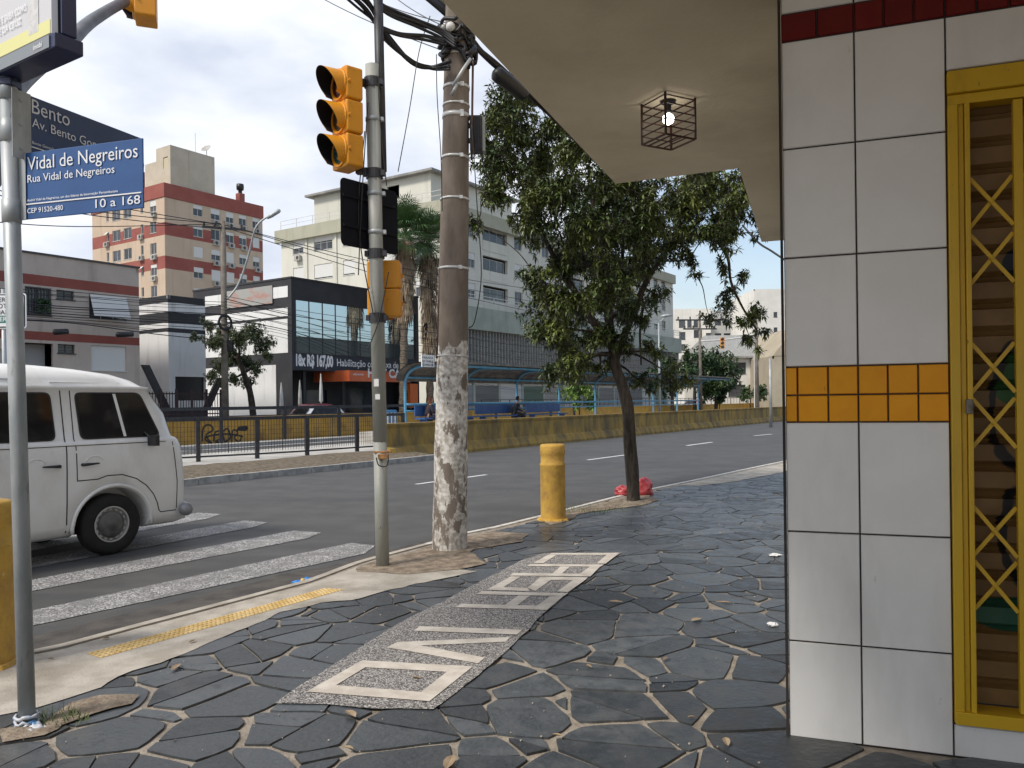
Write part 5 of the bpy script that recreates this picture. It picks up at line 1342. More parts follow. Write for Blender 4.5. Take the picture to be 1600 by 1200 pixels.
# ------------------------------------------------------------------ people waiting
def person(P, face, label, skin, jacket, trouser, hair, longhair=False, lap=None, lean=0):
    t = thing('person', label, 'person', P, 0, 'people waiting at the bus stop')
    f = Vector(face).normalized(); r_ = f.cross(Z).normalized()
    def Q(fr, rt, z): return P+f*fr+r_*rt+Z*z
    V = []; E = []; RAD = []
    def v_(p, rad): V.append(p); RAD.append(rad); return len(V)-1
    pel = v_(Q(0, 0, .56), .13); ab = v_(Q(.02, 0, .74), .12); ch = v_(Q(.06+lean, 0, .95), .135); nk = v_(Q(.09+lean, 0, 1.10), .055); hd = v_(Q(.12+lean, 0, 1.17), .06)
    h2 = v_(Q(.125+lean, 0, 1.25), .085); h3 = v_(Q(.12+lean, 0, 1.31), .07); E += [(pel, ab), (ab, ch), (ch, nk), (nk, hd), (hd, h2), (h2, h3)]
    for s_ in (-1, 1):
        hip = v_(Q(.06, .10*s_, .55), .088); kn = v_(Q(.46, .12*s_, .56), .062); an = v_(Q(.44, .12*s_, .12), .04); to = v_(Q(.60, .13*s_, .06), .035); E += [(pel, hip), (hip, kn), (kn, an), (an, to)]
        sh = v_(Q(.05+lean, .18*s_, 1.0), .06); el = v_(Q(.12+lean, .22*s_, .76), .043); wr = v_(Q(.34+lean, .10*s_, .72), .028); pm = v_(Q(.40+lean, .07*s_, .71), .03); E += [(ch, sh), (sh, el), (el, wr), (wr, pm)]
        for k in range(4): fi = v_(Q(.46+lean-.006*abs(k-1.5), .07*s_+(k-1.5)*.017, .695), .008); E.append((pm, fi))
        th_ = v_(Q(.42+lean, .035*s_, .725), .009); E.append((pm, th_))
    def skinned(nm, vs, es, rs, m, par, sub=2, root=0):
        inv = W[t].inverted(); me = bpy.data.meshes.new(nm); me.from_pydata([tuple(inv@p) for p in vs], es, []); o = bpy.data.objects.new(nm, me); link(o); o.parent = par; W[o] = W[t]
        sk = o.modifiers.new('Skin', 'SKIN'); 
        me.skin_vertices or None
        bpy.context.view_layer.objects.active = o
        if not me.skin_vertices: 
            with bpy.context.temp_override(object=o, active_object=o): bpy.ops.mesh.customdata_skin_add()
        for i, r0 in enumerate(rs): me.skin_vertices[0].data[i].radius = (r0, r0); me.skin_vertices[0].data[i].use_root = (i == root)
        sb_ = o.modifiers.new('Sub', 'SUBSURF'); sb_.levels = sub; sb_.render_levels = sub
        me.materials.append(m)
        for p in me.polygons: p.use_smooth = True
        sk.use_smooth_shade = True
        return o
    body_ = skinned('body', V, E, RAD, skin, t)
    # clothes
    skinned('jacket', [Q(0, 0, .60), Q(.03, 0, .76), Q(.07+lean, 0, .96), Q(.08+lean, 0, 1.06)]+[Q(.05+lean, .18*s_, 1.0) for s_ in (-1, 1)]+[Q(.12+lean, .23*s_, .76) for s_ in (-1, 1)]+[Q(.31+lean, .12*s_, .725) for s_ in (-1, 1)], [(0, 1), (1, 2), (2, 3), (2, 4), (2, 5), (4, 6), (5, 7), (6, 8), (7, 9)], [.16, .15, .165, .08, .085, .085, .062, .062, .045, .045], jacket, t)
    skinned('trousers', [Q(0, 0, .56)]+[Q(.08, .10*s_, .55) for s_ in (-1, 1)]+[Q(.47, .12*s_, .565) for s_ in (-1, 1)]+[Q(.45, .12*s_, .16) for s_ in (-1, 1)], [(0, 1), (0, 2), (1, 3), (2, 4), (3, 5), (4, 6)], [.15, .11, .11, .08, .08, .06, .06], trouser, t)
    mb = MB(); mb.smooth = True; c = Q(.10+lean, 0, 1.29); mb.ball(c, .105, 14, 10, (.95, .9, 1.05))
    if longhair: mb.ball(c-f*.05-Z*.14, .09, 12, 9, (1, 1, 1.5))
    # open the hair cap towards the face
    for i, q in enumerate(mb.v):
        d_ = (q-c).dot(f)
        if d_ > .045 and q.z < c.z+.05: mb.v[i] = q-f*(d_-.035)
    mb.build('hair', hair, t)
    mb = MB(); mb.smooth = True; hc = Q(.135+lean, 0, 1.26)
    mb.ball(hc+f*.075-Z*.005, .016, 8, 6, (1, .8, 1.3)); 
    for s_ in (-1, 1): mb.ball(hc+r_*(.085*s_)-f*.01, .02, 8, 6, (.6, .6, 1.3))
    mb.build('face_features', skin, t)
    mb = MB(); mb.smooth = True
    for s_ in (-1, 1): mb.ball(hc+f*.078+r_*(.03*s_)+Z*.02, .009, 8, 6)
    mb.ball(hc+f*.078-Z*.045, .012, 8, 6, (1, 1.6, .5)); mb.build('eyes_and_mouth', M['frame_d'], t)
    for s_ in (-1, 1):
        mb = MB(); mb.smooth = True; mb.ball(Q(.50, .125*s_, .055), .06, 12, 8, (1.7, .8, .8)) if abs(f.x) > abs(f.y) else mb.ball(Q(.50, .125*s_, .055), .06, 12, 8, (.8, 1.7, .8)); mb.build('shoe', M['black'], t)
    if lap:
        mb = MB(); mb.smooth = True; mb.ball(Q(.30, 0, .70), .13, 14, 9, (1.2, 1.2, .5)); mb.build('lap_bag', lap, t)
    return t
SK1 = mat('skin', (.42, .24, .16), rough=.6)
person(A(sh_s(652), 19.98, .42), -NN*.5+D*.85, 'seated person with long reddish hair, dark jacket and pale bundle on the lap', SK1, mat('jacket_dark', (.03, .022, .03), rough=.8), mat('jeans', (.02, .025, .06), rough=.8), mat('hair_auburn', (.16, .06, .03), rough=.7), True, mat('bundle_pale', (.55, .48, .52), rough=.8), .03)
sp2 = sh_s(787)
person(A(sp2, 19.98, .42), -NN*.6+D*.8, 'seated person with dark hair and dark clothes holding a pale bag', SK1, mat('jacket_navy', (.02, .022, .035), (.1, .1, .12), scale=9, rough=.8), mat('trousers_dark', (.03, .03, .035), rough=.8), mat('hair_black', (.012, .010, .01), rough=.6), False, mat('bag_pale', (.4, .4, .38), rough=.8), .12)

# ------------------------------------------------------------------ parked cars behind the parapet
def car(P, yaw_, label, paint):
    t = thing('parked_car', label, 'car', P, yaw_, 'cars parked on the far side of the avenue')
    L_ = [(.22, -1.9, 1.85, .70, (.2, .3), (.3, .4)), (.35, -1.98, 1.96, .80, (.25, .35), (.35, .5)), (.60, -2.0, 1.98, .84, (.25, .4), (.4, .6)), (.80, -1.98, 1.90, .84, (.25, .4), (.5, .6)), (.90, -1.95, 1.55, .82, (.25, .4), (.6, .6)), (.97, -1.92, 1.05, .79, (.25, .4), (.3, .4)), (1.30, -1.70, .55, .66, (.3, .35), (.3, .3)), (1.43, -1.5, .25, .58, (.4, .35), (.4, .3)), (1.47, -1.1, 0, .40, (.4, .3), (.4, .3))]
    mb = shell(L_); mb.build('body', paint, t, world=False)
    for s_ in (-1, 1):
        mb = MB(); y0, y1 = .792*s_+.012*s_, .662*s_+.012*s_
        mb.poly([Vector((-1.5, y0, .98)), Vector((.86, y0, .98)), Vector((.45, y1, 1.31)), Vector((-1.35, y1, 1.31))]); mb.build('window', M['vglass'], t, world=False)
        for x_ in (-1.25, 1.25): wheel(t, Vector((x_, .76*s_, .30)), s_, r_=.30, wd=.2, nbolt=8)
        mb = MB(); mb.ball(Vector((1.80, .62*s_, .70)), .11, 12, 8, (1, 1.2, .8)); mb.build('headlight', M['paper'], t, world=False)
        mb = MB(); mb.ball(Vector((-1.93, .70*s_, .80)), .10, 10, 8, (.6, .8, 1.3)); mb.build('tail_light', mat('tail_red', (.4, .01, .01), rough=.3) if 'tail_red' not in MATS else MATS['tail_red'], t, world=False)
    mb = MB(); mb.poly([Vector((1.04, -.6, 1.0)), Vector((1.04, .6, 1.0)), Vector((.60, .5, 1.32)), Vector((.60, -.5, 1.32))]); mb.build('windscreen', M['vglass'], t, world=False)
    return t
def at_n(px, n_): r_ = ray(px, 640); return r_*(n_/r_.dot(NN))
p = at_n(487, 33); car(Vector((p.x, p.y, .02)), yaw+math.pi, 'white hatchback parked behind the railing in front of the black building', mat('car_white', (.45, .47, .48), rough=.25))
p = at_n(505, 35.5); car(Vector((p.x, p.y, .12)), yaw, 'dark red hatchback beside the white car in front of the black building', mat('car_maroon', (.10, .012, .018), rough=.25))
p = at_n(1084, 31.5); car(Vector((p.x, p.y, .12)), yaw+math.pi, 'light car with red side behind the parapet at the far right', mat('car_red', (.42, .38, .40), (.35, .03, .04), scale=1.2, rough=.25, lo=.48, hi=.5))

# ------------------------------------------------------------------ buildings across the avenue
u = D; v = NN
WMATS = []
n0 = 39
def sN(px, n_): q = ray(px, 600); return (q*(n_/q.dot(NN))).dot(D)
def zN(px, py, n_): return hn(px, py, n_).z
sR = sN(219, n0); sL = sN(-260, n0)
M['beige'] = mat('beige_render', (.46, .395, .345), (.51, .44, .385), scale=.8, rough=.9)
M['redband'] = mat('brick_red_paint', (.23, .065, .052), (.27, .085, .065), scale=.6, rough=.9)
lb = thing('low_apartment_block', 'low beige building with brick red bands at the left edge', 'building', A(sL, n0, 0))
zt = zN(219, 420, n0)
def opN(x0, x1, y0, y1, xr, n_): return (sN(x0, n_)-sL, sN(x1, n_)-sL, zN(xr, y1, n_), zN(xr, y0, n_))
ops = [opN(41, 81, 449, 492, 60, n0), opN(90, 118, 454, 468, 104, n0), opN(141, 199, 463, 500, 170, n0), opN(91, 118, 538, 552, 104, n0), opN(143, 198, 541, 579, 170, n0), opN(35, 84, 536, 640, 60, n0), opN(-120, -40, 449, 492, -80, n0), opN(-5, 12, 545, 580, 0, n0)]
b1z = (zN(219, 463, n0), zN(219, 450, n0)); b2z = (zN(219, 540, n0), zN(219, 528, n0))
bands = ((zN(217, 463, n0), zN(217, 448.5, n0), 1), (zN(217, 540, n0), zN(217, 528, n0), 1))
mb = MB(); wallbox(mb, A(sL, n0), u, sR-sL, v, 12, -.2, zt, ops, (), bands, parapet=.25); mb.build('wall', [M['beige'], M['redband']], lb)
mb = MB(); mb.obox(A(sL-.05, n0-.06, zt+.003), u*(sR-sL+.1), v*.3, Z*.09); mb.build('roof_edge', M['redband'] if False else M['frame_d'], lb)
O = A(sL, n0)
for i, op in enumerate(ops):
    if i == 5: continue
    window(lb, O, u, v, op, nx=2 if i not in (2, 4) else 3, blind=(1.0 if i == 4 else .93 if i == 2 else 0), lift=(i == 2), fm='frame_d' if i in (1, 3, 0) else 'frame_w', nz=3 if i in (1, 3) else 1)
mb = MB(); op = ops[0]; x = op[0]
while x < op[1]: mb.obox(O+u*x+Z*op[2]-v*.05, u*.025, v*.025, Z*(op[3]-op[2])); x += .14
for q in (.02, .5, .96): mb.obox(O+u*op[0]+Z*(op[2]+(op[3]-op[2])*q)-v*.055, u*(op[1]-op[0]), v*.03, Z*.03)
mb.build('window_bars', M['frame_d'], lb)
op = ops[5]; mb = MB(); mb.obox(O+u*op[0]+Z*op[2]+v*.8, u*(op[1]-op[0]), v*.05, Z*(op[3]-op[2])); mb.build('porch', mat('porch_white', (.5, .5, .51), rough=.8), lb)
mb = MB(); mb.obox(O+u*(op[0]+.15)+Z*op[2]+v*.7, u*.95, v*.05, Z*1.85); mb.build('door', mat('door_orange', (.52, .28, .04), rough=.6), lb)
pl_ = thing('balcony_plant', 'green plants behind the barred window of the low beige building', 'plant', O+u*ops[0][0]+Z*ops[0][2]); 
mb = MB(); rk = random.Random(5)
for k in range(260):
    p = O+u*rk.uniform(ops[0][0]+.5, ops[0][1]-.1)+Z*(ops[0][2]+rk.uniform(.1, .75))-v*rk.uniform(.02, .2); a = Vector((rk.uniform(-1, 1), rk.uniform(-1, 1), rk.uniform(-1, 1))).normalized()*.1; b = a.orthogonal().normalized()*.05; mb.poly([p-a, p+b, p+a, p-b])
mb.build('foliage', M['leaf2'], pl_)

# striped white and black block
n1 = 42; s1 = sN(264, n1); s1e = sN(322, n1)
M['wwall'] = mat('white_wall', (.68, .68, .67), (.73, .73, .72), scale=.7, rough=.85); M['bwall'] = mat('black_wall', (.020, .020, .024), (.030, .030, .034), scale=.7, rough=.7)
st = thing('striped_building', 'low white building with black stripes between the beige block and the black one', 'building', A(s1, n1, 0))
zf_ = lambda py: zN(264, py, n1)
bd = ((zf_(472), zf_(461), 1), (zf_(504), zf_(487), 1), (zf_(518), zf_(512), 1), (-.2, zf_(640), 1))
mb = MB(); wallbox(mb, A(s1, n1), u, s1e-s1, v, 8.5, -.2, zf_(461), [(sN(274, n1)-s1, s1e-s1-.05, zf_(626), zf_(588))], (), bd, parapet=.2); mb.build('wall', [M['wwall'], M['bwall']], st)
mb = MB(); mb.obox(A(sN(274, n1), n1+.16, zf_(626)), u*(s1e-sN(274, n1)-.06), v*.02, Z*(zf_(588)-zf_(626))); mb.build('garage_opening', M['black'], st)
for (a, b) in (((222, 570), (256, 640)), ((340, 590), (318, 640))):
    mb = MB(); p, q = hn(*a, n1-1.5), hn(*b, n1-1.5); d_ = (q-p); t_ = D*.45; mb.obox(p, d_, t_, NN*.15); mb.build('diagonal_brace', M['dark_metal'], st)
gt = thing('iron_gate', 'dark vertical bar gate in front of the striped building', 'gate', A(sN(230, 40), 40, 0))
mb = MB(); x0, x1 = sN(224, 40), sN(344, 40); zt_ = zN(280, 612, 40); x = x0
while x < x1: mb.obox(A(x, 40, .05), D*.03, NN*.03, Z*(zt_-.05)); x += .17
for z_ in (.1, zt_*.45, zt_-.15): mb.obox(A(x0, 39.98, z_), D*(x1-x0), NN*.05, Z*.07)
for k in range(6): mb.obox(A(x0+(x1-x0)*k/5, 39.97, .05), D*.1, NN*.1, Z*(zt_+.1))
mb.build('bars', mat('iron_maroon', (.04, .02, .022), rough=.6), gt)

# black driving school building
n2 = 41; sA = sN(457, n2); sB = sN(655, n2)
dsb = thing('black_office_building', 'black and white two storey building with big glass front and driving licence sign', 'building', A(sA, n2, 0))
zt = zN(457, 435, n2); zg1 = zN(462, 468, n2); zg0 = zN(462, 551, n2); zs0 = zN(457, 578, n2)
LA = sB-sA; x0 = sN(464, n2)-sA; x1 = sN(650, n2)-sA; Od = A(sA, n2)
mb = MB(); ops = [(x0, x1, zg0, zg1)]
facade(mb, Od, u, v, LA, zs0, zt, ops, .12)
# side face (towards the left): measured white fields
def nS(px, py): q = ray(px, py); return (CP+q*(sA/q.dot(D))).dot(NN)-n2
def zS(px, py): return hs(px, py, sA).z
LBm = 10.5
fields = [(nS(450, 455), nS(427, 455), zS(450, 464), zS(450, 446.5)), (nS(352, 470), nS(321, 470), zS(450, 464), zS(450, 446.5)), (nS(450, 487), nS(321, 487), zS(450, 493.5), zS(450, 480.5)), (nS(450, 520), nS(321, 520), zS(450, 551), zS(450, 498)), ]
facade(mb, Od, v, u, LBm, -.2, zt, (), .1)
facade(mb, A(sA, n2+2.6), u, v, LA, -.2, zs0, [(3, 5.5, 0.1, 2.6), (7, 11, .1, 2.8)], .3)
mb.poly([Od+Z*zs0, Od+u*LA+Z*zs0, Od+u*LA+v*2.6+Z*zs0, Od+v*2.6+Z*zs0][::-1])
mb.poly([Od+Z*(zt-.01), Od+u*LA+Z*(zt-.01), Od+u*LA+v*LBm+Z*(zt-.01), Od+v*LBm+Z*(zt-.01)])
facade(mb, A(sB, n2), v, -u, LBm, -.2, zt, (), .1)
mb.obox(Od-u*.04-v*.04+Z*(zt+.002), u*(LA+.08), v*.25, Z*.12); mb.obox(Od-u*.04+v*.23+Z*(zt+.002), u*.25, v*(LBm-.2), Z*.12)
mb.build('wall', M['bwall'], dsb)
mb = MB()
for a, b, c, d_ in fields: mb.obox(Od-u*.03+v*a+Z*c, v*(b-a), u*.025, Z*(d_-c))
g0, g1 = nS(432, 620), nS(321, 620); mb.obox(Od-u*.03+v*g0+Z*.1, v*(g1-g0), u*.025, Z*(zS(432, 570)-.1))
mb.build('white_panel', M['wwall'], dsb)
mb = MB(); a, b = nS(427, 460), nS(352, 460); mb.obox(Od-u*.10+v*a+Z*zS(427, 474), v*(b-a), u*.05, Z*(zS(427, 446)-zS(427, 474))); mb.build('banner', mat('poster_faded', (.33, .33, .31), (.40, .20, .16), scale=1.1, rough=.7, lo=.5, hi=.62, stretch=(.5, .5, 1.4), detail=9), dsb)
mb = MB(); mb.poly([Od+u*x0+v*.10+Z*zg0, Od+u*x1+v*.10+Z*zg0, Od+u*x1+v*.10+Z*zg1, Od+u*x0+v*.10+Z*zg1]); M['mirror'] = mat('mirror_glass', (.50, .60, .66), rough=.02, metal=.95)
gl = mb.build('glass_front', M['mirror'], dsb)
mb = MB(); nn_ = 10
for k in range(nn_+1): mb.obox(Od+u*(x0+(x1-x0)*k/nn_-.02)+v*.06+Z*zg0, u*.04, v*.03, Z*(zg1-zg0))
zm = zg0+(zg1-zg0)*.30; mb.obox(Od+u*x0+v*.055+Z*zm, u*(x1-x0), v*.03, Z*.05); mb.build('mullions', M['frame_d'], gl)
mb = MB(); mb.poly([Od+u*x0+v*.095+Z*zg0, Od+u*x1+v*.095+Z*zg0, Od+u*x1+v*.095+Z*zm, Od+u*x0+v*.095+Z*zm]); mb.build('spandrel_glass', mat('spandrel', (.035, .055, .06), rough=.15), gl)
mb = MB(); mb.obox(Od-v*.06+Z*zs0+u*.02, u*(LA-.04), v*.05, Z*(zg0-zs0-.15)); sgn = mb.build('sign_band', mat('sign_navy', (.012, .016, .030), rough=.5), dsb)
ta = sN(462, n2)-sA; tb_ = sN(520, n2)-sA; tc_ = sN(526, n2)-sA; td = sN(655, n2)-sA
text_mesh('lettering', '18x R$ 167,00', Od-v*.063+u*ta+Z*(zs0+.32), u, Z, M['white'], sgn, height=.72, width=tb_-ta, bold=.05)
text_mesh('lettering', 'Habilitação com Taxa de Exame', Od-v*.063+u*tc_+Z*(zs0+.38), u, Z, M['white'], sgn, height=.50, width=td-tc_-.6, bold=.012)
# dark openings, doors of the ground floor
mb = MB(); mb.poly([A(sA+7, n2+2.85, .1), A(sA+11, n2+2.85, .1), A(sA+11, n2+2.85, 2.8), A(sA+7, n2+2.85, 2.8)]); mb.poly([A(sA+3, n2+2.85, .1), A(sA+5.5, n2+2.85, .1), A(sA+5.5, n2+2.85, 2.6), A(sA+3, n2+2.85, 2.6)]); mb.build('shop_window', M['wglass'], dsb)
for k in range(4):
    mb = MB(); mb.obox(A(sA+1.2+k*3.6, n2+.3, .05), D*.22, NN*.22, Z*(zs0-.055)); mb.build('column', M['bwall'], dsb)
# orange car-wash shop sign
hc = thing('shop_sign', 'orange shop sign reading HOT CAR under the black building', 'shop sign', A(sN(533, 40), 40, 0))
a, b = sN(546, 39.6), sN(620, 39.6); z0_, z1_ = zN(550, 595.5, 39.6), zN(550, 578.5, 39.6); mb = MB()
mb.obox(A(a, 39.6, z0_), D*(b-a+1.5), NN*.3, Z*(z1_-z0_)); mb.obox(A(a, 39.9, z0_), D*.2, NN*3.2, Z*(z1_-z0_)); mb.build('board', mat('orange_board', (.52, .10, .03), (.60, .14, .05), scale=1, rough=.5), hc)
text_mesh('lettering', 'HOT CAR', A(sN(575, 39.6), 39.59, z0_+.32), D, Z, M['white'], hc, height=.60, width=sN(634, 39.6)-sN(575, 39.6), bold=.04)
text_mesh('lettering', 'estética automotiva', A(sN(552, 39.6), 39.59, z0_+.42), D, Z, M['white'], hc, height=.16, width=sN(568, 39.6)-sN(552, 39.6), bold=.01)
mb = MB(); mb.obox(A(b+1.6, 39.7, z0_-1.9), D*.9, NN*.25, Z*1.8); mb.build('side_board', mat('orange_board2', (.56, .12, .02), rough=.5), hc)
for (x_, y_, lab, hgt) in ((440, 604, 'closed white parasol standing at the left under the black building', .0), (469, 600, 'closed dark parasol with pale base label under the black building', 0), (502, 590, 'tall closed white parasol under the black building', 0)):
    p = at_n(x_, 38.8); P = Vector((p.x, p.y, .05)); t = thing('closed_parasol', lab, 'parasol', P, 0, 'closed parasols in front of the black building'); zt_ = hn(x_, y_-5, 38.8).z
    mb = MB(); mb.smooth = True; mb.lathe(P, Z, [(.18, 0), (.18, .05), (.03, .07), (.025, zt_*.45)], 10); mb.build('stand', M['frame_d'], t)
    mb = MB(); mb.smooth = True; mb.lathe(P, Z, [(.03, zt_*.45), (.13, zt_*.5), (.10, zt_*.75), (.03, zt_)], 8); mb.build('canopy', M['frame_w'] if 'white' in lab else M['ac'], t)

# long cream apartment building
M['cream'] = mat('cream_render', (.56, .555, .485), (.62, .61, .54), scale=.25, rough=.9, stretch=(1, 1, .5)); M['olive'] = mat('olive_parapet', (.36, .355, .27), (.40, .39, .31), scale=.4, rough=.9); M['slab'] = mat('grey_green_slab', (.27, .30, .26), (.33, .36, .31), scale=.5, rough=.9)
M['louvre'] = mat('louvre_grey', (.26, .26, .245), (.33, .33, .31), scale=3, rough=.8)
n3 = 46; s3 = sN(694, n3); s3e = sN(1053, n3)
cb = thing('cream_apartment_building', 'long cream apartment building with balconies and vertical louvres behind the street tree', 'building', A(s3, n3, 0))
Oc = A(s3, n3); L3 = s3e-s3; LB3 = 22
ztop = 20.2; fl = [10.7+2.95*k for k in range(4)]
opsA = []; x = 1.0; pat = [1.5, 1.3, 4.4, 1.5, 1.5]; kk = 0; kinds = []
while x < L3-3:
    w_ = pat[kk % 5]
    for f_ in fl[:3]:
        if kk % 5 == 2: opsA.append((x, x+w_, f_+.1, f_+2.5)); kinds.append('b')
        else: opsA.append((x, x+w_, f_+1.0, f_+2.45)); kinds.append('w')
    x += w_+1.3; kk += 1
opsB = []; kb_ = []
for f_ in fl[:3]:
    for q in ((2.0, 3.3), (5.2, 8.6), (11.2, 12.8), (14.3, 17.0), (18.6, 20.2)): opsB.append((q[0], q[1], f_+(.9), f_+2.4)); kb_.append(q)
mb = MB(); wallbox(mb, Oc, u, L3, v, LB3, -.2, ztop-1.3, opsA, opsB, (), parapet=0, depth=.35)
mb.m = 1
mb.obox(Oc-u*.5-v*.5+Z*(ztop-1.3), u*(L3+.5), v*.5, Z*1.3); mb.obox(Oc-u*.5+Z*(ztop-1.3), u*.5, v*(LB3+.5), Z*1.3)
mb.m = 0
mb.build('wall', [M['cream'], M['olive']], cb)
rk = random.Random(12)
for op, kd in zip(opsA, kinds):
    if op[0] > 60 and rk.random() < .3: continue
    if kd == 'w': window(cb, Oc, u, v, op, depth=.12, nx=2, blind=rk.choice([0, .45, .5, 0, .9]))
    else:
        mb = MB(); mb.obox(Oc+u*op[0]+Z*op[2]-v*.05, u*(op[1]-op[0]), v*.08, Z*.95); 
        bl = mb.build('balcony', M['cream'], cb); window(bl, Oc, u, v, (op[0]+.3, op[1]-.3, op[2], op[3]-.2), depth=.30, nx=3)
for op in opsB: window(cb, Oc, v, u, op, depth=.12, nx=3 if op[1]-op[0] > 2 else 2, blind=rk.choice([0, .4, .6, .9]), nz=2 if op[1]-op[0] > 2 else 1)
for k in range(6): ac_unit(cb, Oc-u*0+v*rk.choice([5.6, 12.0, 18.8, 2.2])+Z*(fl[k % 3]+.15)+v*(k//3*.0), v, u)
# vertical pilasters on the left face
mb = MB()
for q in (1.3, 4.6, 9.4, 13.6, 17.9): mb.obox(Oc-u*.12+v*q+Z*8, v*.28, u*.115, Z*(ztop-1.3-8))
mb.build('pilaster', M['cream'], cb)
mb = MB(); zp0 = zN(740, 520, n3-1); 
mb.obox(Oc-v*1.2-u*.2+Z*8.5, u*(L3+.4), v*1.19, Z*2.15); mb.build('terrace_slab', M['slab'], cb)
mb = MB(); 
for z_ in (11.1, 11.45, 11.75): mb.obox(Oc-v*1.15+Z*z_, u*L3, v*.05, Z*.06)
x = 0
while x < L3: mb.obox(Oc-v*1.15+u*x+Z*10.65, u*.06, v*.06, Z*1.15); x += 2.2
mb.build('terrace_railing', M['frame_w'], cb)
mb = MB(); x = 0
while x < L3: mb.obox(Oc-v*.9+u*x+Z*4.9, u*.09, v*.55, Z*3.6); x += .52
mb.obox(Oc-v*.95+Z*4.7, u*L3, v*.9, Z*.2); lo_ = mb.build('louvres', M['louvre'], cb); lo_['kind'] = 'stuff'
mb = MB(); mb.obox(Oc-v*.2+Z*4.9, u*L3, v*.15, Z*3.6); mb.build('louvre_back', mat('louvre_back', (.10, .10, .10), rough=.8), cb)
# ground floor shops
shopc = [(.16, .17, .18), (.10, .10, .10), (.36, .36, .35), (.06, .10, .07), (.22, .21, .19), (.30, .28, .24), (.08, .08, .09), (.13, .13, .13)]
x = .4; k = 0
while x < L3-4:
    mb = MB(); m_ = mat('shop_front', shopc[k % 8], tuple(c*1.25 for c in shopc[k % 8]), scale=1.5, rough=.6, bump=.3, bscale=6, stretch=(.1, .1, 4)); mb.obox(Oc-v*.10+u*x+Z*0, u*3.9, v*.08, Z*3.2); sf = mb.build('shop_front', m_, cb)
    mb = MB(); mb.obox(Oc-v*.30+u*x+Z*3.5, u*4.1, v*.18, Z*.9); mb.build('fascia', mat('fascia', rk.choice([(.4, .4, .39), (.06, .06, .07), (.35, .07, .03), (.30, .25, .1), (.12, .16, .25)]), rough=.6), cb)
    mb = MB(); mb.obox(Oc-v*.14+u*(x+3.95)+Z*0, u*.35, v*.25, Z*4.6); mb.build('pier', M['slab'], cb); x += 4.35; k += 1
# penthouse with hipped roof
ztp = ztop; ztop += 1.3; Pp = Oc+u*1.5+v*2.5
mb = MB(); wallbox(mb, Pp, u, 14, v, 16, ztop-2.6, ztop+2.1, [(2, 3.6, ztop+.2, ztop+1.6)], [(4, 5.6, ztop+.2, ztop+1.6), (10, 12, ztop+.2, ztop+1.6)], ()); mb.build('penthouse', M['cream'], cb)
mb = MB(); e_ = .7; q = [Pp-u*e_-v*e_, Pp+u*(14+e_)-v*e_, Pp+u*(14+e_)+v*(16+e_), Pp-u*e_+v*(16+e_)]; zr = ztop+2.1
t0 = Pp+u*7+v*6; t1 = Pp+u*7+v*10
b_ = [p+Z*zr for p in q]; c_ = [p+Z*(zr+.22) for p in q]; tt = [t0+Z*(zr+2.0), t1+Z*(zr+2.0)]
mb.add(b_+c_+tt, [(3, 2, 1, 0), (0, 1, 5, 4), (1, 2, 6, 5), (2, 3, 7, 6), (3, 0, 4, 7), (4, 5, 8), (5, 6, 9, 8), (6, 7, 9), (7, 4, 8, 9)]); ztop = ztp; mb.build('roof', mat('roof_grey', (.20, .20, .19), (.3, .29, .27), scale=1, rough=.9), cb)
ac_unit(cb, Pp+u*3.5+Z*(ztop+1.6), u, v, 1.1, .8)
mb = MB()
for z_ in (.45, .9): mb.obox(Oc-u*.4-v*.4+Z*(ztop+z_), u*(L3*.5), v*.04, Z*.04); mb.obox(Oc-u*.4-v*.4+Z*(ztop+z_), v*LB3, u*.04, Z*.04)
for k in range(10): mb.obox(Oc-u*.4-v*.4+v*(k*LB3/9)+Z*ztop, u*.04, v*.04, Z*.92)
mb.build('roof_railing', M['frame_w'], cb)

# brick red and beige tower
tw = hy(261, 640, 106.0); tw.z = 0
T_ = thing('apartment_tower', 'tall beige apartment tower with brick red bands and water tank house on top', 'building', tw)
LT_, LBt = 16.0, 17.6; zT = hy(261, 287, 106).z
M['tan'] = mat('tan_render', (.50, .385, .285), (.54, .425, .32), scale=.3, rough=.9); M['brick'] = mat('brick_red', (.26, .075, .06), (.30, .095, .075), scale=.5, rough=.9)
fh = 2.86; zs_l = [zT-3.35-fh*k for k in range(8)]
colsA = [(4.3, 5.8), (7.1, 8.6), (9.6, 10.9), (11.8, 13.1), (14.2, 15.4)]; colsB = [(1.9, 3.3), (4.9, 5.5), (7.7, 9.6), (10.4, 12.4), (13.3, 13.9)]
opA = [(a, b, z_, z_+1.5) for z_ in zs_l for a, b in colsA]; opB = [(a, b, z_ if b-a > 1 else z_+.2, z_+1.5) for z_ in zs_l for a, b in colsB]
bands = [(zT-1.75, zT, 1)]+[(zs_l[k]-.25-.1, zs_l[k]+1.35-.1, 1) for k in (1, )]+[(zs_l[2]-.9, zs_l[2]+.55, 1)]+[(zs_l[4]-.9, zs_l[4]+.5, 1)]
bands = [(zT-1.75, zT, 1), (zT-6.75, zT-5.05, 1), (zT-11.2, zT-9.5, 1), (zT-17, zT-15.3, 1)]
mb = MB(); wallbox(mb, tw, u, LT_, v, LBt, -.2, zT, opA, opB, bands, parapet=0, depth=.2)
mb.m = 1; mb.obox(tw-u*.12-v*.12+Z*(zT-1.7), u*(LT_+.24), v*.115, Z*1.85); mb.obox(tw-u*.12+v*.0+Z*(zT-1.7), v*(LBt+.1), u*.115, Z*1.85)
mb.build('wall', [M['tan'], M['brick']], T_)
rk = random.Random(31)
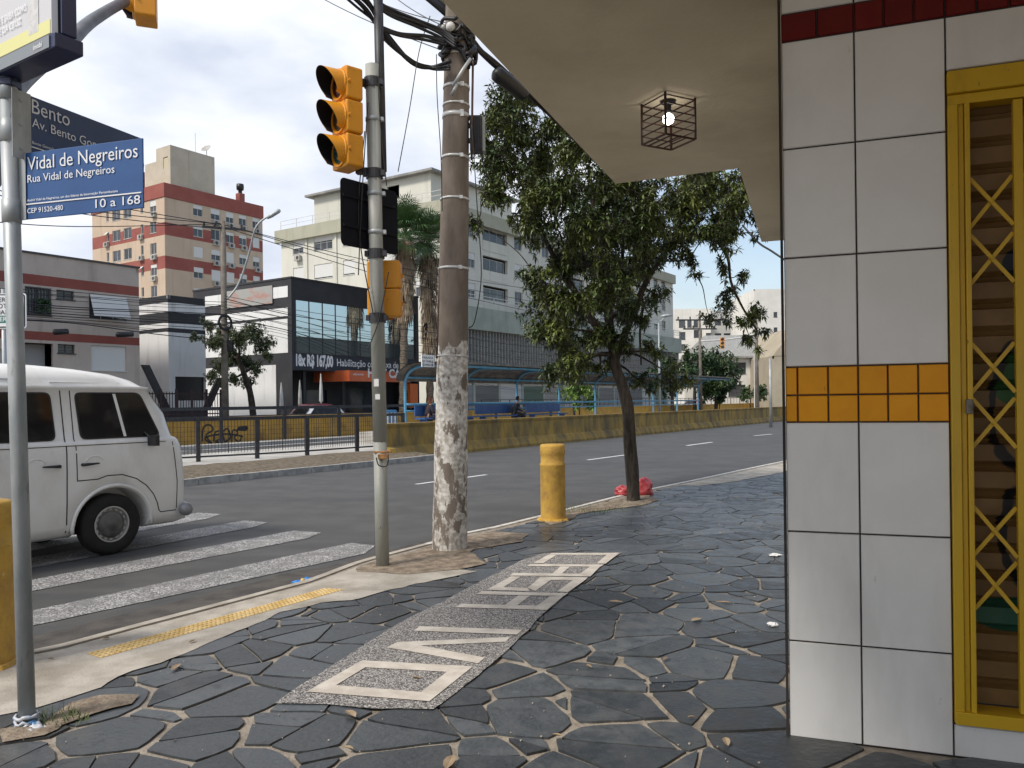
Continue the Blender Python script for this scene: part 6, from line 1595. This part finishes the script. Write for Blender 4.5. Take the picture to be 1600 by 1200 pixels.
for i, op in enumerate(opA):
    if op[2] < 8: continue
    window(T_, tw, u, v, op, depth=.1, nx=2, blind=rk.choice([.35, .45, 1, .5, 1, .3, 0]), ft=.07)
    if i % 5 and rk.random() < .62: ac_unit(T_, tw+u*(op[0]+.25)+Z*(op[2]-.75), u, v, .95, .6)
for i, op in enumerate(opB):
    if op[2] < 10: continue
    window(T_, tw, v, u, op, depth=.1, nx=2 if op[1]-op[0] > 1 else 1, blind=rk.choice([0, .3, 0, .5]) if op[1]-op[0] < 1.6 else 0, ft=.07, lift=(op[1]-op[0] < 1))
    if op[1]-op[0] < 1.6 and rk.random() < .75: ac_unit(T_, tw+v*(op[0]-.1)+Z*(op[2]-.75), v, u, .95, .6)
hb_ = tw+u*2.2+v*1.0; hb_.z = 0
mb = MB(); zq = hy(270, 229, 108).z
wallbox(mb, tw+u*1.2+v*.4, u, 6.9, v, 3.2, zT-.3, zq, (), [(.5, 1.6, zT+2.6, zT+4.1)], ()); wallbox(mb, tw+u*1.2+v*3.6, u, 8.0, v, 2.6, zT-.3, zq-1.7, (), (), ())
mb.obox(tw+u*4.0+v*.34+Z*zT, u*.12, v*.055, Z*(zq-zT)); mb.build('tank_house', mat('tank_render', (.45, .39, .31), (.50, .44, .35), scale=.6, rough=.9), T_)
mb = MB(); mb.obox(tw+u*1.25+v*.95+Z*(zT+2.6), v*1.0, u*.1, Z*1.4); mb.build('vent_panel', mat('panel_cream', (.5, .44, .3), rough=.8), T_)
for (p, m_) in ((tw+u*12.6+v*.8, 0), (tw+u*1.0+v*7.4, 1)):
    mb = MB(); mb.obox(p+Z*(zT), u*.9, v*.9, Z*(1.6 if m_ == 0 else 3.2)); ch_ = mb.build('chimney', M['brick'], T_)
    zc_ = zT+(1.6 if m_ == 0 else 3.2); mb = MB(); mb.smooth = True; mb.lathe(p+u*.45+v*.45+Z*zc_, Z, [(.28, 0), (.28, .5), (.5, .55), (.55, 1.0), (.5, 1.4), (.0001, 1.45)], 12); mb.build('cowl', M['black'], ch_)
mb = MB(); p = tw+u*7.2+v*.9+Z*zq; mb.tube([p, p+Z*.9], .05, 6); mb.smooth = True; mb.lathe(p+Z*1.0, Vector((-.2, -.7, .6)), [(.0001, 0), (.4, .06), (.7, .2), (.72, .2), (.42, .03), (.0001, -.03)], 16); mb.build('satellite_dish', M['ac'], T_)
mb = MB(); p = tw+u*5.4+v*.9+Z*zq; mb.tube([p, p+Z*2.8], .03, 5); mb.build('antenna', M['ac'], T_)

# far right: two storey white house, white apartment blocks, beige wall
def front(name, label, cat, px0, px1, ytop, Y, ops_px, wallm, depth=10, zb=-.2, group=None, nz=3, nx=4, parapet=.3):
    a = hy(px0, 620, Y); b = hy(px1, 620, Y); a.z = b.z = 0; L = (b-a).length; uu = (b-a).normalized(); vv = Vector((-uu.y, uu.x, 0))
    if vv.y < 0: vv = -vv
    t = thing(name, label, cat, a, 0, group); zt_ = hy(px0, ytop, Y).z
    ops_ = [(hy(x0, 600, Y).x-a.x, hy(x1, 600, Y).x-a.x, hy(px0, y1, Y).z, hy(px0, y0, Y).z) for x0, x1, y0, y1 in ops_px]
    mb = MB(); wallbox(mb, a, uu, L, vv, depth, zb, zt_, ops_, (), (), parapet=parapet); mb.build('wall', wallm, t)
    for op in ops_: window(t, a, uu, vv, op, depth=.12, nx=nx, nz=nz, fm='frame_d', ft=.06)
    return t, a, uu, vv, L, zt_
M['white_r'] = mat('white_render', (.66, .64, .585), (.72, .70, .65), scale=.5, rough=.9)
hs_, a, uu, vv, L, zt_ = front('white_house', 'two storey white house with grey roof and dark barred windows at the right', 'house', 1096, 1204, 557, 92, [(1107, 1132, 567, 586), (1138, 1166, 567, 585), (1191, 1199, 565, 584), (1121, 1135, 603, 620), (1138, 1165, 602, 620), (1170, 1198, 602, 620)], M['white_r'], 9, parapet=0)
mb = MB(); zr2 = hy(1180, 531, 95).z; e_ = .7
q0, q1, q2, q3 = a-uu*e_-vv*e_+Z*(zt_-.05), a+uu*(L+e_)-vv*e_+Z*(zt_-.05), a+uu*(L+e_)+vv*(9+e_)+Z*(zt_-.05), a-uu*e_+vv*(9+e_)+Z*(zt_-.05)
r0_, r1_2 = a+uu*1.5+vv*4.5+Z*(zr2+.7), a+uu*(L-.5)+vv*4.5+Z*(zr2+.7)
mb.add([q0, q1, q2, q3, r0_, r1_2]+[p-Z*.2 for p in (q0, q1, q2, q3)], [(0, 1, 5, 4), (1, 2, 5), (2, 3, 4, 5), (3, 0, 4), (6, 7, 1, 0), (7, 8, 2, 1), (9, 6, 0, 3), (8, 9, 3, 2), (9, 8, 7, 6)])
mb.build('roof', mat('fibre_roof', (.25, .25, .24), (.32, .32, .30), scale=3, rough=.9, stretch=(3, .2, 1)), hs_)
fb = [(1062, 1072, 500, 512), (1075, 1082, 500, 512), (1085, 1092, 500, 512), (1062, 1072, 519, 531), (1085, 1098, 516, 528), (1062, 1072, 538, 548), (1101, 1112, 500, 508), (1104, 1113, 521, 530)]
front('white_apartment_block', 'bright white apartment block at the far end, left one with stair tower', 'building', 1046, 1112, 483, 165, fb, M['white_r'], 16, nz=1, nx=2)
fb2 = [(1118, 1128, 500, 508), (1132, 1142, 500, 508), (1148, 1158, 500, 508), (1118, 1128, 521, 530), (1132, 1142, 521, 530), (1148, 1158, 521, 530), (1162, 1172, 500, 508), (1162, 1172, 521, 530)]
front('white_apartment_block', 'white apartment block with grey roofline behind the grey roofed house', 'building', 1112.6, 1178, 486, 172, fb2, mat('grey_white_render', (.50, .49, .46), (.56, .55, .52), scale=.4, rough=.9), 16, nz=1, nx=2)
front('white_apartment_block', 'tallest white apartment block at the far right with grey side wall', 'building', 1180, 1290, 452, 150, [(1210, 1216, 488, 496), (1210, 1216, 512, 520), (1228, 1240, 488, 496)], M['white_r'], 16, nz=1, nx=2)
t_, a, uu, vv, L, zt_ = front('tan_building', 'tan coloured shed side wall just left of the tiled pillar', 'building', 1208, 1300, 556, 84, [], mat('tan_wall', (.36, .31, .23), (.42, .37, .28), scale=.6, rough=.9), 14)
mb = MB(); mb.prism([a+Z*zt_-vv*.05, a+uu*L+Z*zt_-vv*.05, a+uu*L+Z*(zt_+3.2)-vv*.05, a+uu*2.4+Z*(zt_+3.0)-vv*.05], vv*14); mb.build('gable', MATS['tan_wall'], t_)

# ------------------------------------------------------------------ poles and wires across the avenue
def wood_pole(P, ztop_, label, r_=.14, arms=(), m_='palmtrunk'):
    t = thing('utility_pole', label, 'pole', P)
    mb = MB(); mb.smooth = True; mb.tube([P-Z*.05, P+Z*(ztop_-P.z)], [r_, r_*.62], 14); mb.build('shaft', mat('old_pole_'+str(len(MATS)), (.14, .12, .10), (.20, .18, .15), scale=3, rough=.95), t)
    for (z_, w_, dr) in arms:
        mb = MB(); d_ = Vector(dr).normalized(); mb.obox(Vector((P.x, P.y, z_))-d_*w_/2-Z*.06, d_*w_, d_.cross(Z)*.1, Z*.12)
        for q in (-.45, -.2, .2, .45): mb.lathe(Vector((P.x, P.y, z_+.06))+d_*w_*q, Z, [(.03, 0), (.07, .06), (.05, .12), (.08, .18), (.0001, .26)], 8)
        mb.build('crossarm', M['dark_metal'], t)
    return t
p = at_n(352, 37.9); LP_ = Vector((p.x, p.y, .05)); zt_ = hn(345, 345, 37.9).z
lpt = wood_pole(LP_, zt_, 'concrete utility pole with street lamp in front of the black and white building', .21, ((zt_-.4, 2.2, (1, .5, 0)),))
mb = MB(); mb.smooth = True; arm = catmull([hn(352, 470, 37.8), hn(372, 445, 37.4), hn(388, 400, 36.8), hn(398, 360, 36.2), hn(410, 344, 35.8), hn(424, 336, 35.4)], 6); mb.tube(arm, .055, 8); mb.build('lamp_arm', M['pole_grey'], lpt)
mb = MB(); mb.smooth = True; a_, b_ = hn(417, 341, 35.6), hn(438, 328, 35.0); mb.tube([a_, a_.lerp(b_, .3), a_.lerp(b_, .9), b_], [.07, .12, .12, .05], 10); mb.build('lamp_head', M['pole_grey'], lpt)
mb = MB(); mb.smooth = True; c = hn(352, 504, 37.6)
for r_ in (.35, .40, .44): mb.tube([c+D*(math.cos(i*math.pi/12)*r_)+Z*(math.sin(i*math.pi/12)*r_) for i in range(25)], .03, 5)
mb.build('cable_coil', M['cable'], lpt); mb = MB(); mb.box(hn(360, 540, 37.7), (.3, .3, .6)); mb.build('junction_box', M['cable'], lpt)
FP = 'utility pole in the distance at the right'
p = hy(1095, 640, 70); wood_pole(Vector((p.x, p.y, 0)), hy(1095, 492, 70).z, 'distant utility pole with two crossarms above the dark trees', .16, ((hy(1095, 500, 70).z, 4.3, (1, .1, 0)), (hy(1095, 514, 70).z, 3, (1, .1, 0))))
p = hy(1183, 640, 60); wood_pole(Vector((p.x, p.y, 0)), hy(1183, 480, 60).z, 'dark leaning utility pole in front of the grey roofed house', .17)
def lamp_post(px, ybase, ytop, Y, label, r_=.06, arm=None, dxm=0):
    p = hy(px, 640, Y); P = Vector((p.x, p.y, .05)); zt_ = hy(px, ytop, Y).z
    t = thing('street_lamp', label, 'street lamp', P); mb = MB(); mb.smooth = True; mb.tube([P-Z*.1, Vector((P.x, P.y, zt_))], [r_*1.2, r_*.7], 10); mb.build('post', M['pole_grey'], t)
    if arm:
        mb = MB(); mb.smooth = True; mb.tube([Vector((P.x, P.y, zt_)), hy(arm[0], arm[1], Y)], .035, 6); e_ = hy(arm[0], arm[1], Y); mb.tube([e_-Vector((.35, 0, .05)), e_, e_+Vector((.35, 0, .02))], [.05, .10, .03], 8); mb.build('lamp_head', M['pole_grey'], t)
    return t
lamp_post(1031, 640, 505, 46, 'slim pale street lamp post just right of the street tree', .07, (1042, 493))
lamp_post(1204, 640, 560, 45, 'grey post with small box beside the tiled pillar', .08)
p = hy(1179, 640, 64); ms = thing('mast_arm', 'distant mast arm reaching left over the avenue with a yellow traffic light', 'mast', Vector((p.x, p.y, 0)))
mb = MB(); mb.smooth = True; mb.tube(catmull([Vector((p.x, p.y, -.1)), hy(1179, 560, 64), hy(1176, 534, 64), hy(1160, 528, 64), hy(1130, 531, 64), hy(1095, 533, 64)], 5), .06, 8); mb.build('arm', M['frame_w'], ms)
tl = hy(1129, 545, 63.8); signal_head('traffic_light', 'small yellow traffic light on the distant mast arm', Vector((tl.x, tl.y, tl.z)), Vector((-.3, -.95, 0)), 3, .30, w_=.32, dep=.2, visor=False)
# wires across the avenue
rk = random.Random(77)
G2 = 'wires strung along the far side of the avenue'
lt = hn(345, 352, 37.9)
for (y0, ym, y1) in ((352, 352, 470), (357, 355, 500), (362, 358, 520)):
    cable('thin wire running from the street lamp pole along the far side of the avenue', [lt+Vector((rk.uniform(-.4, .4), 0, rk.uniform(-.1, .2))), hn(700, 432+(y0-352)*2.6, 37.5), hn(1040, y1+10, 37)], .022, G2)
for (ya, yb_) in ((272, 347), (292, 356), (300, 362), (354, 350)):
    cable('thin wire crossing the sky from the left edge to the street lamp pole', [hn(-60, ya-12, 33), hn(120, (ya+yb_)/2+2, 35.5), lt+Z*rk.uniform(-.3, .3)], .022, 'wires at the left edge')
for k in range(13):
    y0 = 452+k*4.2+rk.uniform(-2, 2); y1 = 470+k*5+rk.uniform(-3, 3)
    cable('black cable strung past the low beige building to the street lamp pole', [hn(-60, y0-4, 36.5), hn(110, y0+6+rk.uniform(-2, 4), 37), hn(240, (y0+y1)/2+5, 37.5), hn(351, y1, 37.7)], rk.choice([.012, .016, .024]), 'cable bundle in front of the left buildings')
for k in range(12):
    y0 = 462+k*4.5; y1 = 500+k*7+rk.uniform(-3, 3)
    cable('black cable strung in front of the black building towards the palms', [hn(351, y0, 37.7), hn(460, y0+22+rk.uniform(-3, 5), 37.6), hn(580, y1+4, 37.5), hn(700, y1+18, 37.4), hn(840, y1+38, 37.3), hn(1040, y1+50, 37.2)], rk.choice([.012, .016, .024]), 'cable bundle in front of the black building')
for (x_, y_, lab) in ((95, 519, 'smaller black splice case hanging on the cables at the left'), (195, 523, 'larger black splice case hanging on the cables at the left')):
    a_ = hn(x_-(14 if x_ > 100 else 12), y_, 36.8); b_ = hn(x_+(14 if x_ > 100 else 12), y_-1, 36.9); mb = MB(); mb.smooth = True; mb.tube([a_, a_.lerp(b_, .08), a_.lerp(b_, .92), b_], [.03, .13, .13, .03], 12); solid('cable_joint', lab, 'splice case', mb, M['black'])

# crossing instruction sign, mostly behind the left pole
Yb_ = 17.3; bsn = thing('push_button_sign', 'white pedestrian push button sign behind the left pole', 'sign', Vector((hy(-10, 600, Yb_).x, Yb_, .08)))
a0 = hy(40.5, 458, Yb_); a1 = hy(40.5, 513, Yb_); Ls = 1.02; hS = a0.z-a1.z; O = Vector((a0.x-Ls, Yb_, a1.z)); X = Vector((1, 0, 0)); Yd = Vector((0, -1, 0))
def rrect(o, w_, h_, r_):
    out = []
    for cx_, cz_, a_s in ((r_, r_, 180), (w_-r_, r_, 270), (w_-r_, h_-r_, 0), (r_, h_-r_, 90)):
        for k in range(6): a = R(a_s+18*k); out.append(o+X*(cx_+r_*math.cos(a))+Z*(cz_+r_*math.sin(a)))
    return out
mb = MB(); mb.prism(rrect(O, Ls, hS, .06), -Yd*.02); mb.build('plate', M['white'], bsn)
mb = MB(); mb.prism(rrect(O+X*.02+Z*.02+Yd*.004, Ls-.04, hS-.04, .05), Yd*.002); bo = mb.build('border', M['black'], bsn)
mb = MB(); mb.prism(rrect(O+X*.045+Z*.045+Yd*.008, Ls-.09, hS-.09, .04), Yd*.002); fa = mb.build('face', M['white'], bsn)
mb = MB(); mb.obox(O+X*.08+Z*.12+Yd*.012, X*(Ls-.2), Yd*.002, Z*.16); mb.build('green_panel', mat('sign_green', (.02, .16, .13), rough=.5), bsn)
for i, (tx, cl) in enumerate((('APERTE', 'frame_d'), ('O BOTÃO', 'frame_d'), ('AGUARDE', 'frame_d'), ('O VERDE', 'white'))):
    text_mesh('lettering', tx, O+X*.50+Z*((.575, .44, .305, .155)[i])+Yd*.016, X, Z, M[cl], bsn, height=.10, bold=.006, align='CENTER')
mb = MB(); mb.smooth = True; c = O+X*.5; mb.tube([Vector((c.x, Yb_+.06, .05)), Vector((c.x, Yb_+.06, a0.z+.1))], .05, 10); mb.build('post', M['pole_grey'], bsn)

for m_, c_ in ((M['cream'], (.34, .33, .27)), (M['tan'], (.34, .25, .18)), (M['beige'], (.24, .20, .17)), (M['wwall'], (.34, .33, .31)), (M['white_r'], (.45, .42, .36)), (M['olive'], (.22, .21, .16)), (M['slab'], (.17, .18, .15))):
    over(m_, 'noise', c_, scale=.9, lo=.54, hi=.76, amt=.65, stretch=(1.6, 1.6, .16), seed=4)
# ------------------------------------------------------------------ trees
def leaf(mb, p, d_, L, w_, rk, droop=.15):
    side = d_.cross(Vector((rk.uniform(-.4, .4), rk.uniform(-.4, .4), 1)))
    if side.length < 1e-3: side = d_.orthogonal()
    side.normalize(); upv = side.cross(d_).normalized()
    m1 = p+d_*L*.45+upv*L*.06; t_ = p+d_*L-Z*L*droop
    mb.add([p, m1+side*w_-upv*w_*.25, t_, m1-side*w_-upv*w_*.25, m1], [(0, 4, 1), (4, 2, 1), (0, 3, 4), (3, 2, 4)])
def rnd_unit(rk):
    while True:
        q = Vector((rk.uniform(-1, 1), rk.uniform(-1, 1), rk.uniform(-1, 1)))
        if .05 < q.length < 1: return q
def crown_tree(name, label, base_, trunk, clumps, leafm, barkm, nros, leafL, leafW, seed, trunk_r, limbs=None, group=None, perros=7, flat=.8, hero=False, spread=.40):
    rk = random.Random(seed)
    t = thing(name, label, 'tree', base_, 0, group)
    tb = MB(); tb.smooth = True
    tp = catmull(trunk, 8); n_ = len(tp)
    tr = [trunk_r*(1-.42*i/n_)*(1+.10*noise.noise(tp[i]*3.0))*(1.25 if i < 2 else 1) for i in range(n_)]
    tb.tube(tp, tr, 16 if hero else 9)
    nodes = [(p, r_) for p, r_ in zip(tp, tr)][int(n_*.55):]
    order = sorted(clumps, key=lambda c: (c[0]-tp[-1]).length)
    for c, rad in order:
        best = min(nodes, key=lambda q: (q[0]-c).length+ (0.0 if q[1] > .03 else .5))
        a = best[0]; r0 = min(best[1]*.75, trunk_r*.5); r0 = max(r0, trunk_r*.10)
        L = (c-a).length
        if L < 1e-3: continue
        m1 = a.lerp(c, .35)+rnd_unit(rk)*L*.10+Z*L*.06; m2 = a.lerp(c, .72)+rnd_unit(rk)*L*.10+Z*L*.05
        cp_ = catmull([a, m1, m2, c], 5); rs = [r0*(1-.75*i/(len(cp_)-1)) for i in range(len(cp_))]
        tb.tube(cp_, rs, 7); nodes += [(p, r_) for p, r_ in list(zip(cp_, rs))[2:]]
    lf = MB(); tot = sum(r_**2 for _, r_ in clumps)
    for c, rad in clumps:
        # sub branches inside a clump
        subs = []
        ns = max(4, int(rad*14))
        for k in range(ns):
            q = rnd_unit(rk); q.z *= flat; e_ = c+q.normalized()*rad*rk.uniform(.55, 1.05)
            mid_ = c.lerp(e_, .5)+rnd_unit(rk)*rad*.12; tb.tube([c, mid_, e_], [max(.006, trunk_r*.07), trunk_r*.05, .004], 5, cap=False); subs.append((c, mid_, e_))
        n_ = int(nros*rad*rad/tot)
        for k in range(n_):
            s_ = rk.choice(subs); f_ = rk.random()**.6
            p = (s_[0].lerp(s_[1], f_*2) if f_ < .5 else s_[1].lerp(s_[2], f_*2-1))+rnd_unit(rk)*rad*spread
            ax = (rnd_unit(rk)+Z*.35+(p-c)*(.8/rad)).normalized()
            if hero: tb.tube([p-ax*rk.uniform(.05, .14)+rnd_unit(rk)*.03, p], [.005, .003], 3, cap=False)
            o1 = ax.orthogonal().normalized(); o2 = ax.cross(o1); ph = rk.uniform(0, 6.28); m_ = rk.randint(perros-2, perros+1)
            for j in range(m_):
                a = ph+2*math.pi*j/m_+rk.uniform(-.3, .3); el = rk.uniform(-.1, .9)
                d_ = ((o1*math.cos(a)+o2*math.sin(a))*math.cos(el)+ax*math.sin(el)).normalized()
                leaf(lf, p, d_, leafL*rk.uniform(.65, 1.2), leafW*rk.uniform(.7, 1.2), rk, rk.uniform(.05, .45))
    tb.build('trunk', barkm, t); lf.build('crown', leafm, t)
    return t
YT = 12.35
def T(px, py, dy=0): return hy(px, py, YT+dy)
tb0 = hz(990, 783)
trunk = [tb0-Z*.05, T(988, 740), T(984, 690), T(981, 640), T(972, 602), T(961, 570), T(958, 540), T(952, 505), T(950, 465, .1), T(948, 425, .1)]
CL = [(770, 165, 42), (755, 215, 26), (800, 205, 45), (790, 262, 48), (765, 312, 34), (752, 352, 22), (845, 245, 50), (830, 300, 46), (885, 300, 55), (840, 345, 44), (900, 355, 56), (950, 320, 55), (955, 395, 58), (885, 412, 46), (855, 462, 48), (905, 470, 44), (868, 520, 48), (890, 570, 44), (858, 582, 30), (945, 460, 44), (930, 525, 34), (1000, 350, 56), (1050, 318, 52), (1012, 405, 46), (1095, 305, 46), (1135, 312, 34), (1062, 365, 44), (1110, 362, 36), (1150, 368, 26), (1075, 405, 24), (1020, 455, 28), (985, 480, 34), (975, 425, 40),
      (1012, 545, 26), (1040, 580, 30), (1010, 592, 24), (1070, 592, 20), (1125, 415, 18), (1145, 462, 18), (1160, 438, 16), (1135, 492, 22), (1115, 510, 16), (1175, 498, 20), (1195, 490, 14), (1170, 530, 18), (1155, 515, 16), (1200, 520, 13), (1082, 432, 12), (905, 240, 45), (860, 205, 40), (820, 150, 40), (960, 285, 45), (1010, 300, 40), (905, 560, 26), (830, 430, 30), (1178, 548, 10), (1165, 298, 30), (1178, 335, 24), (1140, 278, 32), (1185, 360, 16), (1090, 275, 34), (1120, 335, 26), (975, 525, 26), (958, 565, 20), (1000, 505, 20), (940, 575, 16), (985, 555, 16)]
rk = random.Random(5)
clumps = []
for x_, y_, r_ in CL:
    big = r_ > 32
    cnt = 2 if big else 1
    for k in range(cnt):
        dy = rk.uniform(-1.5, 1.3) if big else rk.uniform(-.5, .6)
        Y = YT+dy; clumps.append((hy(x_+rk.uniform(-8, 8), y_+rk.uniform(-8, 8), Y), r_/F*Y*(.98 if big else 1.0)))
# two explicit main limbs are formed by the trunk and the nearest clumps
tree = crown_tree('street_tree', 'large leafy street tree with bent dark trunk on the near pavement', tb0, trunk, clumps, M['leaf'], M['bark'], 11200, .100, .0175, 17, .105, hero=True)
mb = MB(); mb.smooth = True
for pts_, r_ in (([T(958, 545), T(925, 500, -.2), T(895, 450, -.3), T(870, 410, -.3), T(840, 350, -.2)], .07), ([T(962, 560), T(985, 500, .2), T(1010, 440, .2), T(1050, 380, .3), T(1100, 340, .2)], .065), ([T(952, 500), T(940, 420, .3), T(930, 350, .3), T(920, 260, .2)], .07), ([T(1060, 375, .3), T(1110, 372, .2), T(1136, 400, 0), T(1142, 440, 0), T(1160, 480, 0), T(1182, 515, 0)], .032), ([T(985, 500, .2), T(1004, 470, .1), T(1000, 520, 0), T(1002, 570, 0)], .03)):
    cp_ = catmull(pts_, 6); mb.tube(cp_, [r_*(1-.6*i/len(cp_)) for i in range(len(cp_))], 9)
mb.build('limb', M['bark'], tree)
mb = MB()
mb.smooth = True; rk = random.Random(9)
for k in range(22):
    a = rk.uniform(0, 6.28); P = tb0+Vector((math.cos(a)*rk.uniform(.1, .45), math.sin(a)*rk.uniform(.08, .25), .012)); mb.box(P, (rk.uniform(.03, .09), rk.uniform(.02, .05), .02), rot=rk.uniform(0, 3))
struct('rubble', mb, M['mortar'], kind='stuff')

def auto_clumps(c, R3, n_, r_, seed, hollow=.3):
    rk = random.Random(seed); out = []
    for k in range(n_):
        q = rnd_unit(rk).normalized()*(hollow+(1-hollow)*rk.random()**.5); out.append((c+Vector((q.x*R3[0], q.y*R3[1], q.z*R3[2])), r_*rk.uniform(.7, 1.25)))
    return out
# small tree in front of the white wall
n4 = 38.4
def Q4(px, py, dn=0): return hn(px, py, n4+dn)
b4 = Q4(398, 645); b4 = Vector((b4.x, b4.y, .05))
CL4 = [(395, 520, 20), (412, 540, 18), (375, 530, 20), (350, 520, 18), (335, 535, 16), (360, 555, 18), (385, 565, 18), (345, 570, 14), (330, 585, 12), (400, 575, 12), (365, 590, 12), (385, 595, 12), (325, 510, 12), (305, 525, 8), (420, 555, 10), (350, 600, 8)]
cl = [(Q4(x_, y_, random.Random(x_).uniform(-.9, .9)), r_*1.15/F*39) for x_, y_, r_ in CL4]
crown_tree('small_tree', 'small sparse tree with leaning trunk in front of the white wall and lamp pole', b4, [b4-Z*.1, Q4(392, 620), Q4(386, 598), Q4(378, 575), Q4(372, 560)], cl, M['leaf3'], M['bark'], 2400, .16, .04, 41, .20, spread=.55)
# dark trees by the white house
for i, (px, py, Y, rx, rz, lab, hb_) in enumerate(((1085, 585, 72, 3.0, 1.9, 'dark dense tree left of the white house, its crown widest', 0), (1118, 575, 74, 2.3, 2.2, 'dark tree touching the left of the white house', 0), (1050, 590, 68, 2.2, 1.5, 'dark tree seen low behind the street tree leaves', 0))):
    c = hy(px, py, Y); b_ = Vector((c.x, c.y, .0)); crown_tree('dense_tree', lab, b_, [b_, b_+Z*(c.z*.5), Vector((c.x, c.y, c.z-.3))], auto_clumps(c, (rx, rx, rz), 16, .95, i), M['leaf2'], M['bark'], 700, .34, .10, i+50, .18, group='trees by the white house')
for i, (px, py, Y, rx, rz, lab) in enumerate(((1124, 612, 74, 1.0, .9, 'round dark bush on the pavement left of the white house'), (1172, 616, 66, 1.6, .6, 'low green shrub in front of the white house'), (905, 610, 48, 1.2, .9, 'bright green shrub behind the bus shelter'))):
    c = hy(px, py, Y); b_ = Vector((c.x, c.y, 0)); crown_tree('shrub', lab, b_, [b_, b_+Z*(c.z*.6), c], auto_clumps(c, (rx, rx, rz), 8, .5, i+9), M['leaf2'] if i < 2 else mat('leaf_bright', (.08, .16, .02), (.14, .22, .04), scale=1, rough=.5, island=.4), M['bark'], 260, .24, .07, i+70, .05)
# fan palms with dry skirts
def palm(px, label, seed, pyc, n_, rfr, skirt_to, pxc=None):
    rk = random.Random(seed); b_ = hn(px, 640, n_); b_ = Vector((b_.x, b_.y, .05)); top = hn(pxc or px, pyc, n_)
    t = thing('palm_tree', label, 'palm tree', b_, 0, 'fan palms in front of the black building')
    mb = MB(); mb.smooth = True; tp = [b_.lerp(top, k/26) for k in range(27)]; mb.tube(tp, [.30-.10*k/26+(.035 if k % 2 else -.015) for k in range(27)], 14); mb.build('trunk', M['palmtrunk'], t)
    fr = MB()
    def fan(O, d_, L, wide, mb, nl=22, droop=.25):
        side = d_.cross(Z); side = side.normalized() if side.length > .05 else Vector((1, 0, 0)); upv = side.cross(d_).normalized()
        mb.tube([O, O+d_*L*.5], [.025, .015], 4, cap=False); h = O+d_*L*.5
        for k in range(nl):
            a = R(-wide+2*wide*k/(nl-1)); dd = (d_*math.cos(a)+side*math.sin(a)).normalized(); l2 = L*.58*(1-.25*abs(a)/1.6)*rk.uniform(.88, 1.05)
            w_ = side*.03*math.cos(a)-d_*.03*math.sin(a); m_ = h+dd*l2*.62+upv*.03; e_ = h+dd*l2-Z*l2*droop*rk.uniform(.6, 1.5)
            mb.add([h-w_*.4, h+w_*.4, m_+w_, m_-w_, e_], [(0, 1, 2, 3), (3, 2, 4)])
    for k in range(64):
        el = R(rk.uniform(-42, 78)); az = rk.uniform(0, 2*math.pi); d_ = Vector((math.cos(az)*math.cos(el), math.sin(az)*math.cos(el), math.sin(el)))
        fan(top+Z*rk.uniform(-.5, .3), d_, rfr*rk.uniform(.85, 1.1), 80, fr)
    fr.build('crown', M['palm'], t)
    sk = MB(); zl = hn(px, skirt_to, n_).z
    for k in range(330):
        az = rk.uniform(0, 2*math.pi); f_ = rk.random(); z_ = top.z-.4-(top.z-.4-zl)*f_*.9; ax_p = b_.lerp(top, (z_-b_.z)/(top.z-b_.z)); rr_ = .28; O = Vector((ax_p.x+math.cos(az)*rr_, ax_p.y+math.sin(az)*rr_, z_)); out = Vector((math.cos(az), math.sin(az), 0))
        wd_ = .60-.25*f_; L = rk.uniform(.7, 1.4); p1 = O+out*wd_*.6-Z*.2; p2 = O+out*wd_*rk.uniform(.6, 1.1)-Z*L
        sd3 = out.cross(Z)
        for q in range(3):
            o3 = sd3*(q-1)*.10+out*rk.uniform(-.05, .05); w_ = sd3*.035
            sk.add([O-w_, O+w_, p1+o3+w_, p1+o3-w_, p2+o3*1.6+w_*.6, p2+o3*1.6-w_*.6+Z*rk.uniform(-.1, .1)], [(0, 1, 2, 3), (3, 2, 4, 5)])
    sk.build('dead_leaf_skirt', M['deadpalm'], t)
palm(629, 'fan palm with slimmer trunk just right of the traffic pole', 3, 368, 38.6, 2.9, 500, 634)
palm(672, 'fan palm with thick dry skirt against the left of the utility pole', 4, 384, 39.4, 3.3, 560, 670)
